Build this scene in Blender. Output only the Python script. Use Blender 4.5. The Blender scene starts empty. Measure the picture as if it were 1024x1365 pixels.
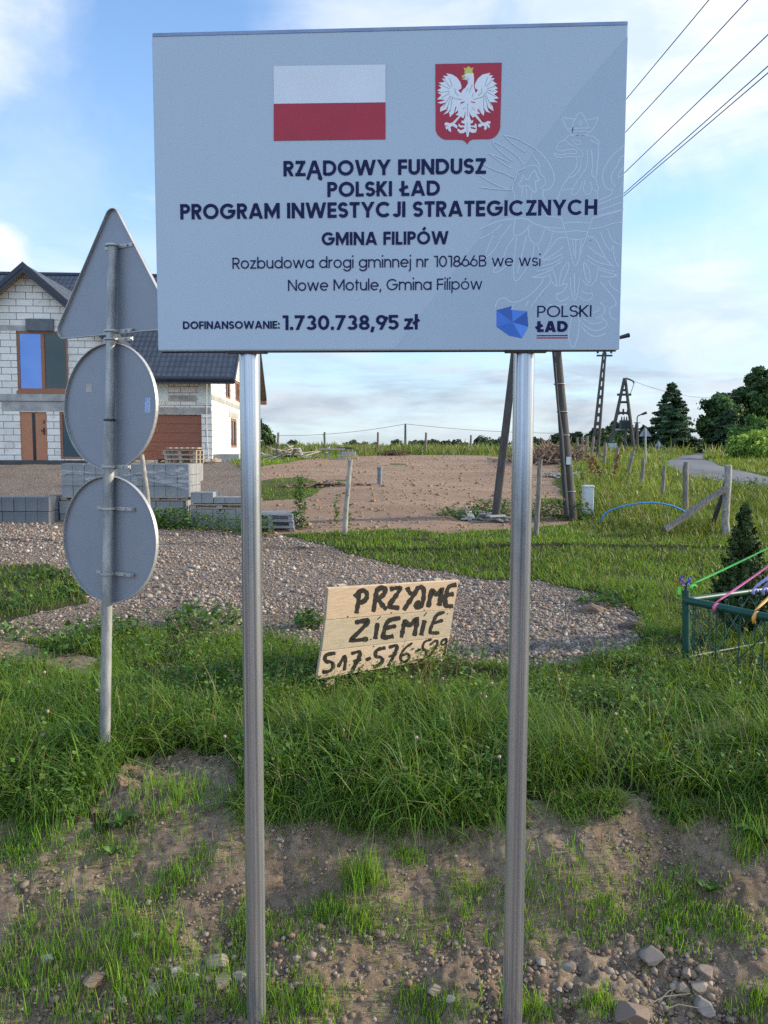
import bpy, bmesh, math, random
import numpy as np
from mathutils import Vector, Matrix
from mathutils.geometry import tessellate_polygon

random.seed(7)
rng = np.random.default_rng(11)
scene = bpy.context.scene
col = scene.collection
rad = math.radians

# ------------------------------------------------------------------ camera
CAM = np.array([0.0, 0.0, 1.9])
FOC, PITCH, ROLL = 1025.0, 0.0816, 0.0035          # in pixels of a 1024 px wide frame
_f = np.array([0, math.cos(PITCH), -math.sin(PITCH)])
_r0 = np.array([1.0, 0, 0]); _u0 = np.array([0, math.sin(PITCH), math.cos(PITCH)])
_r = math.cos(ROLL)*_r0 + math.sin(ROLL)*_u0
_u = math.cos(ROLL)*_u0 - math.sin(ROLL)*_r0
cam_data = bpy.data.cameras.new('camera')
cam = bpy.data.objects.new('camera', cam_data); col.objects.link(cam)
cam_data.sensor_fit = 'HORIZONTAL'; cam_data.sensor_width = 36.0
cam_data.lens = 36.0*FOC/1024.0
cam_data.clip_start = 0.05; cam_data.clip_end = 3000
cam.matrix_world = Matrix(((_r[0], _u[0], -_f[0], CAM[0]), (_r[1], _u[1], -_f[1], CAM[1]),
                           (_r[2], _u[2], -_f[2], CAM[2]), (0, 0, 0, 1)))
scene.camera = cam
scene.render.resolution_x = 768; scene.render.resolution_y = 1024
scene.cycles.use_denoising = False
scene.cycles.max_bounces = 6; scene.cycles.transparent_max_bounces = 12
scene.cycles.sample_clamp_indirect = 4.0

# ------------------------------------------------------------------ light
SUN_AZ, SUN_EL = 83.0, 20.0                       # azimuth clockwise from +Y (view direction)
EXPOSURE = 1.08
scene.view_settings.view_transform = 'Standard'
scene.view_settings.look = 'None'
scene.view_settings.gamma = 1.0
scene.view_settings.exposure = EXPOSURE
sun_dir = np.array([math.sin(rad(SUN_AZ))*math.cos(rad(SUN_EL)), math.cos(rad(SUN_AZ))*math.cos(rad(SUN_EL)), math.sin(rad(SUN_EL))])
sl = bpy.data.lights.new('sun', 'SUN'); sl.energy = 3.2; sl.angle = rad(2.5); sl.color = (1.0, 0.85, 0.62)
so = bpy.data.objects.new('sun', sl); col.objects.link(so)
so.rotation_euler = Vector(sun_dir).to_track_quat('Z', 'Y').to_euler()

world = bpy.data.worlds.new('World'); scene.world = world; world.use_nodes = True
world.cycles.sampling_method = 'MANUAL'; world.cycles.sample_map_resolution = 1024

class NT:
    """tiny node-tree helper"""
    def __init__(s, tree): s.t = tree; s.n = tree.nodes; s.l = tree.links
    def add(s, typ, **kw):
        n = s.n.new(typ)
        for k, v in kw.items(): setattr(n, k, v)
        return n
    def link(s, a, b): s.l.new(a, b)
    def put(s, sock, v):
        if hasattr(v, 'is_output'): s.l.new(v, sock)
        else: sock.default_value = v
    def math(s, op, a, b=0.0, c=None, clamp=False):
        n = s.n.new('ShaderNodeMath'); n.operation = op; n.use_clamp = clamp
        s.put(n.inputs[0], a); s.put(n.inputs[1], b)
        if c is not None: s.put(n.inputs[2], c)
        return n.outputs[0]
    def vmath(s, op, a, b=None):
        n = s.n.new('ShaderNodeVectorMath'); n.operation = op
        s.put(n.inputs[0], a)
        if b is not None: s.put(n.inputs[1], b)
        return n.outputs['Value'] if op in ('DOT_PRODUCT', 'LENGTH', 'DISTANCE') else n.outputs[0]
    def noise(s, vec, scale, detail=4, rough=0.55, dist=0.0, out='Fac'):
        n = s.n.new('ShaderNodeTexNoise'); s.put(n.inputs['Vector'], vec)
        n.inputs['Scale'].default_value = scale; n.inputs['Detail'].default_value = detail
        n.inputs['Roughness'].default_value = rough; n.inputs['Distortion'].default_value = dist
        return n.outputs[out]
    def ramp(s, fac, stops, interp='LINEAR'):
        n = s.n.new('ShaderNodeValToRGB'); n.color_ramp.interpolation = interp
        el = n.color_ramp.elements
        while len(el) < len(stops): el.new(0.5)
        for e, (p, c) in zip(el, stops):
            e.position = p
            e.color = (c, c, c, 1) if isinstance(c, (int, float)) else (*c, 1)
        s.put(n.inputs[0], fac); return n.outputs[0]
    def mix(s, fac, a, b, mode='MIX'):
        n = s.n.new('ShaderNodeMix'); n.data_type = 'RGBA'; n.blend_type = mode; n.clamp_factor = True
        s.put(n.inputs[0], fac)
        s.put(n.inputs[6], (*a, 1) if isinstance(a, tuple) and len(a) == 3 else a)
        s.put(n.inputs[7], (*b, 1) if isinstance(b, tuple) and len(b) == 3 else b)
        return n.outputs[2]
    def mapping(s, vec, scale=(1, 1, 1), loc=(0, 0, 0), rot=(0, 0, 0)):
        n = s.n.new('ShaderNodeMapping'); s.put(n.inputs['Vector'], vec)
        n.inputs['Scale'].default_value = scale; n.inputs['Location'].default_value = loc; n.inputs['Rotation'].default_value = rot
        return n.outputs[0]
    def smooth(s, v, a, b):
        n = s.n.new('ShaderNodeMapRange'); n.interpolation_type = 'SMOOTHSTEP'
        s.put(n.inputs[0], v); n.inputs[1].default_value = a; n.inputs[2].default_value = b
        return n.outputs[0]

def ray(px, py):
    u = px-512.0; v = py-682.5
    d = _f*FOC + _r*u - _u*v
    return d/np.linalg.norm(d)
def at_y(px, py, Y):
    d = ray(px, py); return CAM + d*(Y/d[1])

def build_world():
    t = NT(world.node_tree); t.n.clear()
    out = t.add('ShaderNodeOutputWorld'); bg = t.add('ShaderNodeBackground')
    sky = t.add('ShaderNodeTexSky'); sky.sky_type = 'NISHITA'; sky.sun_disc = False
    sky.sun_elevation = rad(SUN_EL); sky.sun_rotation = rad(SUN_AZ)
    sky.air_density = 1.0; sky.dust_density = 0.6; sky.ozone_density = 2.0; sky.altitude = 100
    tc = t.add('ShaderNodeTexCoord'); d = tc.outputs['Generated']
    sep = t.add('ShaderNodeSeparateXYZ'); t.link(d, sep.inputs[0])
    z = t.math('MAXIMUM', sep.outputs[2], 0.0)
    den = t.math('ADD', z, 0.10)
    cmb = t.add('ShaderNodeCombineXYZ')
    t.link(t.math('DIVIDE', sep.outputs[0], den), cmb.inputs[0])
    t.link(t.math('DIVIDE', sep.outputs[1], den), cmb.inputs[1])
    p = cmb.outputs[0]
    n1 = t.noise(t.mapping(p, (1, 1.0, 1), (3.1, 1.7, 0)), 1.1, 7, 0.58, 0.3)
    n2 = t.noise(t.mapping(p, (0.7, 1.6, 1), (8.3, 4.2, 0)), 0.55, 6, 0.6, 0.2)
    # bands of thin cloud low over the horizon
    low = t.math('SUBTRACT', 1.0, t.smooth(z, 0.10, 0.30))
    hz = t.noise(t.mapping(d, (2.2, 2.2, 15), (0.3, 0.1, 0.0)), 1.6, 6, 0.6, 0.25)
    band = t.math('MULTIPLY', t.smooth(hz, 0.33, 0.62), low)
    # higher scattered clouds
    hi = t.math('MULTIPLY', t.smooth(n1, 0.54, 0.74), 0.55)
    cover = t.math('MAXIMUM', t.math('MULTIPLY', band, 0.92), hi)
    wob = t.noise(d, 6.0, 8, 0.6, 0.3)
    wob2 = t.noise(d, 2.4, 8, 0.62, 0.3)
    def blob(px, py, ang, soft, amt, wobble, w=wob):
        global_dir = Vector(ray(px, py))
        dt = t.vmath('DOT_PRODUCT', d, tuple(global_dir))
        a = t.math('ARCCOSINE', t.math('MINIMUM', dt, 0.99999))
        a = t.math('ADD', a, t.math('MULTIPLY', t.math('SUBTRACT', w, 0.5), wobble))
        return t.math('MULTIPLY', t.math('SUBTRACT', 1.0, t.smooth(a, rad(ang-soft), rad(ang+soft))), amt)
    for (px, py, ang, soft, amt, wo) in (
            (-8, 362, 2.5, 0.8, 1.0, 0.10), (-40, 5, 5.0, 3.0, 0.75, 0.3), (560, -40, 8.5, 4.0, 0.6, 0.4), (900, -30, 12.0, 4.5, 0.85, 0.5),
            (760, 40, 5.0, 3.0, 0.6, 0.4), (1010, 60, 6.0, 4.0, 0.7, 0.4), (1110, 270, 6.0, 4.5, 0.5, 0.35), (930, 420, 6.0, 5, 0.8, 0.35), (60, 250, 4, 4, 0.25, 0.3)):
        cover = t.math('MAXIMUM', cover, blob(px, py, ang, soft, amt, wo, wob2 if ang > 4 else wob))
    shade = t.noise(t.mapping(d, (1, 1, 3), (1.1, 0.2, 0.6)), 5.0, 6, 0.6, 0.3)
    low2 = t.math('SUBTRACT', 1.0, t.smooth(z, 0.05, 0.22))
    cl_hi = t.mix(t.smooth(shade, 0.35, 0.65), CL_A, CL_B)
    cl_lo = t.mix(t.smooth(shade, 0.35, 0.62), CL_C, CL_D)
    cl = t.mix(low2, cl_hi, cl_lo)
    # pale haze of the lower sky
    skyc = t.mix(1.0, sky.outputs[0], SKY_TINT, 'MULTIPLY')
    hzf = t.math('MULTIPLY', t.math('SUBTRACT', 1.0, t.smooth(z, 0.02, 0.55)), 0.55)
    skyc = t.mix(hzf, skyc, SKY_LOW)
    res = t.mix(cover, skyc, cl)
    # added fill: invented bright cloud over blue in the unseen sky behind the viewer
    back = t.smooth(t.math('MULTIPLY', sep.outputs[1], -1.0), 0.0, 0.55)
    bn = t.noise(t.mapping(d, (1, 1, 1.6), (4.0, 2.0, 1.0)), 2.2, 6, 0.6, 0.2)
    bc = t.mix(t.smooth(bn, 0.38, 0.62), FILL_BLUE, FILL_CLOUD)
    res = t.mix(back, res, bc)
    t.link(res, bg.inputs[0]); bg.inputs[1].default_value = 0.1
    t.link(bg.outputs[0], out.inputs[0])
CL_A = (3.9, 4.5, 5.3); CL_B = (5.5, 5.6, 5.8); CL_C = (2.15, 2.55, 3.05); CL_D = (3.5, 3.8, 4.15)
SKY_TINT = (1.32, 1.46, 1.58); SKY_LOW = (2.35, 3.3, 4.7)
FILL_BLUE = (1.3, 2.7, 5.4); FILL_CLOUD = (6.6, 7.8, 9.2)  # colours of the fill added behind the viewer
build_world()

# ------------------------------------------------------------------ terrain
_ky = np.array([-60, 0.5, 1.2, 2.1, 3.10, 3.35, 4.02, 4.6, 8, 11, 13.5, 20, 30, 45, 70, 100, 140, 260, 900])
_kz = np.array([0.27, 0.27, 0.0, -0.62, -0.60, -0.47, -0.05, 0.02, 0.06, 0.26, 0.47, 0.86, 1.42, 1.52, 1.62, 1.76, 1.80, 1.4, 0.5])
_ty = np.concatenate([np.arange(-60, 12, 0.02), np.arange(12, 900, 0.25)])
_tz = np.interp(_ty, _ky, _kz)
def _smooth(y0, y1, wid, step):
    global _tz
    m = (_ty >= y0) & (_ty <= y1)
    k = int(wid/step); ker = np.hanning(2*k+1); ker /= ker.sum()
    pad = np.concatenate([np.full(k, _tz[m][0]), _tz[m], np.full(k, _tz[m][-1])])
    _tz[m] = np.convolve(pad, ker, 'valid')
_smooth(-2, 7, 0.14, 0.02); _smooth(12, 800, 5, 0.25)
def H0(y): return np.interp(y, _ty, _tz)

def _hash(i, j, s):
    n = (i*374761393 + j*668265263 + s*1442695041) & 0xffffffff
    n = ((n ^ (n >> 13))*1274126177) & 0xffffffff
    return ((n ^ (n >> 16)) & 0xffff)/65535.0
def vnoise(x, y, s=0):
    x = np.asarray(x, float); y = np.asarray(y, float)
    i = np.floor(x).astype(np.int64); j = np.floor(y).astype(np.int64)
    fx = x-i; fy = y-j; fx = fx*fx*(3-2*fx); fy = fy*fy*(3-2*fy)
    a = _hash(i, j, s); b = _hash(i+1, j, s); c = _hash(i, j+1, s); d = _hash(i+1, j+1, s)
    return a+(b-a)*fx+(c-a)*fy+(a-b-c+d)*fx*fy
def fbm(x, y, s=0, o=4, g=0.5):
    t = 0; a = 1; n = 0
    for k in range(o):
        t = t+a*vnoise(x*2**k+17.3*k, y*2**k-9.1*k, s+k); n += a; a *= g
    return t/n
def sstep(a, b, v):
    t = np.clip((v-a)/(b-a), 0, 1); return t*t*(3-2*t)

def H(x, y):
    """ground height without the fine clods"""
    x = np.asarray(x, float); y = np.asarray(y, float)
    near = 1-sstep(6, 9, y)
    yy = y + near*(fbm(x*0.9, y*0.9, 3, 3)-0.5)*0.45
    z = H0(yy)
    z = z + near*sstep(2.0, 3.4, y)*(fbm(x*2.2, y*2.2, 5, 3)-0.5)*0.13
    z = z + (1-near)*(fbm(x*0.35, y*0.35, 9, 3)-0.5)*0.22*(1-sstep(40, 90, y))
    z = z + sstep(60, 130, y)*(fbm(x*0.012, y*0.012, 13, 2)-0.5)*1.2
    return z
def ground(px, py, extra=0.0):
    d = ray(px, py); t0 = 1.0; prev = 0.0
    t = 1.0
    while t < 700:
        p = CAM+d*t
        if p[2] < float(H(p[0], p[1]))+extra: break
        prev = t; t *= 1.012
    for _ in range(30):
        m = (prev+t)/2; p = CAM+d*m
        if p[2] < float(H(p[0], p[1]))+extra: t = m
        else: prev = m
    p = CAM+d*t
    return np.array([p[0], p[1], float(H(p[0], p[1]))])
def gxy(x, y): return np.array([x, y, float(H(x, y))])

# ------------------------------------------------------------------ materials
MATS = {}
def mat(name, base, rough=0.7, metal=0.0, var=0.15, scale=6.0, bump=0.0, bscale=40.0, stretch=(1, 1, 1), spec=0.4, base2=None, transm=0.0, streak=None):
    if name in MATS: return MATS[name]
    m = bpy.data.materials.new(name); m.use_nodes = True
    t = NT(m.node_tree); b = t.n['Principled BSDF']
    tc = t.add('ShaderNodeTexCoord'); v = t.mapping(tc.outputs['Object'], stretch)
    n = t.noise(v, scale, 5, 0.6)
    b2 = base2 or tuple(min(1, c*(1+var)) for c in base)
    b1 = tuple(c*(1-var) for c in base) if base2 is None else base
    c = t.mix(t.smooth(n, 0.3, 0.7), b1, b2)
    t.link(c, b.inputs['Base Color'])
    b.inputs['Roughness'].default_value = rough; b.inputs['Metallic'].default_value = metal
    b.inputs['Specular IOR Level'].default_value = spec
    if bump > 0:
        n2 = t.noise(v, bscale, 6, 0.65)
        bp_ = t.add('ShaderNodeBump'); bp_.inputs['Strength'].default_value = bump; bp_.inputs['Distance'].default_value = 0.02
        t.link(n2, bp_.inputs['Height']); t.link(bp_.outputs[0], b.inputs['Normal'])
    MATS[name] = m; return m

def leaf_mat(name, tint=(1, 1, 1), trans=0.35, rough=0.55, spec=0.25):
    if name in MATS: return MATS[name]
    m = bpy.data.materials.new(name); m.use_nodes = True
    t = NT(m.node_tree); b = t.n['Principled BSDF']; out = t.n['Material Output']
    at = t.add('ShaderNodeAttribute'); at.attribute_name = 'col'
    tc = t.add('ShaderNodeTexCoord')
    n = t.noise(tc.outputs['Object'], 30, 3)
    c = t.mix(1.0, at.outputs['Color'], (*tint, 1), 'MULTIPLY')
    c = t.mix(t.math('MULTIPLY', n, 0.3), c, (0.02, 0.03, 0.01))
    t.link(c, b.inputs['Base Color']); b.inputs['Roughness'].default_value = rough; b.inputs['Specular IOR Level'].default_value = spec
    tr = t.add('ShaderNodeBsdfTranslucent'); t.link(t.mix(1.0, c, (1.25, 1.2, 0.6, 1), 'MULTIPLY'), tr.inputs[0])
    mx = t.add('ShaderNodeMixShader'); mx.inputs[0].default_value = trans
    t.link(b.outputs[0], mx.inputs[1]); t.link(tr.outputs[0], mx.inputs[2]); t.link(mx.outputs[0], out.inputs[0])
    MATS[name] = m; return m

# ------------------------------------------------------------------ object helpers
ORG = {}
def tag(o, label=None, cat=None, group=None, kind=None):
    if label: o['label'] = label
    if cat: o['category'] = cat
    if group: o['group'] = group
    if kind: o['kind'] = kind
    return o
def empty(name, loc, label, cat, group=None):
    o = bpy.data.objects.new(name, None); col.objects.link(o); o.empty_display_size = 0.2
    o.location = tuple(loc); ORG[o] = np.array(loc, float)
    return tag(o, label, cat, group)
def link_mesh(name, me, m, parent=None, origin=(0, 0, 0)):
    o = bpy.data.objects.new(name, me); col.objects.link(o)
    if m: me.materials.append(m)
    if parent is not None: o.parent = parent; ORG[o] = ORG[parent]
    else: o.location = tuple(origin); ORG[o] = np.array(origin, float)
    return o
def copy_thing(src, loc, rotz=None):
    c = src.copy(); col.objects.link(c); c.location = tuple(loc)
    if rotz is not None: c.rotation_euler = (0, 0, rotz)
    for ch in src.children:
        d = ch.copy(); col.objects.link(d); d.parent = c
        for g in ch.children:
            e = g.copy(); col.objects.link(e); e.parent = d
    return c

class MB:
    def __init__(s): s.v = []; s.f = []
    def add(s, vs, fs):
        b = len(s.v); s.v += [tuple(map(float, p)) for p in vs]; s.f += [tuple(i+b for i in f) for f in fs]
    def hexa(s, p):  # 8 points: bottom 4 ccw, top 4 ccw
        s.add(p, [(3, 2, 1, 0), (4, 5, 6, 7), (0, 1, 5, 4), (1, 2, 6, 5), (2, 3, 7, 6), (3, 0, 4, 7)])
    def box(s, c, size, ax=None):
        c = np.array(c, float); ax = np.eye(3) if ax is None else np.array(ax, float)
        hx, hy, hz = [k/2 for k in size]
        P = []
        for z in (-hz, hz):
            for x, y in ((-hx, -hy), (hx, -hy), (hx, hy), (-hx, hy)):
                P.append(c+ax[0]*x+ax[1]*y+ax[2]*z)
        s.hexa(P)
    def tube(s, pts, r, n=12, cap=True, jit=0.0, squash=1.0):
        pts = [np.array(p, float) for p in pts]
        rs = r if hasattr(r, '__len__') else [r]*len(pts)
        base = len(s.v); N = len(pts)
        prev = None
        for i, p in enumerate(pts):
            d = pts[min(i+1, N-1)]-pts[max(i-1, 0)]; d = d/(np.linalg.norm(d)+1e-9)
            if prev is None:
                a = np.array([0, 0, 1.0]) if abs(d[2]) < 0.9 else np.array([1.0, 0, 0])
            else: a = prev
            e1 = a-d*np.dot(a, d); e1 /= np.linalg.norm(e1); prev = e1
            e2 = np.cross(d, e1)
            for k in range(n):
                th = 2*math.pi*k/n; rr = rs[i]*(1+(random.uniform(-jit, jit) if jit else 0))
                s.v.append(tuple(p+e1*math.cos(th)*rr+e2*math.sin(th)*rr*squash))
        for i in range(N-1):
            for k in range(n):
                a = base+i*n+k; b = base+i*n+(k+1) % n
                s.f.append((a, b, b+n, a+n))
        if cap:
            s.f.append(tuple(base+k for k in range(n))[::-1]); s.f.append(tuple(base+(N-1)*n+k for k in range(n)))
    def poly(s, pts):  # concave-safe flat polygon
        pts = [Vector(p) for p in pts]; b = len(s.v)
        s.v += [tuple(p) for p in pts]
        for tr in tessellate_polygon([pts]): s.f.append(tuple(b+i for i in tr))
    def prism(s, outline, off):  # outline: ordered 3D points, extruded by vector off
        n = len(outline); A = [np.array(p, float) for p in outline]; B = [p+np.array(off) for p in A]
        b = len(s.v); s.v += [tuple(p) for p in A+B]
        for tr in tessellate_polygon([[Vector(p) for p in A]]):
            s.f.append(tuple(b+i for i in tr)); s.f.append(tuple(b+n+i for i in reversed(tr)))
        for i in range(n):
            j = (i+1) % n; s.f.append((b+i, b+j, b+n+j, b+n+i))
    def blob(s, c, r, sub=2, jit=0.15, seed=0, flat=1.0):
        bm = bmesh.new(); bmesh.ops.create_icosphere(bm, subdivisions=sub, radius=1.0)
        rr = random.Random(seed); ph = [rr.uniform(0, 6) for _ in range(6)]
        b = len(s.v)
        for v in bm.verts:
            x, y, z = v.co
            k = 1+jit*(math.sin(3.1*x+ph[0])*math.cos(2.3*y+ph[1])+0.6*math.sin(5*z+ph[2]+2*x)+0.4*math.sin(7*y+ph[3])+0.3*rr.uniform(-1, 1))
            s.v.append((c[0]+x*k*r[0], c[1]+y*k*r[1], c[2]+z*k*r[2]*flat))
        for f in bm.faces: s.f.append(tuple(b+v.index for v in f.verts))
        bm.free()
    def build(s, name, m, parent=None, origin=(0, 0, 0), smooth=False, bevel=0.0, recalc=True):
        o0 = ORG[parent] if parent is not None else np.array(origin, float)
        me = bpy.data.meshes.new(name)
        me.from_pydata([(p[0]-o0[0], p[1]-o0[1], p[2]-o0[2]) for p in s.v], [], s.f)
        if recalc or bevel:
            bm = bmesh.new(); bm.from_mesh(me); bmesh.ops.recalc_face_normals(bm, faces=bm.faces)
            if bevel:
                es = [e for e in bm.edges if len(e.link_faces) == 2 and e.calc_face_angle(0) > 0.5]
                bmesh.ops.bevel(bm, geom=es, offset=bevel, segments=2, profile=0.5, affect='EDGES')
            bm.to_mesh(me); bm.free()
        if smooth:
            me.polygons.foreach_set('use_smooth', [True]*len(me.polygons))
            if smooth is not True: me.set_sharp_from_angle(angle=rad(smooth))
        me.update()
        return link_mesh(name, me, m, parent, origin)

def np_mesh(name, V, faces, m, parent=None, origin=(0, 0, 0), colors=None, smooth=False):
    """faces: list of (k, 3|4) index arrays"""
    o0 = ORG[parent] if parent is not None else np.array(origin, float)
    me = bpy.data.meshes.new(name)
    V = np.asarray(V, np.float32)-o0.astype(np.float32)
    me.vertices.add(len(V)); me.vertices.foreach_set('co', V.ravel())
    tot = [np.full(len(f), f.shape[1], np.int32) for f in faces]
    loops = np.concatenate([f.ravel() for f in faces]).astype(np.int32)
    tot = np.concatenate(tot); st = np.concatenate([[0], np.cumsum(tot)[:-1]]).astype(np.int32)
    me.loops.add(len(loops)); me.loops.foreach_set('vertex_index', loops)
    me.polygons.add(len(tot)); me.polygons.foreach_set('loop_start', st); me.polygons.foreach_set('loop_total', tot)
    if smooth: me.polygons.foreach_set('use_smooth', np.ones(len(tot), bool))
    if colors is not None:
        a = me.attributes.new('col', 'FLOAT_COLOR', 'POINT')
        c = np.ones((len(V), 4), np.float32); c[:, :3] = colors; a.data.foreach_set('color', c.ravel())
    me.update(calc_edges=True); me.validate()
    return link_mesh(name, me, m, parent, origin)
# ------------------------------------------------------------------ ground cover map (world metres)
def wpoly(pix): return np.array([ground(*p)[:2] for p in pix])
def inside(poly, x, y):
    r = np.zeros(np.shape(x), bool); n = len(poly)
    for i in range(n):
        x1, y1 = poly[i]; x2, y2 = poly[(i+1) % n]
        if y1 == y2: continue
        c = ((y1 > y) != (y2 > y)) & (x < (x2-x1)*(y-y1)/(y2-y1)+x1)
        r ^= c
    return r
P_BANK = wpoly([(-900, 1060), (-200, 1075), (0, 1082), (60, 1100), (140, 1088), (172, 1015), (235, 985), (300, 1005), (318, 1075), (400, 1088), (520, 1078),
                (640, 1105), (700, 1072), (800, 1066), (900, 1078), (1024, 1075), (1250, 1080), (1900, 1060), (1900, 1600), (-900, 1600)])
P_BANK[-2:, 1] = -3; P_BANK[-2, 0] = 30; P_BANK[-1, 0] = -30; P_BANK[0, 0] = -30; P_BANK[-3, 0] = 30
P_BARE = [wpoly(q) for q in ([(915, 968), (1000, 962), (1200, 968), (1200, 1004), (1024, 1000), (940, 990)],
                             [(-40, 862), (40, 858), (110, 872), (150, 880), (120, 905), (60, 895), (-40, 890)])]
P_GRAVEL = wpoly([(-500, 700), (330, 700), (400, 722), (480, 742), (560, 762), (640, 772), (720, 772), (800, 796), (852, 822), (858, 846), (830, 866), (760, 882),
                  (640, 886), (560, 872), (430, 872), (330, 852), (250, 836), (160, 846), (60, 852), (0, 862), (-500, 880)])
P_ISLE = wpoly([(-300, 756), (60, 752), (112, 772), (135, 800), (60, 815), (0, 842), (-300, 842)])
P_YARD = wpoly([(-400, 700), (-400, 611), (40, 611), (100, 611), (300, 611), (328, 628), (340, 652), (300, 676), (330, 702)])
P_FIELD = wpoly([(335, 628), (400, 613), (500, 606.5), (600, 606), (700, 611), (742, 620), (752, 650), (757, 700), (700, 705), (600, 711), (500, 707), (400, 711), (335, 716)])
P_FPATCH = wpoly([(340, 640), (400, 636), (440, 646), (420, 662), (340, 668)])
P_FEDGE = wpoly([(600, 682), (660, 679), (690, 690), (660, 694), (610, 692)])
def cover(x, y):
    """-> grass, gravel, soil weights at world points"""
    x = np.asarray(x, float); y = np.asarray(y, float)
    s = np.clip(0.10+0.016*y, 0.1, 1.3)
    jx = (fbm(x/s*0.35, y/s*0.35, 21, 4)-0.5)*2.4*s; jy = (fbm(x/s*0.35, y/s*0.35, 31, 4)-0.5)*2.4*s
    nr = 1-sstep(5, 6.5, y); jx = jx+nr*(fbm(x*9, y*9, 23, 2)-0.5)*0.16; jy = jy+nr*(fbm(x*9, y*9, 24, 2)-0.5)*0.26
    X = x+jx; Y = y+jy
    bank = inside(P_BANK, X, Y)
    for b in P_BARE: bank |= inside(b, X, Y)
    isle = inside(P_ISLE, X, Y)
    grav = (inside(P_GRAVEL, X, Y) & ~isle) | inside(P_YARD, X, Y)
    field = inside(P_FIELD, X, Y) & ~inside(P_FPATCH, X, Y) & ~inside(P_FEDGE, X, Y)
    nf = fbm(x*0.5, y*0.5, 41, 3)
    field &= ~((nf > 0.77) & (y > 14))
    soil = (bank | field).astype(float)
    g = np.where(soil > 0, 0, grav.astype(float))
    gr = 1-np.clip(soil+g, 0, 1)
    gr = np.where(isle & (g == 0), gr*0.28, gr)
    return gr, g, soil

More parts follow.
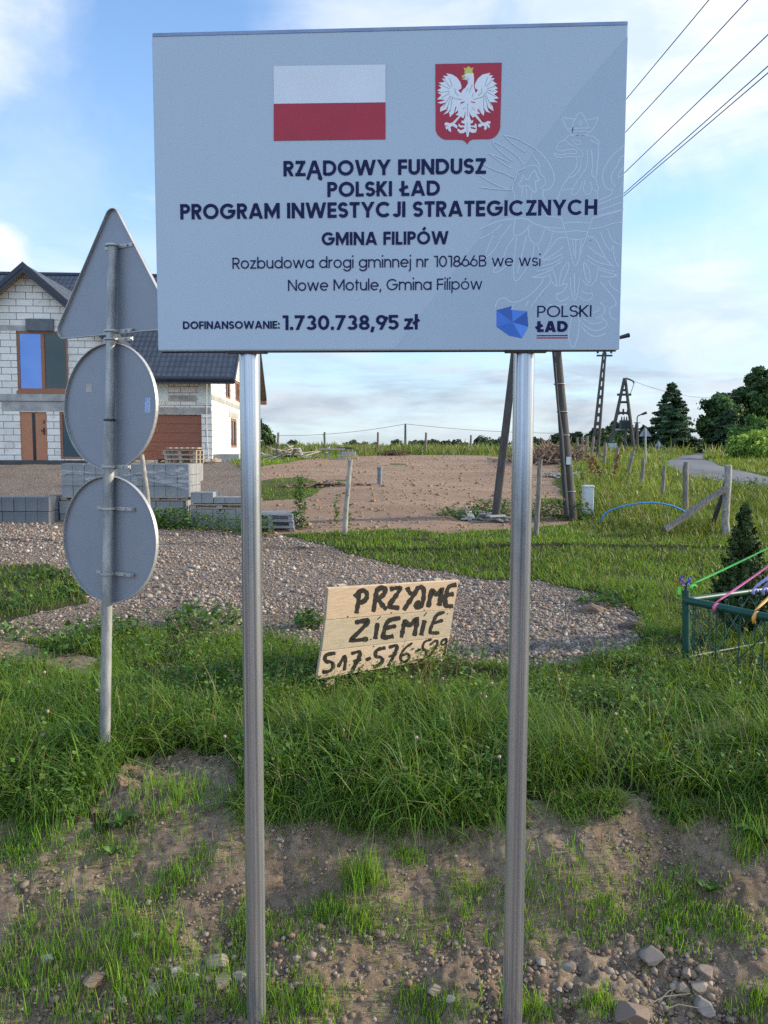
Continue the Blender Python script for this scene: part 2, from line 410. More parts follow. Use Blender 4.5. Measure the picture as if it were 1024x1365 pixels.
# ------------------------------------------------------------------ ground sheet
def axis_x():
    a = [0.0]
    while a[-1] < 900:
        d = a[-1]; a.append(d+(0.016 if d < 2.7 else 0.016*1.032**((d-2.7)/0.045) if d < 6 else max(0.14, 0.03*d)))
    a = np.array(a); return np.concatenate([-a[::-1][:-1], a])
def axis_y():
    a = [-60, -30, -12, -5, -2, 0, 1, 1.6, 2.0, 2.3, 2.5]
    while a[-1] < 1500:
        d = a[-1]; a.append(d+(0.011 if d < 4.6 else 0.018 if d < 5.4 else 0.006*d if d < 20 else 0.02*d))
    return np.array(a)
def build_ground():
    gx, gy = axis_x(), axis_y()
    X, Y = np.meshgrid(gx, gy)
    Z = H(X, Y)
    gr, gv, sl_ = cover(X, Y)
    nearm = (np.abs(X) < 6) & (Y < 9) & (Y > 2)
    fade = np.where(Y < 5.5, 1.0, np.clip((8-Y)/2.5, 0, 1))*(np.abs(X) < 5.5)
    rg = sstep(0.42, 0.62, fbm(X*1.3, Y*1.8, 66, 3))
    clod = (fbm(X*6, Y*6, 51, 5, 0.6)-0.5)*0.05+np.maximum(0, fbm(X*22, Y*22, 57, 3)-0.48)*0.075*(0.35+0.65*rg)+(fbm(X*34, Y*30, 58, 2)-0.5)*0.042*(0.45+0.55*rg)-np.maximum(0, fbm(X*11, Y*11, 59, 3)-0.6)*0.16*rg
    rill = -np.maximum(0, 0.5-np.abs(fbm(X*2.4+0.5*Y, Y*1.2, 61, 3)-0.5)*9)*0.035
    Z = Z+np.where(sl_ > 0, clod+rill, clod*0.5)*fade*sstep(2.2, 2.8, Y)
    V = np.stack([X, Y, Z], -1).reshape(-1, 3)
    ny, nx = X.shape
    i = (np.arange(ny-1)[:, None]*nx+np.arange(nx-1)[None]).ravel()
    F = np.stack([i, i+1, i+1+nx, i+nx], 1)
    C = np.stack([gr, gv, sl_], -1).reshape(-1, 3)
    m = bpy.data.materials.new('ground'); m.use_nodes = True
    t = NT(m.node_tree); b = t.n['Principled BSDF']
    at = t.add('ShaderNodeAttribute'); at.attribute_name = 'col'
    sp = t.add('ShaderNodeSeparateColor'); t.link(at.outputs['Color'], sp.inputs[0])
    tc = t.add('ShaderNodeTexCoord'); p = tc.outputs['Object']
    geo = t.add('ShaderNodeSeparateXYZ'); t.link(p, geo.inputs[0])
    far = t.smooth(geo.outputs[1], 9.0, 14.0)
    # soil: grey-brown bank, redder tilled field
    n1 = t.noise(p, 1.3, 6, 0.6); n2 = t.noise(p, 26, 6, 0.7)
    bank = t.mix(t.smooth(n1, 0.3, 0.7), (0.285, 0.205, 0.14), (0.385, 0.295, 0.21))
    bank = t.mix(t.smooth(n2, 0.42, 0.72), bank, (0.12, 0.09, 0.065))
    bank = t.mix(t.math('MULTIPLY', t.smooth(t.noise(p, 2.2, 6, 0.7), 0.5, 0.66), 0.6), bank, (0.15, 0.105, 0.072))
    fs = t.noise(t.mapping(p, (0.25, 1.0, 1)), 1.4, 6, 0.65)
    field = t.mix(t.smooth(fs, 0.3, 0.7), (0.26, 0.175, 0.12), (0.345, 0.24, 0.17))
    field = t.mix(t.math('MULTIPLY', t.smooth(t.noise(p, 6, 5, 0.7), 0.5, 0.75), 0.6), field, (0.17, 0.11, 0.075))
    soil = t.mix(far, bank, field)
    # gravel
    vo = t.add('ShaderNodeTexVoronoi'); t.link(t.mapping(p, (1, 1, 1)), vo.inputs['Vector']); vo.inputs['Scale'].default_value = 38
    hs = t.add('ShaderNodeSeparateColor'); t.link(vo.outputs['Color'], hs.inputs[0])
    gcol = t.ramp(hs.outputs[0], [(0.0, (0.17, 0.13, 0.10)), (0.3, (0.29, 0.24, 0.20)), (0.6, (0.36, 0.305, 0.26)), (0.85, (0.26, 0.175, 0.13)), (1.0, (0.48, 0.44, 0.40))])
    gcol = t.mix(t.math('MULTIPLY', t.smooth(t.noise(p, 0.8, 5, 0.6), 0.42, 0.65), 0.7), gcol, (0.22, 0.175, 0.135))
    gcol = t.mix(t.smooth(vo.outputs['Distance'], 0.35, 0.75), gcol, (0.09, 0.07, 0.055))
    # ground under the grass
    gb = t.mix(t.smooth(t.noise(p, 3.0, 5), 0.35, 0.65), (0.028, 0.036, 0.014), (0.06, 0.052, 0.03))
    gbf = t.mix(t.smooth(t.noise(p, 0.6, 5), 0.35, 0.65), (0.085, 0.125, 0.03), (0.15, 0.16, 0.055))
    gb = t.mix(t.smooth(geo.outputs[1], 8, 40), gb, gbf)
    edge = t.noise(p, 9, 4)
    def sharp(c): return t.smooth(t.math('ADD', c, t.math('MULTIPLY', t.math('SUBTRACT', edge, 0.5), 0.8)), 0.35, 0.65)
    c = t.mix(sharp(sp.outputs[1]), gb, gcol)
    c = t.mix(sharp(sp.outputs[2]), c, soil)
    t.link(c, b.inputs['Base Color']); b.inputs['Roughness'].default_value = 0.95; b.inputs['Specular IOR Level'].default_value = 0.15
    h1 = t.math('MULTIPLY', t.noise(p, 60, 8, 0.75), 1.5); h2 = t.math('MULTIPLY', vo.outputs['Distance'], -1.2)
    hh = t.math('ADD', h1, t.math('MULTIPLY', h2, sp.outputs[1]))
    hh = t.math('ADD', hh, t.math('MULTIPLY', t.noise(p, 7, 5, 0.6), t.math('MULTIPLY', far, 1.4)))
    bp_ = t.add('ShaderNodeBump'); bp_.inputs['Strength'].default_value = 0.8; bp_.inputs['Distance'].default_value = 0.03
    t.link(hh, bp_.inputs['Height']); t.link(bp_.outputs[0], b.inputs['Normal'])
    o = np_mesh('ground', V, [F], m, colors=C, smooth=True)
    o['kind'] = 'structure'
build_ground()

# ------------------------------------------------------------------ road (lane at the right) and near shoulder
def strip(name, left, right, m, lift=0.012, n=60):
    def res(pl):
        pl = np.array(pl, float); d = np.concatenate([[0], np.cumsum(np.linalg.norm(np.diff(pl, axis=0), axis=1))])
        s = np.linspace(0, d[-1], n); return np.stack([np.interp(s, d, pl[:, k]) for k in range(2)], 1)
    L, R = res(left), res(right); W = 12
    V = []
    for i in range(n):
        for k in range(W+1):
            q = L[i]+(R[i]-L[i])*k/W; V.append((q[0], q[1], float(H(q[0], q[1]))+lift+0.05*math.sin(math.pi*k/W)))
    F = [(i*(W+1)+k, i*(W+1)+k+1, (i+1)*(W+1)+k+1, (i+1)*(W+1)+k) for i in range(n-1) for k in range(W)]
    o = np_mesh(name, np.array(V), [np.array(F)], m, smooth=True); o['kind'] = 'structure'; return o
m_asph = mat('asphalt', (0.13, 0.13, 0.135), 0.9, var=0.2, scale=0.6, bump=0.25, bscale=30)
_L = [ground(*q)[:2] for q in ((924, 606), (903, 611), (886, 617), (889, 622), (905, 631), (929, 638), (1024, 652), (1100, 668))]+[(10.0, 10), (10.6, 0), (11, -25)]
_R = [ground(*q)[:2] for q in ((948, 605), (938, 609), (940, 614), (972, 626.5), (1024, 637.5))]+[(12.2, 17.5), (12.6, 10), (13.2, 0), (13.6, -25)]
P_ROAD = np.array(list(_L)+list(_R)[::-1])
strip('road', _L, _R, m_asph, 0.03, 70)

# ------------------------------------------------------------------ grass and weeds (uncountable ground cover)
def blades(P, h, w, lean, bend, colors, name, m, K=3, kind='stuff', parent=None, origin=(0, 0, 0), headscale=None):
    n = len(P); az = rng.uniform(0, 2*np.pi, n); fz = az+np.pi/2+rng.normal(0, 0.5, n)
    dirx, diry = np.cos(az), np.sin(az); sx, sy = np.cos(fz), np.sin(fz)
    V = np.zeros((n, 2*K+1, 3)); C = np.zeros((n, 2*K+1, 3))
    for k in range(K+1):
        s = k/K
        off = h*(lean*s+bend*s*s); z = h*np.sqrt(np.clip(1-(lean*s*0.7+bend*s*s*0.9)**2*0.8, 0.05, 1))*s-bend*bend*h*s**3*0.25
        cx = P[:, 0]+dirx*off; cy = P[:, 1]+diry*off; cz = P[:, 2]+z-0.01
        ww = w*(0.75+0.5*s if s < 0.5 else 1.5*(1-s)+0.25)*0.5
        if k < K:
            V[:, 2*k] = np.stack([cx-sx*ww, cy-sy*ww, cz], 1); V[:, 2*k+1] = np.stack([cx+sx*ww, cy+sy*ww, cz], 1)
            C[:, 2*k] = C[:, 2*k+1] = colors
        else:
            V[:, 2*K] = np.stack([cx, cy, cz], 1); C[:, 2*K] = colors
    b = (np.arange(n)*(2*K+1))[:, None]
    Q = np.concatenate([b+np.array([[2*k, 2*k+1, 2*k+3, 2*k+2]]) for k in range(K-1)])
    T = b+np.array([[2*K-2, 2*K-1, 2*K]])
    o = np_mesh(name, V.reshape(-1, 3), [Q, T], m, colors=C.reshape(-1, 3), parent=parent, origin=origin)
    if kind: o['kind'] = kind
    return o
def sample(n, y0, y1, wide=0.62, power=1.0, x0=None, x1=None):
    """random ground points in the visible wedge; density falls with distance^power beyond uniform"""
    u = rng.random(n)
    if abs(power-1) < 1e-3: y = y0*(y1/y0)**u
    else:
        a = 1-power+0.0; y = (y0**a+u*(y1**a-y0**a))**(1/a)
    x = rng.uniform(-1, 1, n)*(wide*y+0.4)
    return x, y
def gcolor(n, base, var=0.25, hue=0.15):
    base = np.array(base); k = 1+rng.normal(0, var, (n, 1))
    c = base[None]*np.clip(k, 0.35, 2.0)
    c[:, 0] *= 1+rng.normal(0, hue, n); return np.clip(c, 0.004, 0.9)
m_grass = leaf_mat('grass_blades', trans=0.42, rough=0.5, spec=0.36)
def road_mask(x, y): return inside(P_ROAD, x, y)
def grass_layer(name, n, y0, y1, power, hgt, wid, base, var=0.25, dens=None, lean=(0.25, 0.2), bend=(0.35, 0.25), dry=0.05, K=3, patch=0.0, wide=0.62, tall=None):
    x, y = sample(n, y0, y1, wide, power)
    g, gv, s = cover(x, y)
    d = g.copy()
    if dens is not None: d = d*dens(x, y)
    if patch: d = d*sstep(0.5-patch, 0.5+patch*0.4, fbm(x*1.1, y*1.1, 71, 3))
    k = (rng.random(n) < d) & ~road_mask(x, y)
    x, y = x[k], y[k]; n = len(x)
    cl = fbm(x*1.6, y*1.6, 81, 3)
    h = hgt(x, y) if callable(hgt) else np.full(n, hgt)
    h = h*(0.45+1.1*cl)*np.exp(rng.normal(0, 0.28, n))
    w = wid(y) if callable(wid) else np.full(n, wid)
    P = np.stack([x, y, H(x, y)], 1)
    c = gcolor(n, (1, 1, 1), var*1.3, 0.14)*np.array(base(x, y) if callable(base) else base)
    tone = fbm(x*0.8, y*0.8, 91, 3)[:, None]
    c = c*(0.75+0.5*tone)*np.array([1, 1, 1])+np.maximum(0, tone-0.55)*np.array([[0.10, 0.08, 0.0]])
    dr = rng.random(n) < dry; c[dr] = gcolor(dr.sum(), (0.30, 0.25, 0.13), 0.2, 0.05)
    return blades(P, h, w*np.exp(rng.normal(0, 0.25, n)), np.abs(rng.normal(lean[0], lean[1], n)), np.abs(rng.normal(bend[0], bend[1], n)), np.clip(c, 0.003, 0.8), name, m_grass, K)
G_DEEP = (0.135, 0.245, 0.028); G_MID = (0.19, 0.325, 0.03); G_YEL = (0.245, 0.30, 0.06)

def near_h(x, y):
    crest = np.exp(-((y-4.6)/0.9)**2)
    pl = np.exp(-(((x-0.05)/0.75)**4+((y-6.0-0.35*x)/0.6)**4))
    return (0.085+0.11*crest+0.05*sstep(0.4, 0.7, fbm(x*0.7, y*0.7, 33, 2)))*(1-0.72*pl)*(1-0.7*np.exp(-((x+1.68)**2+(y-4.35)**2)/0.12))
grass_layer('grass', 170000, 3.85, 9.5, 0.4, near_h, 0.0052, lambda x, y: np.array(G_DEEP)*1.15+(np.array(G_MID)-np.array(G_DEEP)*1.15)*sstep(4.4, 6.6, y+1.4*(fbm(x*.8, y*.8, 17, 2)-.5))[:, None], bend=(0.5, 0.3), dry=0.045,
            dens=lambda x, y: 0.15+0.85*sstep(0.38, 0.52, fbm(x*2.1, y*2.1, 77, 3)))
# long arching tufts along the crest
def tufts(name, cent, per, h, w, base, spread=0.07, bend=0.75, dry=0.03, lean=0.25):
    cent = np.asarray(cent, float); n = len(cent)*per
    idx = np.repeat(np.arange(len(cent)), per)
    r = np.abs(rng.normal(0, spread, n)); a = rng.uniform(0, 2*np.pi, n)
    x = cent[idx, 0]+r*np.cos(a); y = cent[idx, 1]+r*np.sin(a)
    hh = (cent[idx, 2] if cent.shape[1] > 2 else h)*np.exp(rng.normal(0, 0.25, n))
    c = gcolor(n, base, 0.22, 0.1); dr = rng.random(n) < dry; c[dr] = gcolor(dr.sum(), (0.30, 0.25, 0.13), 0.2, 0.05)
    return blades(np.stack([x, y, H(x, y)], 1), hh, w*np.exp(rng.normal(0, 0.2, n)), np.abs(rng.normal(lean, lean*.6, n)), np.abs(rng.normal(bend, bend*.4, n)), c, name, m_grass, 4)
tc_ = []
for _ in range(420):
    y = random.uniform(3.98, 5.5); x = random.uniform(-0.62*y-0.3, 0.62*y+0.3)
    g, gv, s = cover(np.array([x]), np.array([y]))
    if g[0] > 0.5 and fbm(np.array([x*1.3]), np.array([y*1.3]), 44, 2)[0] > 0.42: tc_.append((x, y, random.uniform(0.12, 0.25)*(1.25-0.17*(y-4))))
tufts('tall_grass', tc_, 46, 0.3, 0.0068, (0.14, 0.25, 0.034))
# small green patches on the bare bank and in the ditch (position, radius, height)
pt = []
for (px, py, rp, h) in ((225, 1180, 26, .07), (150, 1130, 40, .06), (275, 1145, 26, .06), (70, 1105, 40, .10), (205, 1085, 50, .09), (250, 1060, 40, .12), (545, 1145, 16, .06), (480, 1175, 22, .13),
                       (620, 1185, 30, .06), (655, 1230, 50, .06), (560, 1240, 40, .06), (720, 1190, 40, .09), (720, 1250, 40, .06), (810, 1185, 50, .07), (800, 1220, 30, .06), (905, 1215, 26, .07),
                       (950, 1235, 30, .06), (1010, 1130, 30, .14), (480, 1230, 22, .07), (430, 1215, 20, .06), (400, 1250, 30, .05), (330, 1230, 22, .06), (120, 1260, 60, .13), (40, 1275, 60, .1),
                       (60, 1335, 100, .11), (180, 1320, 60, .1), (270, 1330, 60, .12), (360, 1345, 40, .09), (420, 1340, 30, .1), (590, 1355, 30, .07), (795, 1345, 16, .09), (1015, 1345, 26, .07), (200, 1260, 40, .12),
                       (120, 1345, 90, .08), (550, 1345, 25, .06), (700, 1345, 24, .08), (900, 1185, 22, .05), (990, 1240, 30, .05), (30, 1150, 35, .05), (20, 1130, 30, .05), (890, 1245, 30, .06), (160, 1205, 26, .04), (330, 1265, 26, .05)):
    c0 = ground(px, py); R = rp/1025*np.linalg.norm(c0-CAM)
    k = int(14+1500*R*R/0.02*0.25); k = min(k, 120); k = int(k*(0.8 if py < 1255 else 1.25 if py > 1300 and px < 420 else 0.8))
    for _ in range(k):
        a = random.uniform(0, 6.28); r = R*math.sqrt(random.random())*random.uniform(0.4, 1.25)
        pt.append((c0[0]+r*math.cos(a)*1.5, c0[1]+r*math.sin(a)*0.8, h*random.uniform(0.45, 1.1)))
tufts('bank_grass', pt, 4, 0.08, 0.0034, (0.20, 0.37, 0.045), 0.016, 0.12, 0.05, 0.12)
# grass thinning out over the lip of the bank
xs = rng.uniform(-2.7, 2.7, 5200); ys = 4.1-np.abs(rng.normal(0, 0.09, 5200))
gA, vA, sA = cover(xs, ys+0.15); kk = (gA > 0.5) & (fbm(xs*3.5, ys*3.5, 64, 3) > 0.44)
tufts('edge_grass', np.stack([xs[kk], ys[kk], rng.uniform(0.04, 0.11, kk.sum())], 1), 6, .1, .0048, (0.13, 0.24, 0.034), 0.03, 0.8, 0.08, 0.3)
# sparse sprouts everywhere on the bank
xs = rng.uniform(-2.6, 2.6, 1500); ys = rng.uniform(3.0, 4.15, 1500)
kk = fbm(xs*3, ys*3, 63, 3) > 0.5
tufts('bank_sprouts', np.stack([xs[kk], ys[kk], rng.uniform(0.02, 0.06, kk.sum())], 1), 5, .04, .0035, (0.17, 0.30, 0.045), 0.012, 0.2, 0.1)

def fieldish(x, y): return inside(P_FIELD, x, y)
grass_layer('meadow_grass', 130000, 9.0, 20, 0.9, lambda x, y: np.where(fieldish(x, y), 0.04, 0.07+0.12*sstep(0.5, 1.5, x-(3.2+(y-13)*0.10))*sstep(11.8, 14, y)), lambda y: 0.0009*y, lambda x, y: np.where((x > 3.4+(y-13)*0.1)[:, None] & (y > 12.5)[:, None], np.array(G_YEL)*0.5+np.array(G_MID)*.4, np.array(G_MID)), dry=0.08)
grass_layer('rough_grass', 90000, 19, 60, 1.0, lambda x, y: np.where(fieldish(x, y), 0.05, 0.13+0.14*sstep(0, 2, x-0.2*y)*(1-0.6*sstep(.33, .4, x/y))), lambda y: 0.0010*y, lambda x, y: np.where((x > 0.21*y)[:, None], np.array(G_YEL)*.55+np.array(G_MID)*.45, np.array(G_MID)*1.1), dry=0.12, K=2)
grass_layer('field_grass', 50000, 44, 140, 1.2, lambda x, y: np.full(len(x), 0.52), lambda y: 0.0013*y, (0.19, 0.25, 0.055), dry=0.18, K=2)
# low broad leaves (clover, plantain, dandelion) between the blades
def leaflets(name, cent, size, base, m, up=0.35, kind='stuff', parent=None, origin=(0, 0, 0), asp=0.62):
    cent = np.asarray(cent, float); n = len(cent)
    a = rng.uniform(0, 2*np.pi, n); tl = rng.normal(0.35, up, n)
    d = np.stack([np.cos(a)*np.cos(tl), np.sin(a)*np.cos(tl), np.sin(tl)], 1)
    s = np.stack([-np.sin(a), np.cos(a), rng.normal(0, 0.35, n)], 1); s /= np.linalg.norm(s, axis=1)[:, None]
    L = (size*np.exp(rng.normal(0, 0.3, n)))[:, None]
    nrm = np.cross(d, s); W = L*asp*0.5
    V = np.stack([cent, cent+d*L*0.45+s*W+nrm*L*0.05, cent+d*L-nrm*L*0.12, cent+d*L*0.45-s*W+nrm*L*0.05], 1)
    F = (np.arange(n)*4)[:, None]+np.array([[0, 1, 2, 3]])
    c = base if isinstance(base, np.ndarray) and base.ndim == 2 else gcolor(n, base, 0.25, 0.12)
    o = np_mesh(name, V.reshape(-1, 3), [F], m, colors=np.repeat(c, 4, 0), parent=parent, origin=origin)
    if kind: o['kind'] = kind
    return o
m_leaf = leaf_mat('weed_leaves', trans=0.3, rough=0.5)
x, y = sample(70000, 3.9, 8.6, 0.62, 0.3); g, gv, s = cover(x, y)
k = (rng.random(len(x)) < g*(0.25+0.75*sstep(0.44, 0.56, fbm(x*1.6, y*1.6, 101, 3)))); x, y = x[k], y[k]
z = H(x, y)+np.abs(rng.normal(0.07, 0.05, len(x)))+0.02
leaflets('clover_leaves', np.stack([x, y, z], 1), 0.027, gcolor(len(x), (0.115, 0.20, 0.035), 0.38, 0.16), m_leaf, asp=0.75)
# leafy weeds on the gravel edge
wl = []
for (px, py, r, h, q) in ((140, 850, .35, .16, 420), (90, 868, .22, .10, 200), (412, 836, .15, .14, 160), (270, 835, .4, .2, 420), (10, 850, .3, .1, 120), (400, 705, .16, .95, 420), (448, 700, .06, .55, 90), (465, 703, .05, .5, 70),
                       (660, 684, .55, .28, 700), (610, 688, .45, .15, 300), (730, 690, .5, .3, 700), (765, 692, .35, .3, 500), (330, 712, .5, .3, 500), (270, 706, .5, .3, 500), (230, 704, .35, .35, 500), (215, 704, .3, .25, 300),
                       (800, 805, .25, .1, 160), (830, 800, .3, .12, 160), (1010, 660, 1.2, .4, 900), (60, 770, .5, .06, 300), (30, 800, .5, .05, 250), (95, 790, .3, .05, 150)):
    c0 = ground(px, py)
    for _ in range(q):
        a = random.uniform(0, 6.28); rr = r*math.sqrt(random.random()); zz = random.random()**1.3*h
        f = 1-0.75*(zz/max(h, 0.3)) if h > 0.4 else 1
        wl.append((c0[0]+rr*f*math.cos(a), c0[1]+rr*f*math.sin(a), c0[2]+zz+0.01))
leaflets('leafy_weeds', wl, 0.06, (0.085, 0.16, 0.035), m_leaf, up=0.45)
# small wild seedlings and hay-coloured seed stalks
x, y = sample(1500, 4.0, 9.0, 0.62, 0.4); g, gv, s = cover(x, y); k = (rng.random(len(x)) < g*0.5); x, y = x[k], y[k]; n = len(x)
blades(np.stack([x, y, H(x, y)], 1), rng.uniform(0.25, 0.55, n), np.full(n, 0.0035), np.abs(rng.normal(0.2, 0.12, n)), np.abs(rng.normal(0.15, 0.1, n)), gcolor(n, (0.26, 0.23, 0.10), 0.2, 0.1), 'seed_stalks', m_grass, 4)
sd = []
x, y = sample(1600, 12.5, 40, 0.60, 1.0); g, gv, s = cover(x, y); k = (rng.random(len(x)) < g) & (x > 0.2*y) & (x < .36*y) & ~road_mask(x, y)
for a, b in zip(x[k], y[k]):
    z0 = float(H(a, b)); h = random.uniform(0.3, 0.6)
    for _ in range(4): sd.append((a+random.gauss(0, .015), b+random.gauss(0, .015), z0+h+random.uniform(-0.08, 0.06)))
leaflets('seed_heads', sd, 0.055, (0.27, 0.21, 0.10), m_leaf, up=0.6)
# individual burdock-like broad-leaf weeds along the bank edge
def leaf_plant(name, p, nl, L, base, label, cat, group=None, rise=0.6):
    e = empty(name, p, label, cat, group)
    V = []; F = []; C = []
    for i in range(nl):
        a = 2*math.pi*i/nl+random.uniform(-.4, .4); l = L*random.uniform(0.6, 1.2); rs = rise*random.uniform(0.5, 1.3)
        d = np.array([math.cos(a), math.sin(a), 0]); s = np.array([-math.sin(a), math.cos(a), 0]); b = len(V); K = 5
        cc = gcolor(1, base, 0.2, 0.1)[0]
        for k in range(K+1):
            u = k/K; c = np.array(p)+d*l*u*0.9+np.array([0, 0, 1])*(l*rs*math.sin(u*2.0)*0.9+0.005)
            w = l*0.24*math.sin(math.pi*min(1, 0.12+u*0.88))**0.8*(1+0.25*math.sin(k*2.4+i))
            V += [c-s*w+np.array([0, 0, w*0.3]), c, c+s*w+np.array([0, 0, w*0.3])]; C += [cc*0.95, cc*1.15, cc*0.95]
        for k in range(K):
            for q in (0, 1): F.append((b+3*k+q, b+3*k+q+1, b+3*k+q+4, b+3*k+q+3))
    np_mesh('leaves', np.array(V), [np.array(F)], m_leaf, e, colors=np.array(C), smooth=True)
    return e
WEED = [(230, 1000, 9, .13, 'upright bright weed growing at the top of the bare soil patch'), (400, 1060, 8, .12, 'broad leaved weed beside the left sign post at the crest'), (640, 1095, 8, .13, 'pale thistle like weed left of the right sign post on the crest'),
        (815, 1090, 8, .12, 'jagged leaved weed hanging over the bank edge right of the right post'), (880, 1085, 7, .09, 'small dandelion rosette on the right part of the bank crest'), (1015, 1125, 12, .2, 'large leafy weed at the right edge of the bank'),
        (160, 1105, 10, .16, 'feathery weed drooping over the bank on the left'), (100, 1090, 8, .14, 'broad leaved weed at the far left of the bank crest'), (945, 1190, 7, .12, 'lone weed on the bare bank below the large leafy weed'), (150, 1140, 6, .1, 'small weed sprouting midway down the left bank'),
        (780, 1085, 7, .1, 'low rosette weed between dandelions on the right crest'), (330, 1075, 7, .1, 'small weed pressed against the foot of the crest by the left post'), (700, 1105, 6, .08, 'small weed just right of the right sign post'), (555, 1085, 7, .12, 'weed hanging in the middle of the crest between the posts'),
        (470, 1085, 7, .1, 'narrow weed on the crest near the dark hole')]
for px, py, nl, L, lb in WEED:
    leaf_plant('weed', ground(px, py), nl, L*.68, (0.10, 0.18, 0.045), lb, 'weed', 'broad leaved weeds along the bank')
# pink clover flower heads
fl = MB(); m_clov = mat('clover_pink', (0.40, 0.22, 0.24), 0.8, base2=(0.5, 0.36, 0.34), scale=60)
CL = [(588, 895), (655, 943), (647, 962), (665, 1050), (790, 990), (640, 950), (700, 965), (65, 985), (130, 945), (58, 1003), (985, 938), (405, 980), (590, 925), (820, 985), (60, 915), (555, 1020), (745, 925), (300, 1005)]
for i, (px, py) in enumerate(CL):
    p = ground(px, py+14); h = random.uniform(0.16, 0.24)
    e = empty('clover_flower', p, 'small pink clover head on a thin stem in the grass', 'flower', 'pink clover flowers in the verge')
    a = MB(); a.tube([p, p+np.array([.005, 0, h/2]), p+np.array([0, .005, h])], 0.0016, 6); a.build('stem', mat('stem_green', (0.10, 0.17, 0.04), 0.6), e)
    a = MB(); a.blob(p+np.array([0, .005, h+.008]), (.009, .009, .010), 2, .12, i); a.build('flower_head', m_clov, e, smooth=True)

# ------------------------------------------------------------------ stones
def ico(sub, seed, jit):
    bm = bmesh.new(); bmesh.ops.create_icosphere(bm, subdivisions=sub, radius=1.0); rr = random.Random(seed)
    pl = [Vector((rr.gauss(0, 1), rr.gauss(0, 1), rr.gauss(0, 1))).normalized() for _ in range(7 if sub < 3 else 13)]; ds = [rr.uniform(0.62, 0.95) if sub < 3 else rr.uniform(0.5, 0.85) for _ in pl]
    V = []
    for v in bm.verts:
        c = v.co.copy()
        for n_, d_ in zip(pl, ds):
            e = c.dot(n_)-d_
            if e > 0: c -= n_*e*0.97
        c *= 1+rr.uniform(-jit, jit); V.append(tuple(c))
    F = [tuple(v.index for v in f.verts) for f in bm.faces]; bm.free()
    return np.array(V), np.array(F)
def scatter(name, P, size, colors, m, variants, kind='stuff', smooth=False):
    n = len(P); pick = rng.integers(0, len(variants), n); VV = []; FF = []; CC = []; b = 0
    for vi, (V, F) in enumerate(variants):
        ix = np.where(pick == vi)[0]
        if not len(ix): continue
        k = len(ix); a = rng.uniform(0, 6.28, k); sc = size[ix][:, None]*np.exp(rng.normal(0, 0.15, (k, 3)))*np.array([1, 1, 0.72])
        v = V[None]*sc[:, None, :]
        c, s = np.cos(a)[:, None], np.sin(a)[:, None]
        X = v[..., 0]*c-v[..., 1]*s; Y = v[..., 0]*s+v[..., 1]*c
        VV.append((np.stack([X, Y, v[..., 2]], -1)+P[ix][:, None]).reshape(-1, 3))
        FF.append((F[None]+(b+np.arange(k)*len(V))[:, None, None]).reshape(-1, 3)); CC.append(np.repeat(colors[ix], len(V), 0)); b += k*len(V)
    o = np_mesh(name, np.concatenate(VV), [np.concatenate(FF)], m, colors=np.concatenate(CC), smooth=smooth)
    if kind: o['kind'] = kind
    return o
def stone_mat(name):
    m = bpy.data.materials.new(name); m.use_nodes = True; t = NT(m.node_tree); b = t.n['Principled BSDF']
    at = t.add('ShaderNodeAttribute'); at.attribute_name = 'col'; tc = t.add('ShaderNodeTexCoord')
    n = t.noise(tc.outputs['Object'], 70, 5, 0.7)
    t.link(t.mix(t.math('MULTIPLY', n, 0.45), at.outputs['Color'], (0.16, 0.13, 0.105)), b.inputs['Base Color']); b.inputs['Roughness'].default_value = 0.9
    b.inputs['Specular IOR Level'].default_value = 0.2
    bp_ = t.add('ShaderNodeBump'); bp_.inputs['Strength'].default_value = 0.4; bp_.inputs['Distance'].default_value = 0.004
    t.link(n, bp_.inputs['Height']); t.link(bp_.outputs[0], b.inputs['Normal']); return m
m_stone = stone_mat('stones')
PAL = np.array([(0.34, 0.285, 0.24), (0.42, 0.365, 0.32), (0.25, 0.205, 0.175), (0.37, 0.25, 0.19), (0.55, 0.50, 0.45), (0.28, 0.25, 0.23), (0.38, 0.30, 0.22)])
def scol(n): return np.clip(PAL[rng.integers(0, len(PAL), n)]*np.exp(rng.normal(0, 0.15, (n, 1))), 0.02, 0.75)
v1 = [ico(1, s_, 0.06) for s_ in range(8)]
x, y = sample(120000, 5.8, 14.5, 0.62, 1.2); g, gv, s = cover(x, y)
right = sstep(-1.0, 0.6, x)
ej = 0.55*np.abs(rng.normal(0, .45, len(x))); ea = rng.uniform(0, 6.28, len(x)); g2, gv2, s2 = cover(x+ej*np.cos(ea), y+ej*np.sin(ea))
k = (rng.random(len(x)) < np.where((gv > 0) & (gv2 > 0), 1.0, np.maximum(gv, gv2)*0.22)*(0.2+0.6*np.maximum(right*sstep(.25, .5, fbm(x*1.3, y*1.3, 113, 3)), 0.75*sstep(0.45, 0.6, fbm(x*0.9, y*0.9, 111, 3))))); x, y = x[k], y[k]; n = len(x)
sz = np.clip(rng.lognormal(math.log(0.0100), 0.5, n), 0.004, 0.040)*(1+0.03*(y-6))
scatter('gravel', np.stack([x, y, H(x, y)+sz*0.25], 1), sz, scol(n)*np.array([.86, .82, .78]), m_stone, v1)
n = 15000; x = rng.uniform(-2.6, 2.6, n); y = np.clip(rng.normal(3.24, 0.15, n), 2.75, 3.9)
k = rng.random(n) < (0.2+0.8*sstep(0.42, 0.62, fbm(x*1.6, y*2.5, 121, 3))); x, y = x[k], y[k]; n = len(x)
sz = np.clip(rng.lognormal(math.log(0.0060), 0.6, n), 0.002, 0.024)
scatter('pebbles', np.stack([x, y, H(x, y)+sz*0.3], 1), sz, scol(n)*np.array([.66, .60, .55]), m_stone, v1)
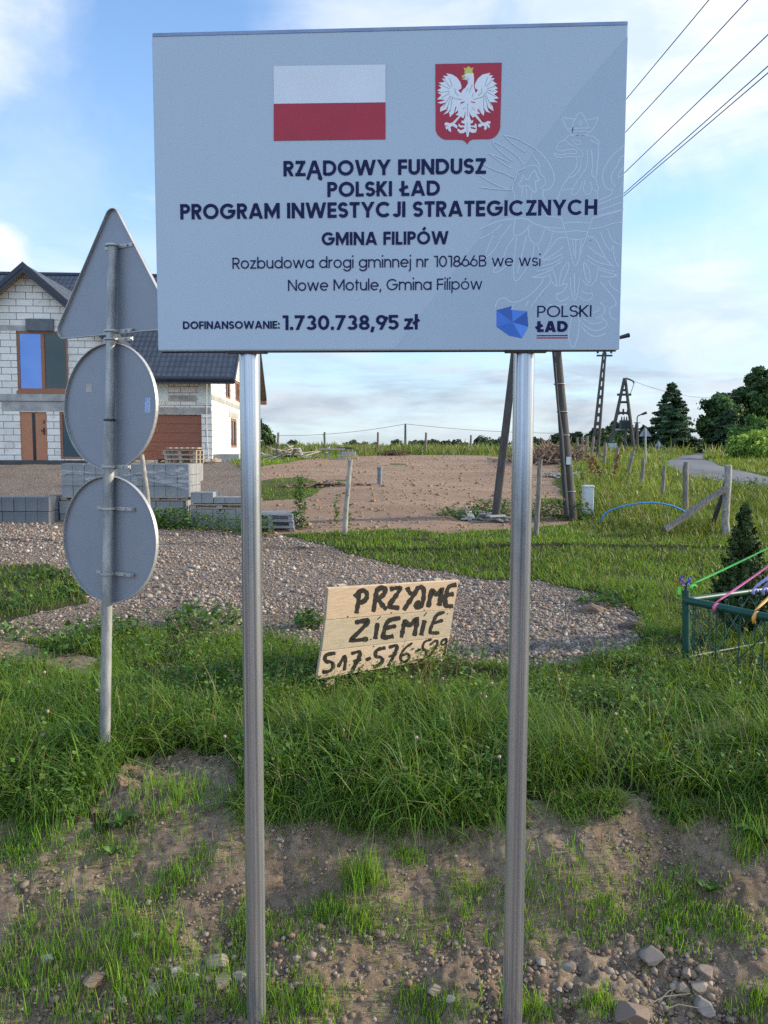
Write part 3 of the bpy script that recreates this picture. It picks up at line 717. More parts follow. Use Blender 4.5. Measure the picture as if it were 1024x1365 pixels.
n = 26000; x = rng.uniform(-2.7, 2.7, n); y = rng.uniform(3.0, 4.6, n); g, gv, s = cover(x, y); k = (s > 0.5) & (rng.random(n) < 0.25+0.75*sstep(.45, .6, fbm(x*2.2, y*2.2, 131, 3))); x, y = x[k], y[k]; n = len(x)
sz = np.clip(rng.lognormal(math.log(0.0048), 0.5, n), 0.002, 0.013)
scatter('soil_crumbs', np.stack([x, y, H(x, y)+sz*0.2], 1), sz, gcolor(n, (0.27, 0.215, 0.16), 0.14, 0.04), m_stone, v1)
x, y = sample(5000, 13, 50, 0.4, 1.1); g, gv, s = cover(x, y); k = s > 0.5; x, y = x[k], y[k]; n = len(x)
sz = np.clip(rng.lognormal(math.log(0.024), 0.5, n), 0.008, 0.08)
scatter('field_clods', np.stack([x, y, H(x, y)+sz*0.1], 1), sz, gcolor(n, (0.27, 0.165, 0.105), 0.18, 0.04), m_stone, v1)
v2 = [ico(4, s_+50, 0.008) for s_ in range(10)]
def rock(p, r, c, label, group=None, seed=0, flat=0.72):
    V, F = v2[seed % len(v2)]; a = seed*1.3
    R = np.array([[math.cos(a), -math.sin(a), 0], [math.sin(a), math.cos(a), 0], [0, 0, 1]])
    W = (V*np.array([r*1.15, r*0.95, r*flat]))@R.T+np.array(p)+np.array([0, 0, r*0.35])
    o = np_mesh('rock', W, [F], m_stone, origin=p, colors=np.tile(np.array(c)*np.array([.82, .78, .74]), (len(V), 1)), smooth=True)
    o.data.set_sharp_from_angle(angle=rad(24)); tag(o, label, 'rock', group)
GR = 'small loose stones at the foot of the bank'
RK = [(290, 1283, 12, (.36, .32, .27), 'flat topped tan stone just left of the left sign post'), (127, 1305, 13, (.34, .23, .18), 'reddish brown stone in the grass at the lower left'), (62, 1278, 8, (.55, .52, .48), 'pale rounded stone at the left edge of the ditch'),
      (236, 1293, 9, (.42, .40, .38), 'light grey stone with dark side among the stones left of the post'), (297, 1310, 11, (.33, .29, .24), 'wide grey stone below the flat topped tan stone'), (320, 1300, 9, (.40, .38, .36), 'two toned angular stone touching the left sign post'),
      (258, 1300, 7, (.40, .36, .31), 'small tan stone in the middle of the stones left of the post'), (276, 1303, 8, (.33, .25, .2), 'brownish stone leaning on the wide grey stone'), (205, 1318, 8, (.35, .31, .26), 'upright brown stone left of the stone cluster'), (163, 1330, 6, (.5, .46, .42), 'white pebble in the grass at the lower left'),
      (868, 1276, 14, (.17, .165, .17), 'large dark grey stone at the foot of the right bank'), (720, 1280, 8, (.36, .34, .29), 'smooth olive grey stone right of the right sign post'), (757, 1290, 9, (.24, .23, .22), 'flat dark stone half sunk at the foot of the bank'), (916, 1297, 9, (.36, .31, .26), 'round tan stone in the right ditch, left one of a pair'),
      (942, 1297, 10, (.34, .28, .24), 'brown stone right beside the round tan stone'), (930, 1316, 10, (.40, .34, .29), 'pinkish tan stone in front of the pair of round stones'), (908, 1316, 9, (.33, .28, .23), 'grey brown stone left of the pinkish tan stone'), (838, 1355, 20, (.25, .20, .17), 'big brown angular stone at the bottom edge'),
      (940, 1342, 12, (.27, .26, .255), 'grey flat stone near the dry twigs'), (602, 1332, 7, (.45, .43, .4), 'light grey stone between the posts, by the right post'), (580, 1320, 9, (.3, .25, .2), 'brown stone between the posts')]
for i, (px, py, r, c, lb) in enumerate(RK):
    p = ground(px, py+4); rock(p, r/1025*np.linalg.norm(p-CAM), c, lb, None, i)
for i in range(60):
    px = random.choice([random.uniform(180, 330), random.uniform(700, 1010), random.uniform(430, 660), random.uniform(0, 1020)]); py = random.uniform(1285, 1362)
    p = ground(px, py); rock(p, random.uniform(0.008, 0.019), PAL[i % 7]*0.8, 'small stone lying in the loose stones at the foot of the bank', GR, i+30)
def earth_lump(p, r, c, label):
    V, F = ico(5, 9, 0.0); d = V.copy(); k = 1+0.9*(fbm(d[:, 0]*2.2+d[:, 2]*1.7+p[0], d[:, 1]*2.2-d[:, 2], 7, 5, 0.65)-0.5)
    W = d*k[:, None]*np.array([r*1.3, r*.8, r*.62])+np.array(p); tag(np_mesh('earth_lump', W, [F], m_stone, origin=p, colors=np.clip(np.array(c)*(0.7+.6*fbm(d[:, 0]*5, d[:, 2]*5+d[:, 1]*3, 3, 3))[:, None], 0, 1), smooth=True), label, 'earth lump')
earth_lump(ground(840, 836), 0.15, (.12, .095, .075), 'dark lump of earth at the right end of the gravel')
earth_lump(ground(785, 815), 0.17, (.20, .145, .10), 'brown lump of earth at the back edge of the gravel')
# dry twigs in the ditch
tw = MB(); p0 = ground(880, 1345)
for dx, dy, L, a in ((-.06, 0, .2, .1), (0, .02, .16, .5), (.02, -.02, .14, -.4), (.05, .03, .12, .9), (-.03, .04, .13, 1.4)):
    q = p0+np.array([dx, dy, .015]); e = np.array([math.cos(a)*L, math.sin(a)*L*0.7, random.uniform(.01, .05)])
    tw.tube([q, q+e*0.4+np.array([0, .01, .012]), q+e], [.004, .003, .0015], 6)
tag(tw.build('dry_twigs', mat('straw', (0.42, 0.33, 0.19), 0.8), origin=p0), 'pale dry twigs lying among the stones at the bottom right', 'twigs')
# ------------------------------------------------------------------ geometric lettering drawn with strokes (cap height = 1)
def arc(cx, cy, rx, ry, a0, a1, n=22):
    return [(cx+rx*math.cos(rad(a0+(a1-a0)*i/n)), cy+ry*math.sin(rad(a0+(a1-a0)*i/n))) for i in range(n+1)]
XH = 0.76
def glyph(ch, w):
    """-> strokes [(points, closed)], advance width, clip (ymin, ymax)"""
    h = w/2; S = []; lo, hi = 0.0, 1.0
    def st(p, closed=False): S.append((p, closed))
    def ex(p, q, e=0.25):
        d = np.array(q)-np.array(p); d = d/np.linalg.norm(d)*e
        return [tuple(np.array(p)-d), tuple(np.array(q)+d)]
    r = 0.5-h
    if ch in 'AĄ':
        W = 0.92; st(ex((h*1.1, 0), (W/2-h*.15, 1))); st(ex((W-h*1.1, 0), (W/2+h*.15, 1))); st([(W*.24, .25+h*.2), (W*.76, .25+h*.2)])
        if ch == 'Ą': st(arc(W-.02, -.09, .12, .12-h*.2, 100, 285, 12)); lo = -0.4
    elif ch == 'B':
        W = .66; st([(h, 0), (h, 1)]); st([(h, 1-h), (W*.5, 1-h)]+arc(W*.5, .76-h*.02, W*.36, .24-h, 90, -90)[1:]+[(h, .52)]); st([(h, .52), (W*.52, .52)]+arc(W*.55, .26+h*.5, W*.45-h, .26-h*.5, 90, -90)[1:]+[(h, h)])
    elif ch == 'C': W = .96; st(arc(.5, .5, r, r, 42, 318, 40))
    elif ch == 'D': W = .84; st([(h, h), (h, 1-h), (W*.42, 1-h)]+arc(W*.42, .5, W*.58-h, r, 90, -90, 30)[1:]+[(h, h)], True)
    elif ch == 'E': W = .58; st([(h, 0), (h, 1)]); [st([(h, y), (W-(.04 if y == .5 else 0), y)]) for y in (h, .5, 1-h)]
    elif ch == 'F': W = .56; st([(h, 0), (h, 1)]); [st([(h, y), (W, y)]) for y in (.5, 1-h)]
    elif ch == 'G': W = 1.0; st(arc(.5, .5, r, r, 42, 360, 44)); st([(1-h, .5-h*.0+h*.0), (.52, .5)]); st([(1-h, .5+h), (1-h, .42)])
    elif ch == 'H': W = .76; st([(h, 0), (h, 1)]); st([(W-h, 0), (W-h, 1)]); st([(h, .5), (W-h, .5)])
    elif ch == 'I': W = w; st([(h, 0), (h, 1)])
    elif ch == 'J': W = .52; st([(W-h, 1), (W-h, W/2)]+arc(W/2, W/2-.0, W/2-h, W/2-h, 0, -165)[1:])
    elif ch == 'K': W = .70; st([(h, 0), (h, 1)]); st(ex((w*.8, .45), (W-h*1.2, 1))); st(ex((w*.9, .62), (W-h*1.1, 0)))
    elif ch in 'LŁ':
        W = .52; st([(h, 0), (h, 1)]); st([(h, h), (W, h)])
        if ch == 'Ł': st([(-.12, .36), (.42, .64)])
    elif ch == 'M': W = .98; st([(h, 0), (h, 1)]); st([(W-h, 0), (W-h, 1)]); st([(h-.05, 1.1), (W/2, .22), (W-h+.05, 1.1)])
    elif ch == 'N': W = .80; st([(h, 0), (h, 1)]); st([(W-h, 0), (W-h, 1)]); st(ex((h, 1-h*.3), (W-h, h*.3), .1))
    elif ch in 'OÓ':
        W = 1.0; st(arc(.5, .5, r, r, 0, 360, 48)[:-1], True)
        if ch == 'Ó': st([(.46, 1.08), (.62, 1.3)]); hi = 1.4
    elif ch == 'P': W = .64; st([(h, 0), (h, 1)]); st([(h, 1-h), (W*.52, 1-h)]+arc(W*.52, .68+h*.1, W*.48-h, .32-h*1.1, 90, -90)[1:]+[(h, .36+h*1.2)])
    elif ch == 'R': W = .66; st([(h, 0), (h, 1)]); st([(h, 1-h), (W*.52, 1-h)]+arc(W*.52, .69+h*.1, W*.46-h, .31-h*1.1, 90, -90)[1:]+[(h, .38+h*1.2)]); st(ex((W*.48, .45), (W-h*1.1, 0), .12))
    elif ch == 'S':
        W = .64; ry = (.5-h)/2; rx = W/2-h; st(arc(W/2, .5+ry, rx, ry, 25, 200, 20)+[(W/2, .5)]+arc(W/2, .5-ry, rx, ry, 20, -155, 20)) if False else st(arc(W/2, .5+ry, rx, ry, 22, 270, 26)+arc(W/2, .5-ry, rx, ry, 90, -158, 26)[1:])
    elif ch == 'T': W = .64; st([(0, 1-h), (W, 1-h)]); st([(W/2, 0), (W/2, 1)])
    elif ch == 'U': W = .72; st([(h, 1), (h, W/2)]+arc(W/2, W/2-.02, W/2-h, W/2-h-.02, 180, 360)[1:-1]+[(W-h, W/2), (W-h, 1)])
    elif ch == 'V': W = .9; st(ex((h, 1), (W/2, 0))); st(ex((W-h, 1), (W/2, 0)))
    elif ch == 'W':
        W = 1.3
        for a, b in (((h, 1), (W*.27, 0)), ((W*.5, 1), (W*.27, 0)), ((W*.5, 1), (W*.73, 0)), ((W-h, 1), (W*.73, 0))): st(ex(a, b))
    elif ch == 'Y': W = .84; st(ex((h, 1), (W/2, .42), .06)); st(ex((W-h, 1), (W/2, .42), .06)); st([(W/2, 0), (W/2, .45)])
    elif ch == 'Z': W = .66; st([(.02, 1-h), (W-.02, 1-h)]); st([(0, h), (W, h)]); st(ex((h*1.2, h*.4), (W-h*1.2, 1-h*.4), .03))
    # lower case
    elif ch in 'oóadbgpqe':
        W = .74; rx, ry = W/2-h, XH/2-h; c = (W/2, XH/2)
        if ch == 'e': st([(W-h, XH*.5), (h, XH*.5)]); st([(W-h, XH*.5)]+arc(*c, rx, ry, 0, 315, 36)[1:])
        else: st(arc(*c, rx, ry, 0, 360, 40)[:-1], True)
        if ch == 'ó': st([(.33, XH+.08), (.46, XH+.28)]); hi = 1.2
        if ch == 'a': st([(W-h, 0), (W-h, XH)])
        if ch == 'd': st([(W-h, 0), (W-h, 1.05)]); hi = 1.05
        if ch == 'b': st([(h, 0), (h, 1.05)]); hi = 1.05
        if ch == 'p': st([(h, -.3), (h, XH)]); lo = -.3
        if ch == 'g': st([(W-h, XH), (W-h, 0)]+arc(W/2, 0, rx, .32-h, 0, -160)[1:]); lo = -.45
    elif ch == 'i': W = w; st([(h, 0), (h, XH)]); st([(h, .95+w*.1), (h, .95+w*1.35)]); hi = 1.3
    elif ch == 'j': W = w; st([(h, XH), (h, -.16)]+arc(h-.16, -.16, .16, .16, 0, -80, 8)[1:]); st([(h, .95+w*.1), (h, .95+w*1.35)]); hi = 1.3; lo = -.5
    elif ch in 'lł':
        W = w; st([(h, 0), (h, 1.05)]); hi = 1.05
        if ch == 'ł': st([(h-.2, .40), (h+.2, .66)])
    elif ch in 'nm':
        a = .62; W = a if ch == 'n' else 2*a-w; st([(h, 0), (h, XH)])
        for k in range(1 if ch == 'n' else 2):
            o = k*(a-w); st([(o+h, XH-a/2)]+arc(o+a/2, XH-a/2, a/2-h, a/2-h, 180, 0)[1:]+[(o+a-h, 0)])
    elif ch == 'r': W = .36; st([(h, 0), (h, XH)]); st([(h, XH-.3)]+arc(.34, XH-.30, .34-h, .30-h, 180, 90)[1:]+[(W, XH-h)])
    elif ch == 's': W = .54; ry = (XH/2-h)/2; rx = W/2-h; st(arc(W/2, XH/2+ry, rx, ry, 22, 270, 22)+arc(W/2, XH/2-ry, rx, ry, 90, -158, 22)[1:])
    elif ch == 't': W = .36; st([(W*.42, 0), (W*.42, .98)]); st([(0, XH-h), (W, XH-h)])
    elif ch == 'u': W = .62; st([(h, XH), (h, W/2)]+arc(W/2, W/2, W/2-h, W/2-h, 180, 360)[1:]); st([(W-h, 0), (W-h, XH)])
    elif ch == 'w':
        W = 1.04; hi = XH
        for a, b in (((h, XH), (W*.27, 0)), ((W*.5, XH), (W*.27, 0)), ((W*.5, XH), (W*.73, 0)), ((W-h, XH), (W*.73, 0))): st(ex(a, b))
    elif ch == 'z': W = .56; st([(.02, XH-h), (W-.02, XH-h)]); st([(0, h), (W, h)]); st(ex((h*1.2, h*.4), (W-h*1.2, XH-h*.4), .03))
    # figures
    elif ch == '0': W = .70; st(arc(W/2, .5, W/2-h, r, 0, 360, 44)[:-1], True)
    elif ch == '1': W = .36; st([(W-h, 0), (W-h, 1)]); st([(0, 1-h*.9), (W-h, 1-h*.9)])
    elif ch == '3': W = .64; st(arc(W*.48, .74-h*.4, W*.46-h, .26-h*.6, 150, -90, 26)); st(arc(W*.48, .27, W*.52-h, .27-h*.9, 90, -155, 26))
    elif ch == '5': W = .64; st([(W*.16, 1-h), (W*.94, 1-h)]); st([(W*.2, 1), (W*.14+h*.4, .5)]); st(arc(W*.46, .33, W*.54-h, .33-h, 140, -150, 30))
    elif ch in '69':
        W = .66; R = W/2-h
        p = [arc(W/2, .34, R, .34-h, 0, 360, 40)[:-1], ex((h*1.05, .40), (W*.55, 1), .3)]
        if ch == '9': p = [[(W-x, 1-y) for x, y in q] for q in p]
        st(p[0], True); st(p[1])
    elif ch == '7': W = .62; st([(0, 1-h), (W, 1-h)]); st(ex((W-h*1.3, 1-h), (W*.25, 0), .2))
    elif ch == '8': W = .66; st(arc(W/2, .74-h*.3, W*.43-h, .26-h*.7, 0, 360, 36)[:-1], True); st(arc(W/2, .27, W/2-h, .27-h*.8, 0, 360, 36)[:-1], True)
    elif ch == '.': W = w*1.1; st([(W/2, 0), (W/2, w*1.15)])
    elif ch == ':': W = w*1.1; st([(W/2, 0), (W/2, w*1.1)]); st([(W/2, .52), (W/2, .52+w*1.1)])
    elif ch == ',': W = w*1.1; st(ex((W*.2, -.17), (W*.62, w*1.1), 0)); lo = -.3
    else: W = .34
    return S, W, (lo, hi)
def clip_y(poly, lo, hi):
    for sgn, lim in ((1, hi), (-1, -lo)):
        out = []
        for i in range(len(poly)):
            a, b = poly[i], poly[(i+1) % len(poly)]; da, db = sgn*a[1]-lim, sgn*b[1]-lim
            if da <= 1e-9: out.append(a)
            if (da < -1e-9 and db > 1e-9) or (da > 1e-9 and db < -1e-9):
                t_ = da/(da-db); out.append((a[0]+(b[0]-a[0])*t_, a[1]+(b[1]-a[1])*t_))
        poly = out
        if len(poly) < 3: return []
    return poly
def ribbon(pts, w, closed=False):
    """stroke -> list of convex quads; w number or per-point list"""
    P = [np.array(p, float) for p in pts]; n = len(P); L = []; R = []
    ws = w if hasattr(w, '__len__') else [w]*n
    for i in range(n):
        if closed: a, b = P[i-1], P[(i+1) % n]
        else: a, b = P[max(i-1, 0)], P[min(i+1, n-1)]
        d1 = P[i]-a; d2 = b-P[i]
        if np.linalg.norm(d1) < 1e-9: d1 = d2
        if np.linalg.norm(d2) < 1e-9: d2 = d1
        d1 = d1/(np.linalg.norm(d1)+1e-12); d2 = d2/(np.linalg.norm(d2)+1e-12); t_ = d1+d2
        if np.linalg.norm(t_) < 1e-6: t_ = d1
        t_ = t_/np.linalg.norm(t_); nn = np.array([-t_[1], t_[0]]); k = min(2.5, 1/max(0.3, abs(np.dot(nn, np.array([-d1[1], d1[0]])))))
        L.append(P[i]+nn*ws[i]/2*k); R.append(P[i]-nn*ws[i]/2*k)
    return [[tuple(L[i]), tuple(R[i]), tuple(R[(i+1) % n]), tuple(L[(i+1) % n])] for i in range(n if closed else n-1)]
def text_polys(txt, w, space=0.34, track=0.10):
    """-> list of polygons in cap units, total length"""
    x = 0; out = []; k = 0
    for ch in txt:
        if ch == ' ': x += space; continue
        S, W, (lo, hi) = glyph(ch, w)
        for pts, cl in S:
            k += 1
            for q in ribbon(pts, w, cl):
                q = clip_y(q, lo, hi)
                if q: out.append(([(px+x, py) for px, py in q], k % 5))
        x += W+track
    return out, x-track

# ------------------------------------------------------------------ information board
BC = np.array([0.0021, 3.0336, 0.9836])+CAM; BYAW = -0.0522
b_ex = np.array([math.cos(BYAW), math.sin(BYAW), 0]); b_en = np.array([-math.sin(BYAW), math.cos(BYAW), 0]); b_ez = np.array([0, 0, 1.0])
def bp(px, py):
    d = ray(px, py); t_ = np.dot(BC-CAM, b_en)/np.dot(d, b_en); q = CAM+d*t_-BC
    return np.array([np.dot(q, b_ex), np.dot(q, b_ez)])
def bw(u, v, off): return BC+b_ex*u+b_ez*v-b_en*off
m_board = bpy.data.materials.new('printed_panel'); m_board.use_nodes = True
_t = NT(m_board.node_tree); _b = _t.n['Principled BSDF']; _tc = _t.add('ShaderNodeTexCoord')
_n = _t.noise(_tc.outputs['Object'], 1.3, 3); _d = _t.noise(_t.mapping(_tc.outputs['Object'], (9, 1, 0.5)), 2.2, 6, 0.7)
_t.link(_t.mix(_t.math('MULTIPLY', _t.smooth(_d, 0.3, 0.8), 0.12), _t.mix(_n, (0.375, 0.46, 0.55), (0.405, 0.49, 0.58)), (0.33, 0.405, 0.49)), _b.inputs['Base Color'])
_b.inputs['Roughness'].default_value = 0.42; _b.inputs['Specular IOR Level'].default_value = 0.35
m_galv = bpy.data.materials.new('galvanised_steel'); m_galv.use_nodes = True
_t = NT(m_galv.node_tree); _b = _t.n['Principled BSDF']; _tc = _t.add('ShaderNodeTexCoord')
_v = _t.mapping(_tc.outputs['Object'], (75, 75, 0.35)); _n = _t.noise(_v, 1.0, 5, 0.65); _n2 = _t.noise(_tc.outputs['Object'], 14, 6, 0.7)
_t.link(_t.mix(_t.smooth(_n, 0.3, 0.7), (0.27, 0.30, 0.34), (0.62, 0.64, 0.66)), _b.inputs['Base Color']); _b.inputs['Metallic'].default_value = 0.78
_t.link(_t.math('ADD', _t.math('MULTIPLY', _n, 0.22), _t.math('MULTIPLY', _n2, 0.18)), _b.inputs['Roughness'])
_bb = _t.add('ShaderNodeBump'); _bb.inputs['Strength'].default_value = 0.12; _bb.inputs['Distance'].default_value = 0.004; _t.link(_n, _bb.inputs['Height']); _t.link(_bb.outputs[0], _b.inputs['Normal'])
m_dark = mat('dark_metal', (0.04, 0.042, 0.048), 0.5, 0.3)
board = empty('information_board', (BC[0], BC[1]+0.07, -0.57), 'large pale blue grey information board with navy lettering on two galvanised posts', 'sign')
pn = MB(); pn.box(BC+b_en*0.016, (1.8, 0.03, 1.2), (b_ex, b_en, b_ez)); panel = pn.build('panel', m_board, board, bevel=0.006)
fr = MB(); fr.box(BC+b_en*0.0335-b_ez*0.594, (1.786, 0.005, 0.02), (b_ex, b_en, b_ez)); fr.box(BC+b_en*0.0335+b_ez*0.594, (1.786, 0.005, 0.02), (b_ex, b_en, b_ez))
for s_ in (-1, 1): fr.box(BC+b_en*0.0335+b_ex*s_*0.883, (0.02, 0.005, 1.16), (b_ex, b_en, b_ez))
for z_ in (-0.42, 0.42): fr.box(BC+b_en*0.0335+b_ez*z_, (1.72, 0.006, 0.05), (b_ex, b_en, b_ez))
fr.build('back_rail', m_dark, panel)
for s_, u_ in ((0, -0.552), (1, 0.5475)):
    a = MB(); q = BC+b_ex*u_+b_en*0.081; c_ = []
    a.tube([(q[0], q[1], -0.75), (q[0], q[1], 1.0), (q[0], q[1], BC[2]+0.5)], 0.0415, 40); po = a.build('post', m_galv, board, smooth=40)
    a = MB(); a.tube([(q[0], q[1], BC[2]+0.5), (q[0], q[1], BC[2]+0.508)], 0.043, 24); a.build('post_cap', m_dark, po, smooth=40)
    for z_ in (-0.42, 0.42):
        a = MB(); a.tube([(q[0]+.047*math.cos(k*math.pi/8), q[1]-.0+.047*math.sin(k*math.pi/8), BC[2]+z_) for k in range(9)], 0.006, 6); a.build('clamp', m_dark, po)
    a = MB()
    a.box(BC+b_ex*u_+b_en*0.036-b_ez*0.603, (0.16, 0.05, 0.006), (b_ex, b_en, b_ez))
    a.build('mounting_plate', m_dark, po)
def decal(name, polys, m, off, parent=None, th=0.0):
    """polys in board (u, v) coordinates"""
    a = MB()
    for q in polys:
        k = 0
        if isinstance(q, tuple): q, k = q
        a.poly([bw(x, y, off+0.00012*k) for x, y in q])
    return a.build(name, m, parent or panel, recalc=False)
def px_polys(polys): return [[tuple(bp(*p)) for p in q] for q in polys]
INK = mat('navy_ink', (0.010, 0.013, 0.066), 0.6, var=0.1, spec=0.15)
def text_line(txt, w, xl, yl, xr, yr, cap_px, m=INK, off=0.0008, name='lettering', space=0.38, track=0.085):
    P, Ltot = text_polys(txt, w, space, track)
    a = bp(xl, yl); b = bp(xr, yr); up = bp(xl, yl-cap_px)-a; d = (b-a)/Ltot
    x0 = 0.0
    for wd in txt.split(' '):
        P, L1 = text_polys(wd, w, space, track)
        decal(name, [([tuple(a+d*(x+x0)+np.array([0, 1])*np.linalg.norm(up)*y) for x, y in q], k) for q, k in P], m, off)
        x0 += L1+track+space
# printed background: a darker field right of a diagonal, pale eagle line drawing
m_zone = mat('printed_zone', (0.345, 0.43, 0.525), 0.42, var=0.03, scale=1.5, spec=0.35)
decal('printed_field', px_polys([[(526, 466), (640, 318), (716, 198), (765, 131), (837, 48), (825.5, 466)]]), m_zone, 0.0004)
m_line = mat('pale_line', (0.47, 0.565, 0.665), 0.42, var=0.03, spec=0.35)
WA = [ # traced in an enlargement of x 640.., y 140.., 5.12 times
 [(555,80),(610,205),(745,212),(820,72),(765,100),(738,95),(715,110),(712,75),(685,45),(655,75),(650,105),(630,90),(600,95),(555,80)], [(600,160),(755,157)], [(615,182),(745,180)], [(682,95),(672,120),(684,150),(695,120),(682,95)], [(640,105),(628,150)], [(725,105),(738,150)],
 [(605,205),(580,240),(540,252),(522,285),(525,310),(560,315),(620,300),(660,310),(665,335),(600,330),(540,345),(505,325),(510,350),(545,362),(610,350),(690,358),(705,335),(690,310),(640,280),(600,262),(580,240)],
 [(625,235),(660,280),(690,265),(680,240),(640,240)], [(610,208),(785,208),(785,235),(815,243),(805,285)], [(750,240),(812,270)],
 [(660,362),(665,410),(635,460),(598,488),(610,498),(650,480),(680,440),(690,400),(688,365)], [(730,300),(735,400),(715,450),(660,520),(620,600),(640,620),(680,590),(700,520)], [(760,305),(770,400),(760,470),(775,495),(795,495),(800,420),(810,350),(805,290)],
 [(600,500),(550,570),(560,582),(640,570)], [(718,510),(700,590),(740,622),(770,570),(750,520)], [(790,500),(800,550),(815,580),(790,592),(765,575)], [(550,582),(525,650)], [(800,592),(802,650)],
 [(387,303),(450,365),(500,450),(510,520),(480,575),(430,585),(410,570)], [(362,345),(400,395),(410,430)], [(440,580),(425,600),(440,640)], [(165,205),(250,225),(330,270),(387,303)], [(165,205),(230,270),(310,320)], [(90,240),(95,270),(140,320),(220,380)], [(90,245),(180,290),(260,350),(300,410)], [(60,325),(130,380),(210,430)], [(60,330),(120,350),(200,390)],
 [(15,400),(90,440),(180,470),(240,500)], [(0,480),(100,540),(200,578)], [(0,560),(100,572),(210,578)], [(285,440),(330,415),(380,410),(410,440),(405,470),(440,490),(450,530),(430,560),(400,575)], [(285,440),(250,450),(245,500),(225,540),(220,580),(240,610),(235,640)],
 [(290,480),(285,510),(255,550),(300,558),(330,545),(360,590),(385,600),(380,545),(375,515),(415,515),(385,485),(380,440),(350,465),(325,520),(290,475)], [(290,560),(285,630)], [(315,570),(320,640)], [(350,600),(350,650)],
 [(985,275),(900,345),(850,420),(832,490),(850,560),(880,583),(910,570)], [(985,340),(950,370),(940,410),(900,460),(890,520),(930,560)], [(980,420),(930,500),(980,480)], [(950,590),(980,520)], [(910,580),(890,620),(810,650)], [(805,680),(980,610)], [(805,720),(980,660)], [(805,755),(980,710)]]
WB = [ # x 640.., y 280.., 5.12 times
 [(0,135),(100,80),(200,60),(320,55),(360,92),(430,110),(500,150),(580,150)], [(440,110),(500,125),(580,122)], [(450,38),(550,55)], [(550,45),(600,200),(645,430),(700,250),(730,170),(770,50)], [(575,90),(640,80),(750,88)], [(590,150),(650,138),(735,150)], [(605,195),(660,205),(715,195)], [(632,205),(640,310)], [(655,190),(650,330)], [(690,205),(680,310)],
 [(0,195),(80,160),(150,95)], [(215,95),(140,190),(90,290),(0,350)], [(90,170),(40,290)], [(240,65),(222,175),(270,175),(320,130),(345,95)], [(235,180),(180,260),(160,330),(75,425),(130,425),(200,360)], [(250,185),(235,300),(225,430),(238,500),(290,440),(360,330),(370,240)], [(318,175),(290,290),(255,430)], [(330,120),(335,190),(370,240),(410,225),(440,130)], [(395,240),(410,310)], [(495,155),(480,230),(430,320),(400,330)],
 [(590,185),(530,188),(480,260),(420,330),(440,340),(510,300),(570,250)], [(430,345),(480,340),(560,300)], [(420,385),(500,365),(570,320)], [(385,420),(480,400),(560,350)], [(355,460),(440,430),(500,400)], [(355,460),(430,462),(480,440)], [(430,465),(425,500),(330,590),(300,605),(260,630),(200,628),(180,605),(150,597),(110,630),(105,670)], [(475,450),(490,490),(420,560),(345,665)], [(500,410),(520,470),(530,530),(490,490)], [(540,510),(550,420),(600,345),(610,390),(560,510)],
 [(535,520),(590,500),(600,505),(560,570),(515,570),(530,620),(570,622),(610,590)], [(615,460),(620,560),(645,630),(665,580),(682,460)], [(645,432),(645,590)], [(705,345),(710,430),(740,510),(755,470),(745,400),(705,345)], [(700,480),(720,510),(760,520),(800,470),(800,410)], [(690,550),(740,580),(775,560),(760,610),(720,625),(670,590)],
 [(735,180),(790,190),(830,280),(870,350),(920,390)], [(740,250),(800,300),(860,330)], [(730,310),(800,360),(900,380)], [(725,340),(820,400),(920,420)], [(800,400),(880,430),(945,445),(900,460),(820,450)], [(820,150),(850,230),(890,285),(910,240)], [(870,125),(890,190),(920,225),(960,235)], [(750,130),(830,120),(900,90),(970,85)], [(820,490),(900,580),(935,640),(920,655),(880,670),(890,730),(930,755)], [(880,480),(890,520),(950,560)], [(760,60),(960,5)], [(910,250),(915,330),(945,390)],
 [(820,630),(855,660),(850,710),(790,740)], [(800,660),(820,690),(770,700)], [(680,750),(720,800),(790,830),(860,800),(870,770),(830,730)], [(700,740),(760,780),(830,770),(835,740)], [(690,790),(740,850),(800,868),(860,840)], [(645,640),(620,750),(600,860),(615,920),(635,942),(655,915),(680,800),(670,700)], [(460,640),(520,660),(600,640)], [(230,640),(215,680)], [(330,620),(310,660)]]
polys = []
for src, oy in ((WA, 140), (WB, 280)):
    for i, pl in enumerate(src):
        # smooth the traced corner points into a curve
        p = np.array([bp(640+x_/5.12, oy+y_/5.12) for x_, y_ in pl])
        for _ in range(2):
            q = np.empty((2*len(p)-2, 2)); q[0::2] = p[:-1]*.75+p[1:]*.25; q[1::2] = p[:-1]*.25+p[1:]*.75
            p = np.vstack([p[:1], q, p[-1:]])
        polys += [(q_, i % 4) for q_ in ribbon(p, 0.0042)]
decal('eagle_outline', polys, m_line, 0.0006)
a = MB(); a.box(BC+b_ez*0.593-b_en*0.0005, (1.79, 0.001, 0.012), (b_ex, b_en, b_ez)); a.build('folded_edge', mat('folded_edge', (0.20, 0.27, 0.43), 0.5), panel)
# flag
m_white = mat('print_white', (0.69, 0.73, 0.78), 0.42, var=0.03, spec=0.35); m_red = mat('print_red', (0.36, 0.016, 0.045), 0.42, var=0.06, spec=0.35)
decal('flag_white_half', px_polys([[(365, 88), (514, 86), (514, 136.3), (365, 138.3)]]), mat('print_flag_white', (0.62, 0.67, 0.73), 0.42, var=0.03, spec=0.35), 0.0008)
decal('flag_red_half', px_polys([[(365, 138.5), (514, 136.5), (514, 185.5), (365, 187.5)]]), m_red, 0.0008)
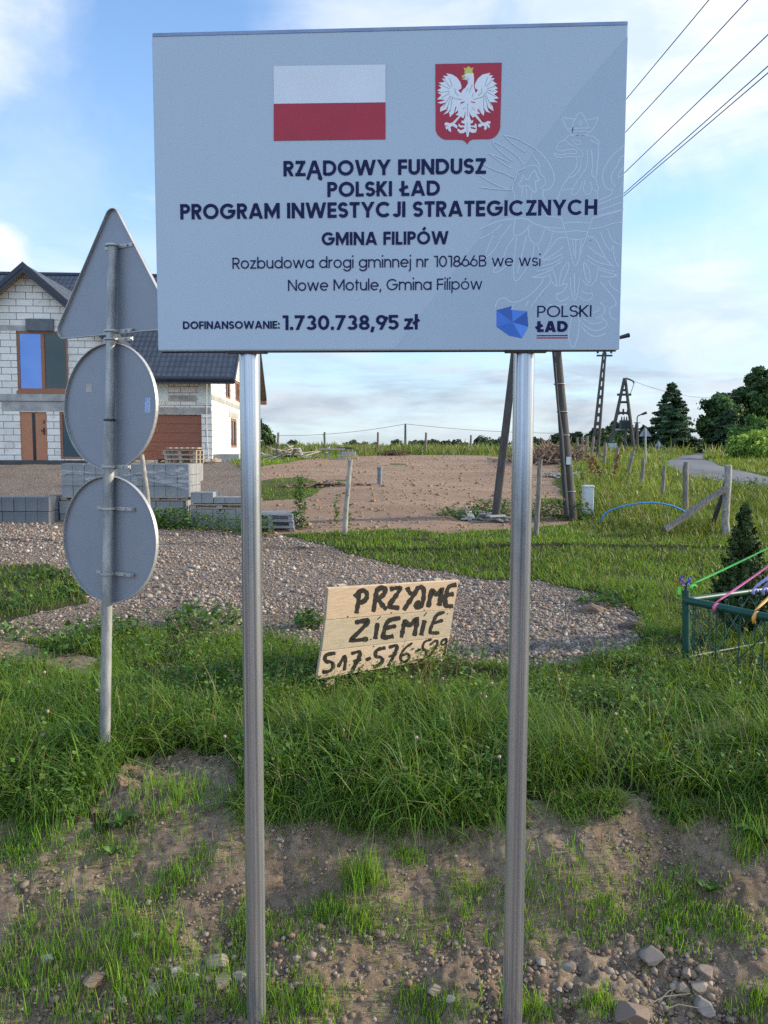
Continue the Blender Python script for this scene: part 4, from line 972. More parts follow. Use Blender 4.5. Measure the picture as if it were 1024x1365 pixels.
# coat of arms (traced in an enlargement of x 575.., y 75.., 10.24 times)
def em(pl): return [tuple(bp(575+x_/10.24, 75+y_/10.24)) for x_, y_ in pl]
sh = [(55, 105), (963, 86), (942, 960), (935, 1000), (905, 1060), (860, 1105), (800, 1128), (640, 1130), (565, 1132), (520, 1155), (488, 1200), (462, 1160), (425, 1140), (360, 1136), (190, 1136), (130, 1110), (85, 1068), (60, 1005)]
decal('coat_of_arms', [em(sh)], m_red, 0.0008)
wingL = [(440, 600), (425, 500), (395, 496), (368, 465), (412, 440), (412, 405), (395, 350), (350, 290), (290, 250), (205, 232), (232, 270), (160, 266), (196, 308), (145, 304), (182, 352), (100, 362), (150, 396), (98, 396), (140, 432), (80, 466), (135, 490), (82, 495), (140, 528), (78, 590), (160, 590), (185, 602), (80, 632), (130, 648), (205, 632), (125, 700), (120, 758), (200, 725), (235, 690), (215, 745), (162, 797), (230, 770), (262, 720), (245, 770), (255, 832), (310, 775), (330, 690), (345, 690), (320, 775), (372, 730), (400, 640), (410, 622), (455, 622)]
wingR = [(575, 600), (585, 505), (615, 492), (636, 462), (598, 436), (592, 405), (605, 360), (640, 300), (700, 250), (808, 225), (785, 262), (842, 258), (815, 300), (868, 300), (835, 335), (900, 380), (855, 390), (912, 440), (865, 452), (912, 480), (860, 520), (922, 572), (850, 588), (908, 628), (800, 625), (840, 690), (850, 748), (795, 715), (755, 670), (775, 735), (812, 775), (750, 755), (722, 705), (725, 760), (715, 815), (675, 770), (650, 690), (665, 758), (620, 690), (598, 625), (545, 618)]
bodyE = [(455, 245), (478, 232), (575, 230), (585, 300), (582, 420), (598, 470), (605, 540), (580, 600), (545, 612), (548, 632), (600, 640), (640, 715), (628, 740), (668, 785), (615, 790), (700, 905), (735, 905), (772, 884), (808, 890), (805, 925), (775, 915), (800, 950), (795, 985), (770, 960), (750, 945), (765, 980), (735, 1012), (722, 985), (730, 960), (700, 945), (665, 972), (638, 955), (645, 925), (685, 920), (595, 820), (565, 838), (530, 790), (520, 740), (525, 830), (545, 880), (572, 872), (570, 905), (528, 925), (545, 950), (590, 945), (600, 915), (618, 930), (620, 990), (580, 970), (535, 965), (540, 985), (600, 1000), (625, 985), (610, 1040), (560, 1048), (522, 1025), (505, 1100), (490, 1102), (470, 1030), (440, 1050), (390, 1052), (358, 1015), (362, 985), (400, 1012), (450, 990), (450, 970), (400, 975), (370, 950), (375, 918), (400, 945), (450, 948), (462, 925), (412, 910), (412, 878), (445, 880), (462, 830), (468, 745), (440, 850), (400, 822), (320, 920), (358, 950), (350, 990), (320, 970), (295, 950), (262, 965), (272, 1035), (235, 1015), (228, 985), (205, 1002), (190, 965), (240, 945), (185, 948), (182, 915), (205, 900), (250, 915), (290, 905), (380, 812), (328, 800), (368, 770), (360, 720), (405, 650), (455, 632), (455, 612), (425, 600), (410, 520), (420, 470), (470, 425), (500, 370), (500, 330), (470, 318), (412, 316), (460, 300), (450, 280)]
decal('eagle', [(em(wingL), 0), (em(wingR), 0), (em(bodyE), 1)], m_white, 0.0011)
m_gold = mat('print_gold', (0.55, 0.50, 0.10), 0.42, var=0.08, spec=0.35)
decal('crown', [em([(452, 232), (458, 195), (440, 155), (472, 168), (508, 134), (545, 165), (578, 152), (560, 195), (566, 230)]), em([(418, 300), (418, 262), (455, 252), (468, 282), (520, 302), (440, 292)])], m_gold, 0.0014)
m_fth = mat('print_feather_line', (0.26, 0.31, 0.40), 0.45, var=0.05)
fl_ = []
for x0, y0, L_ in ((300, 470, [(150, 290), (110, 380), (95, 500), (110, 590), (140, 740), (190, 780), (255, 800), (240, 260)]), (715, 460, [(850, 300), (895, 400), (905, 570), (835, 720), (790, 760), (715, 790), (780, 250), (890, 480)])):
    for q in L_: fl_ += [(em([p_ for p_ in r_]), 1) for r_ in ribbon([(x0+(q[0]-x0)*.25, y0+(q[1]-y0)*.25), (x0+(q[0]-x0)*.85, y0+(q[1]-y0)*.85)], 7)]
for pl in ([(285, 560), (320, 580), (420, 590)], [(575, 590), (690, 560), (760, 480)], [(320, 440), (330, 500), (370, 540)], [(690, 430), (690, 490), (640, 540)], [(470, 330), (520, 305)], [(480, 480), (500, 440)], [(520, 500), (540, 430)], [(560, 560), (575, 500)], [(430, 720), (470, 700)], [(560, 700), (590, 740)], [(495, 640), (495, 820)], [(490, 900), (490, 1060)], [(545, 430), (560, 380)]):
    fl_ += [(em(r_), 2) for r_ in ribbon(pl, 7)]
decal('feather_lines', fl_, m_fth, 0.00135)
# text
text_line('RZĄDOWY FUNDUSZ', .205, 378, 235, 648, 231.5, 20.5)
text_line('POLSKI ŁAD', .205, 436.5, 262.5, 586.5, 260.5, 20, space=0.5)
text_line('PROGRAM INWESTYCJI STRATEGICZNYCH', .205, 240.5, 292.5, 796, 286.5, 20.5)
text_line('GMINA FILIPÓW', .205, 429, 327, 598, 325.5, 17.5)
text_line('Rozbudowa drogi gminnej nr 101866B we wsi', .118, 310, 358.3, 720.5, 354.6, 14.8)
text_line('Nowe Motule, Gmina Filipów', .118, 384, 387.8, 643, 386, 15)
text_line('DOFINANSOWANIE:', .2, 244, 438.7, 373, 438, 10.3)
text_line('1.730.738,95 zł', .19, 377, 439.8, 557, 439.2, 19.5, space=0.24)
text_line('POLSKI', .125, 716, 423, 788.5, 422.2, 15.5)
text_line('ŁAD', .27, 716, 442.8, 757, 442.5, 14.8, track=0.06)
decal('logo_rule', px_polys([[(715.5, 446.8), (757, 446.6), (757, 448), (715.5, 448.2)]]), INK, 0.0008)
decal('logo_rule', px_polys([[(715.5, 449.6), (757, 449.4), (757, 451.2), (715.5, 451.4)]]), m_red, 0.0008)
lg = {k: (640+x_/5.12, 280+y_/5.12) for k, (x_, y_) in dict(A=(112, 683), B=(217, 655), C=(222, 682), D=(322, 690), E=(330, 797), F=(287, 876), G=(197, 857), H=(112, 797), O=(222, 765)).items()}
for k, (tri, c) in enumerate((('OAB', (.03, .10, .38)), ('OBCD', (.06, .20, .66)), ('ODE', (.02, .085, .36)), ('OEF', (.08, .24, .72)), ('OFGH', (.03, .13, .48)), ('OHA', (.045, .165, .58)))):
    decal('logo_facet', px_polys([[lg[q] for q in tri]]), mat('logo_blue_%d' % k, c, 0.42, var=0.03), 0.0008)
dm = [[(763.4, 170), (764.6, 169.5), (764.2, 173), (763, 178), (762.4, 175)], [(786.5, 320), (787.8, 320), (787.6, 321.3), (786.6, 321.2)], [(723.5, 392), (724.3, 392), (724.2, 392.8), (723.6, 392.8)]]
decal('fly_speck', px_polys(dm), m_dark, 0.0012)

# ------------------------------------------------------------------ traffic sign post seen from the back
m_back = bpy.data.materials.new('grey_sign_back'); m_back.use_nodes = True
_t = NT(m_back.node_tree); _b = _t.n['Principled BSDF']; _tc = _t.add('ShaderNodeTexCoord')
_n = _t.noise(_tc.outputs['Object'], 5, 6, 0.6); _n2 = _t.noise(_t.mapping(_tc.outputs['Object'], (1, 1, .35)), 24, 5, 0.75)
_c = _t.mix(_n, (0.215, 0.24, 0.285), (0.27, 0.295, 0.34)); _c = _t.mix(_t.math('MULTIPLY', _t.smooth(_n2, 0.62, 0.8), 0.5), _c, (0.17, 0.175, 0.18))
_t.link(_c, _b.inputs['Base Color']); _b.inputs['Roughness'].default_value = 0.5; _b.inputs['Metallic'].default_value = 0.25
m_rim = mat('sign_rim', (0.42, 0.42, 0.41), 0.45, 0.4); m_postg = mat('weathered_zinc', (0.33, 0.34, 0.34), 0.5, 0.55, var=0.3, scale=18, bump=0.1, stretch=(1, 1, .25))
m_rust = mat('rust_stain', (0.33, 0.20, 0.12), 0.8, var=0.3, scale=60); m_sticker = mat('blue_sticker', (0.10, 0.25, 0.60), 0.5, base2=(0.5, 0.6, 0.72), scale=120)
SP = ground(138.5, 1012); ST = at_y(143, 560, SP[1])
ts = empty('traffic_sign', SP, 'grey back of a triangular sign above two round signs on one steel post', 'traffic sign')
SB = rad(28); s_ex = np.array([math.cos(SB), -math.sin(SB), 0]); s_bn = np.array([-math.sin(SB), -math.cos(SB), 0])   # s_bn: back normal, towards the viewer
top = at_y(150, 325, SP[1]); base = SP-np.array([0, 0, 0.15])
axis = (top-SP)/np.linalg.norm(top-SP)
a = MB(); a.tube([base, SP+(top-SP)*0.672], 0.031, 24); a.tube([SP+(top-SP)*0.672, top], 0.0275, 24); a.build('post', m_postg, ts, smooth=40)
a = MB(); a.tube([SP+(top-SP)*0.668, SP+(top-SP)*0.6724], 0.034, 24); a.build('post_joint', m_dark, ts, smooth=40)
s_up = axis-s_bn*np.dot(axis, s_bn); s_up /= np.linalg.norm(s_up)
def plate(name, outline, c):
    """outline in plate axes, c = plate centre on the back face; plate sits on the far side of the post"""
    P = [c+s_ex*x_+s_up*y_ for x_, y_ in outline]
    a = MB(); a.prism(P, -s_bn*0.003); o = a.build(name, m_back, ts)
    # folded rim towards the viewer
    r = MB(); n = len(outline); inn = []
    cx = np.mean([p[0] for p in outline]); cy = np.mean([p[1] for p in outline])
    for i in range(n):
        p0, p1, p2 = [np.array(outline[(i+k) % n]) for k in (-1, 0, 1)]
        d = (p2-p0); d /= np.linalg.norm(d)+1e-9; nn = np.array([-d[1], d[0]])
        if np.dot(nn, np.array([cx, cy])-p1) < 0: nn = -nn
        inn.append(p1+nn*0.004)
    for i in range(n):
        j = (i+1) % n; pts = []
        for lift in (0.0005, 0.019):
            pts += [c+s_ex*q[0]+s_up*q[1]+s_bn*lift for q in (outline[i], outline[j], inn[j], inn[i])]
        r.hexa(pts)
    r.build('rim', m_rim, o, smooth=30); return o
def clampset(c, w, parent):
    a = MB()
    q = c+s_bn*0.012
    a.box(q+s_ex*w*0.5*0.62, (w*0.75, 0.006, 0.022), (s_ex, s_bn, s_up)); a.box(q-s_ex*w*0.36, (w*0.26, 0.006, 0.020), (s_ex, s_bn, s_up))
    a.tube([c+s_bn*0.047+s_bn*(0.034*math.cos(t_)-.002)+s_ex*0.036*math.sin(t_) for t_ in np.linspace(-1.9, 1.9, 12)], 0.0085, 6)
    for k in (-0.44, 0.55, 0.85): a.tube([q+s_ex*w*k*0.75, q+s_ex*w*k*0.75+s_bn*0.014], 0.008, 6)
    a.build('clamp', m_rim, parent)
def on_post(py):
    """centre of a plate behind the post at image row py"""
    lo, hi = SP[2], top[2]+1
    for _ in range(40):
        m_ = (lo+hi)/2; P = SP+axis*((m_-SP[2])/axis[2]); d = P-CAM
        v = 682.5-FOC*(np.dot(d, _u)/np.dot(d, _f))
        if v > py: lo = m_
        else: hi = m_
    return P-s_bn*0.047
# triangle: bottom edge y 445, apex y 275
cb = on_post(444); ca = on_post(278); ht = np.dot(ca-cb, s_up); hw = ht/0.866*0.60
def rounded(tri, r):
    out = []
    n = len(tri)
    for i in range(n):
        p0, p1, p2 = [np.array(tri[(i+k) % n], float) for k in (-1, 0, 1)]
        d1 = (p0-p1)/np.linalg.norm(p0-p1); d2 = (p2-p1)/np.linalg.norm(p2-p1); ang = math.acos(np.dot(d1, d2)); L = r/math.tan(ang/2)
        bis = (d1+d2)/np.linalg.norm(d1+d2); cc = p1+bis*r/math.sin(ang/2)
        a0 = p1+d1*L-cc; a1 = p1+d2*L-cc
        for k in range(9):
            t_ = k/8; v = a0*(1-t_)+a1*t_; v = v/np.linalg.norm(v)*r; out.append(tuple(cc+v))
    return out
SHX = -0.03
tri_o = rounded([(-hw*1.05+SHX, 0), (hw*1.05+SHX, 0), (SHX, ht*1.08)], 0.055)
tri = plate('triangle_plate', tri_o, cb)
d1c = on_post(541.5); d1r = np.dot(on_post(456)-on_post(627), s_up)/2
d2c = on_post(720.5); d2r = np.dot(on_post(635.5)-on_post(806), s_up)/2
disc1 = plate('round_plate', [(d1r*1.02*math.cos(t_), d1r*math.sin(t_)) for t_ in np.linspace(0, 2*math.pi, 73)[:-1]], d1c-s_ex*0.045)
disc2 = plate('round_plate', [(d2r*1.02*math.cos(t_), d2r*math.sin(t_)) for t_ in np.linspace(0, 2*math.pi, 73)[:-1]], d2c-s_ex*0.030)
for py, w_, pa in ((327, .20, tri), (441, .20, tri), (452, .2, disc1), (622, .2, disc1), (678, .26, disc2), (765, .26, disc2)): clampset(on_post(py), w_, pa)
def stick(pxy, w_, h_, name, m_, parent):
    d = ray(*pxy); t_ = np.dot(d1c-CAM, s_bn)/np.dot(d, s_bn); p = CAM+d*t_
    a = MB(); a.box(p+s_bn*0.0006, (w_, 0.001, h_), (s_ex, s_bn, s_up)); a.build(name, m_, parent)
stick((197, 540), .042, .085, 'sticker', m_sticker, disc1); stick((193, 722), .042, .085, 'sticker', m_sticker, disc2)
stick((187, 755), .05, .04, 'glue_mark', mat('glue_mark', (0.34, 0.33, 0.29), 0.6, var=.2), disc2); stick((119, 517), .05, .05, 'glue_mark', mat('glue_pale', (0.40, 0.38, 0.37), 0.6, var=.2), disc1)
a = MB(); q = ca-s_up*0.03; a.tube([q+s_bn*0.002, q-s_up*0.06+s_bn*.002+s_ex*.003, q-s_up*.13+s_bn*.002], 0.007, 6); a.build('weld_seam', mat('weld', (0.5, 0.5, 0.5), 0.5, 0.3), tri)

# ------------------------------------------------------------------ hand painted plank sign
QZ = lambda x_, y_: (410+x_/4.876, 765+y_/4.876)
cor = [QZ(135, 95), QZ(985, 42), QZ(895, 545), QZ(62, 685)]   # TL TR BR BL
rr_ = [ray(*c) for c in cor]
A_ = np.array([rr_[0], -rr_[1], rr_[2], -rr_[3]]).T
_u_, _s_, _vt = np.linalg.svd(A_); dd = np.abs(_vt[-1])
gb_ = ground(424, 912); sc_ = 0.962*(gb_[1])/(rr_[3][1]*dd[3]); PC = [CAM+rr_[k]*dd[k]*sc_ for k in range(4)]
pe1 = PC[1]-PC[0]; pe2 = PC[3]-PC[0]; pnm = np.cross(pe1, pe2); pnm /= np.linalg.norm(pnm)
if np.dot(pnm, CAM-PC[0]) < 0: pnm = -pnm
ps = empty('plank_sign', gb_, 'home made sign of three planks painted with black brush letters in the grass', 'sign')
m_pl = [mat('plank_tan', (0.44, 0.31, 0.205), 0.75, base2=(0.53, 0.42, 0.31), scale=7, stretch=(1.2, 1.2, 22), bump=0.2), mat('plank_grey', (0.36, 0.30, 0.215), 0.8, base2=(0.46, 0.39, 0.285), scale=7, stretch=(1.2, 1.2, 22), bump=0.2), mat('plank_pale', (0.44, 0.34, 0.24), 0.75, base2=(0.54, 0.44, 0.335), scale=7, stretch=(1.2, 1.2, 22), bump=0.2)]
def plk(px, py):
    d = ray(px, py); return CAM+d*(np.dot(PC[0]-CAM, pnm)/np.dot(d, pnm))
rows = [(QZ(135, 95), QZ(985, 42), QZ(951, 228), QZ(119, 299)), (QZ(117, 303), QZ(950, 231), QZ(926, 404), QZ(93, 501)), (QZ(91, 505), QZ(925, 407), QZ(895, 545), QZ(62, 685))]
for q, m_ in zip(rows, m_pl):
    a = MB(); a.prism([plk(*p) for p in q], -pnm*0.024); a.build('plank', m_, ps, bevel=0.002)
a = MB()
for f_ in (0.12, 0.85):
    p0 = PC[0]+pe1*f_-pnm*0.042; a.prism([p0-pe1*.025, p0+pe1*.025, p0+pe1*.025+pe2*1.35, p0-pe1*.025+pe2*1.35], -pnm*0.03)
a.build('stake', m_pl[1], ps)
m_brush = bpy.data.materials.new('black_brush_paint'); m_brush.use_nodes = True
_t = NT(m_brush.node_tree); _b = _t.n['Principled BSDF']; _tc = _t.add('ShaderNodeTexCoord')
_n = _t.noise(_t.mapping(_tc.outputs['Object'], (22, 22, 60)), 1.6, 6, 0.75)
_t.link(_t.mix(_t.smooth(_n, 0.58, 0.70), (0.011, 0.010, 0.010), (0.20, 0.145, 0.095)), _b.inputs['Base Color']); _b.inputs['Roughness'].default_value = 0.65
PW = [[(335,112),(330,180),(318,258)],[(305,150),(345,105),(382,112),(390,150),(365,182),(325,188)],[(452,92),(442,160),(428,248)],[(445,108),(485,85),(508,98),(500,132),(455,168)],[(462,165),(488,205),(515,232)],[(535,100),(572,92),(612,86),(570,150),(522,212),(560,218),(598,222)],[(648,85),(660,118),(688,142)],[(722,82),(690,140),(655,190),(625,236)],
      [(715,92),(755,80),(757,150),(742,212),(712,222),(700,196),(735,180)],[(785,218),(797,150),(812,92),(838,148),(878,88),(868,150),(855,208)],[(970,70),(915,78),(900,138),(892,198),(912,212),(948,208)],[(900,138),(952,130)],
      [(308,316),(360,306),(408,300),(340,372),(270,438),(330,430),(395,422)],[(456,318),(448,370),(440,424)],[(463,284),(467,288)],[(605,286),(520,300),(502,360),(486,415),(520,412),(560,404)],[(505,352),(578,338)],[(610,415),(622,355),(632,298),(660,345),(718,278),(705,345),(695,405)],[(762,300),(750,350),(738,400)],[(763,260),(768,264)],[(892,248),(838,262),(812,325),(790,380),(822,385),(858,382)],[(815,322),(882,300)],
      [(182,514),(112,525),(114,572),(158,570),(172,602),(142,636),(95,638)],[(198,606),(246,522),(246,575),(240,628)],[(284,518),(352,498),(325,565),(288,630)],[(298,572),(350,552)],[(380,560),(412,545)],[(508,480),(445,492),(438,540),(485,540),(488,580),(428,606)],[(528,478),(592,458),(562,530),(525,600)],[(528,538),(580,520)],[(682,448),(622,490),(598,550),(628,580),(668,545),(652,515),(610,532)],[(700,505),(738,490)],[(808,425),(755,440),(745,490),(775,500),(768,550),(718,570)],[(795,462),(840,424),(848,455),(815,505),(780,552),(815,540)],[(905,420),(872,430),(868,465),(898,455),(906,425),(895,490),(884,545)]]
rb = random.Random(3)
for i, pl in enumerate(PW):
    if i in (0, 12, 20): a = MB()
    p = np.array(pl, float)
    for _ in range(2):
        q = np.empty((2*len(p)-2, 2)); q[0::2] = p[:-1]*.75+p[1:]*.25; q[1::2] = p[:-1]*.25+p[1:]*.75; p = np.vstack([p[:1], q, p[-1:]])
    w_ = [(31 if i < 20 else 24 if i < 29 else 17)*rb.uniform(0.72, 1.18) for _ in p]; w_[0] *= .6; w_[-1] *= .55
    for q in ribbon(p, w_): a.poly([plk(*QZ(*c))+pnm*(0.001+0.00015*(i % 5)) for c in q])
    if i in (11, 19, len(PW)-1): a.build('brush_lettering', m_brush, ps, recalc=False)
nl_ = MB()
for x_, y_ in ((262, 278), (545, 252), (412, 425), (910, 258), (430, 470), (690, 300), (760, 235)): nl_.tube([plk(*QZ(x_, y_)), plk(*QZ(x_, y_))+pnm*.004], .006, 8)
nl_.build('nail', m_dark, ps)
# ------------------------------------------------------------------ house under construction
HA = rad(3); hX = np.array([math.cos(HA), math.sin(HA), 0]); hY = np.array([-math.sin(HA), math.cos(HA), 0]); hZ = np.array([0, 0, 1.0])
HB = 1.40
HO = at_y(283, 600, 30.0); HO = np.array([HO[0], HO[1], HB])            # front right corner of the garage wing
def hp(px, py, back=0.0):
    d = ray(px, py); c = HO+hY*back; t_ = np.dot(c-CAM, hY)/np.dot(d, hY); q = CAM+d*t_-HO
    return np.dot(q, hX), q[2]
def hs(px, py, side=0.0):      # on the right gable wall
    d = ray(px, py); c = HO+hX*side; t_ = np.dot(c-CAM, hX)/np.dot(d, hX); q = CAM+d*t_-HO
    return np.dot(q, hY), q[2]
def hw_(x, y, z): return HO+hX*x+hY*y+hZ*z
def block_mat():
    m = bpy.data.materials.new('aerated_block_wall'); m.use_nodes = True; t = NT(m.node_tree); b = t.n['Principled BSDF']
    uv = t.add('ShaderNodeUVMap'); br = t.add('ShaderNodeTexBrick'); t.link(uv.outputs[0], br.inputs['Vector'])
    br.inputs['Scale'].default_value = 1.0; br.inputs['Brick Width'].default_value = 0.59; br.inputs['Row Height'].default_value = 0.24
    br.inputs['Mortar Size'].default_value = 0.011; br.inputs['Mortar Smooth'].default_value = 0.15; br.offset = 0.42
    br.inputs['Color1'].default_value = (0.76, 0.73, 0.67, 1); br.inputs['Color2'].default_value = (0.66, 0.635, 0.58, 1); br.inputs['Mortar'].default_value = (0.15, 0.14, 0.13, 1)
    n = t.noise(uv.outputs[0], 0.9, 6, 0.65); n2 = t.noise(uv.outputs[0], 5, 6, 0.7)
    c = t.mix(t.math('MULTIPLY', t.smooth(n2, 0.54, 0.7), 0.6), br.outputs['Color'], (0.40, 0.385, 0.36))
    c = t.mix(t.math('MULTIPLY', t.smooth(n, 0.53, 0.7), 0.6), c, (0.36, 0.34, 0.30))
    t.link(c, b.inputs['Base Color']); b.inputs['Roughness'].default_value = 0.95; b.inputs['Specular IOR Level'].default_value = 0.1
    bp_ = t.add('ShaderNodeBump'); bp_.inputs['Strength'].default_value = 0.6; bp_.inputs['Distance'].default_value = 0.01; bp_.invert = True
    t.link(br.outputs['Fac'], bp_.inputs['Height']); t.link(bp_.outputs[0], b.inputs['Normal']); return m
m_block = block_mat()
m_conc = mat('raw_concrete', (0.33, 0.325, 0.31), 0.95, var=0.2, scale=3, bump=0.2); m_tile = mat('metal_roof_tile', (0.055, 0.066, 0.088), 0.5, 0.1, var=0.15, scale=2)
m_fascia = mat('anthracite_fascia', (0.030, 0.036, 0.050), 0.5, 0.1); m_soffit = mat('roof_boards', (0.30, 0.22, 0.09), 0.8, var=0.2, stretch=(1, 8, 8))
m_wfr = mat('brown_window_frame', (0.27, 0.115, 0.065), 0.5, var=0.15, scale=8, stretch=(8, 8, 1)); m_door = mat('wood_door', (0.36, 0.15, 0.075), 0.5, base2=(0.44, 0.20, 0.105), scale=6, stretch=(10, 10, .7))
m_gdoor = mat('brown_garage_door', (0.20, 0.075, 0.045), 0.55, base2=(0.26, 0.10, 0.06), scale=4, stretch=(.8, 8, 9)); m_sty = mat('mint_insulation_panel', (0.60, 0.66, 0.62), 0.9, var=0.06)
m_glass = bpy.data.materials.new('sky_reflection_glass'); m_glass.use_nodes = True
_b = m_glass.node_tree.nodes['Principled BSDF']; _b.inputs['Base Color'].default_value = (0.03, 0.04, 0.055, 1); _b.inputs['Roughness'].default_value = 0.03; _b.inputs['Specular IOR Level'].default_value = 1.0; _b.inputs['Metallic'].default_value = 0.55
_b.inputs['Base Color'].default_value = (0.10, 0.20, 0.46, 1)  # blue of the mirrored sky put into the glass colour
m_glass_dark = m_glass.copy(); m_glass_dark.name = 'dark_reflection_glass'; _b2 = m_glass_dark.node_tree.nodes['Principled BSDF']; _b2.inputs['Base Color'].default_value = (0.022, 0.045, 0.045, 1); _b2.inputs['Metallic'].default_value = 0.2; _b2.inputs['Specular IOR Level'].default_value = 0.6  # dark reflection of trees put into the colour; other dark panes share it
house = empty('house', hw_(-6, 3, 0), 'unfinished white block house with dark tiled roof, wooden door and brown garage door', 'house')
def wall(name, o, ex, ez_, outline, holes, reveal, m, parent, nrm):
    """flat wall: outline (x, z) polygon minus rectangular holes, with reveals going inwards"""
    bm = bmesh.new(); uvl = bm.loops.layers.uv.new('UVMap')
    xs = sorted({round(v, 4) for p in outline for v in (p[0],)} | {round(v, 4) for h in holes for v in (h[0], h[2])})
    zs = sorted({round(v, 4) for p in outline for v in (p[1],)} | {round(v, 4) for h in holes for v in (h[1], h[3])})
    def P(x, z, dpt=0.0): return Vector(o+ex*x+ez_*z-nrm*dpt)
    def face(pts, uv):
        f = bm.faces.new([bm.verts.new(p) for p in pts])
        for l, q in zip(f.loops, uv): l[uvl].uv = q
    def clip(poly):
        # clip against the convex outline
        n = len(outline)
        for i in range(n):
            a, b = outline[i], outline[(i+1) % n]; out = []
            def side(p): return (b[0]-a[0])*(p[1]-a[1])-(b[1]-a[1])*(p[0]-a[0])
            for k in range(len(poly)):
                p, q = poly[k], poly[(k+1) % len(poly)]; sp, sq = side(p), side(q)
                if sp >= -1e-9: out.append(p)
                if (sp > 1e-9 and sq < -1e-9) or (sp < -1e-9 and sq > 1e-9):
                    t_ = sp/(sp-sq); out.append((p[0]+(q[0]-p[0])*t_, p[1]+(q[1]-p[1])*t_))
            poly = out
            if len(poly) < 3: return []
        return poly
    for i in range(len(xs)-1):
        for j in range(len(zs)-1):
            cx, cz = (xs[i]+xs[i+1])/2, (zs[j]+zs[j+1])/2
            if any(h[0] < cx < h[2] and h[1] < cz < h[3] for h in holes): continue
            q = clip([(xs[i], zs[j]), (xs[i+1], zs[j]), (xs[i+1], zs[j+1]), (xs[i], zs[j+1])])
            if q: face([P(*p) for p in q], q)
    for h in holes:
        x0, z0, x1, z1 = h[:4]
        for (a, b) in (((x0, z0), (x1, z0)), ((x1, z0), (x1, z1)), ((x1, z1), (x0, z1)), ((x0, z1), (x0, z0))):
            face([P(*a), P(*b), P(*b, reveal), P(*a, reveal)], [a, b, (b[0]+reveal, b[1]), (a[0]+reveal, a[1])])
    o0 = ORG[parent]
    for v in bm.verts: v.co -= Vector(o0)
    me = bpy.data.meshes.new(name); bm.to_mesh(me); bm.free()
    return link_mesh(name, me, m, parent)
# measured in the photograph
WB = -1.9                                            # front bay stands this far in front of the garage wall
bx0, bx1 = hp(39, 400, WB)[0]-2.62, hp(39, 400, WB)[0]+2.62; bax = (bx0+bx1)/2
apz = hp(39, 352, WB-0.45)[1]-0.12; pitch_ = 0.86; bez = apz-2.62*pitch_
def rect(p, q, back):
    a = hp(*p, back); b = hp(*q, back); return [min(a[0], b[0]), min(a[1], b[1]), max(a[0], b[0]), max(a[1], b[1])]
win_u = rect((21, 441), (92, 521), WB); door_r = rect((26, 549), (64, 618.5), WB); door_r[1] = 0.03
win_l = rect((79, 549), (113, 613), WB); win_l[1] = 0.1
wall('wall', HO+hY*WB, hX, hZ, [(bx0, -.4), (bx1, -.4), (bx1, bez), (bax, apz), (bx0, bez)], [win_u, door_r, win_l], 0.16, m_block, house, -hY)
RH0, RZ0 = -0.75, None
ez0 = hp(300, 504, -0.75)[1]; rz0 = hp(215, 369, 5.2)[1]; rp = (rz0-ez0)/(5.2+0.75)      # eave height, ridge height, slope
DEP = 10.4; wallz = ez0+0.75*rp-0.12
gar = rect((170, 552), (269.5, 616), 0); gar[1] = 0.04
wall('wall', HO, hX, hZ, [(bx1-.2, -.4), (0, -.4), (0, wallz), (bx1-.2, wallz)], [gar], 0.2, m_block, house, -hY)
def srect(p, q):
    a = hs(*p); b = hs(*q); return [min(a[0], b[0]), min(a[1], b[1]), max(a[0], b[0]), max(a[1], b[1])]
w_s = [srect((300.5, 506), (307.5, 533)), srect((313.5, 506), (320, 537)), srect((307.5, 557), (316, 597))]
for w__ in w_s[:2]: w__[3] = min(w__[3], wallz-.05) if False else w__[3]
gz = wallz+(5.2)*rp
wall('wall', HO, hY, hZ, [(0, -.4), (DEP, -.4), (DEP, wallz), (DEP/2, wallz+DEP/2*rp), (0, wallz)], w_s, 0.16, m_block, house, hX)
wall('wall', hw_(bx1, WB, 0), hY, hZ, [(0, -.4), (-WB, -.4), (-WB, bez), (0, bez)], [], 0.1, m_block, house, hX)
wall('wall', hw_(-14, DEP, 0), hX, hZ, [(0, -.4), (14, -.4), (14, wallz), (0, wallz)], [], 0.1, m_block, house, hY)
wall('wall', hw_(-14, 0, 0), hX, hZ, [(0, -.4), (bx0+14.2, -.4), (bx0+14.2, wallz), (0, wallz)], [], 0.1, m_block, house, -hY)
wall('wall', hw_(bx0, WB, 0), hY, hZ, [(0, -.4), (-WB, -.4), (-WB, bez), (0, bez)], [], 0.1, m_block, house, -hX)
# concrete ring beams and lintels, a little proud of the blocks
def hbox(a, x0, x1, y0, y1, z0, z1): a.box(hw_((x0+x1)/2, (y0+y1)/2, (z0+z1)/2), (abs(x1-x0), abs(y1-y0), abs(z1-z0)), (hX, hY, hZ))
b0, b1 = hp(50, 534.5, WB)[1], hp(50, 525.5, WB)[1]
a = MB(); hbox(a, bx0-.06, bx1+.05, WB-.07, WB-.005, b0, b1); a.build('concrete_beam', m_conc, house)
l0, l1 = hp(50, 548, WB)[1], hp(50, 536, WB)[1]
a = MB(); hbox(a, hp(2, 540, WB)[0], hp(118, 540, WB)[0], WB-.012, WB-.003, l0+.003, b0-.01); a.build('lintel', m_conc, house)
a = MB(); z0, z1 = hp(20, 440.5, WB)[1], hp(20, 433.5, WB)[1]; hbox(a, bx0+.02, hp(36, 437, WB)[0], WB-.01, WB-.003, z0, z1); a.build('lintel', m_conc, house)
a = MB(); z0, z1 = hp(230, 551.5, 0)[1], hp(230, 543, 0)[1]; hbox(a, bx1+.1, hp(281, 548, 0)[0], -.02, -.003, z0, z1); a.build('lintel', m_conc, house)
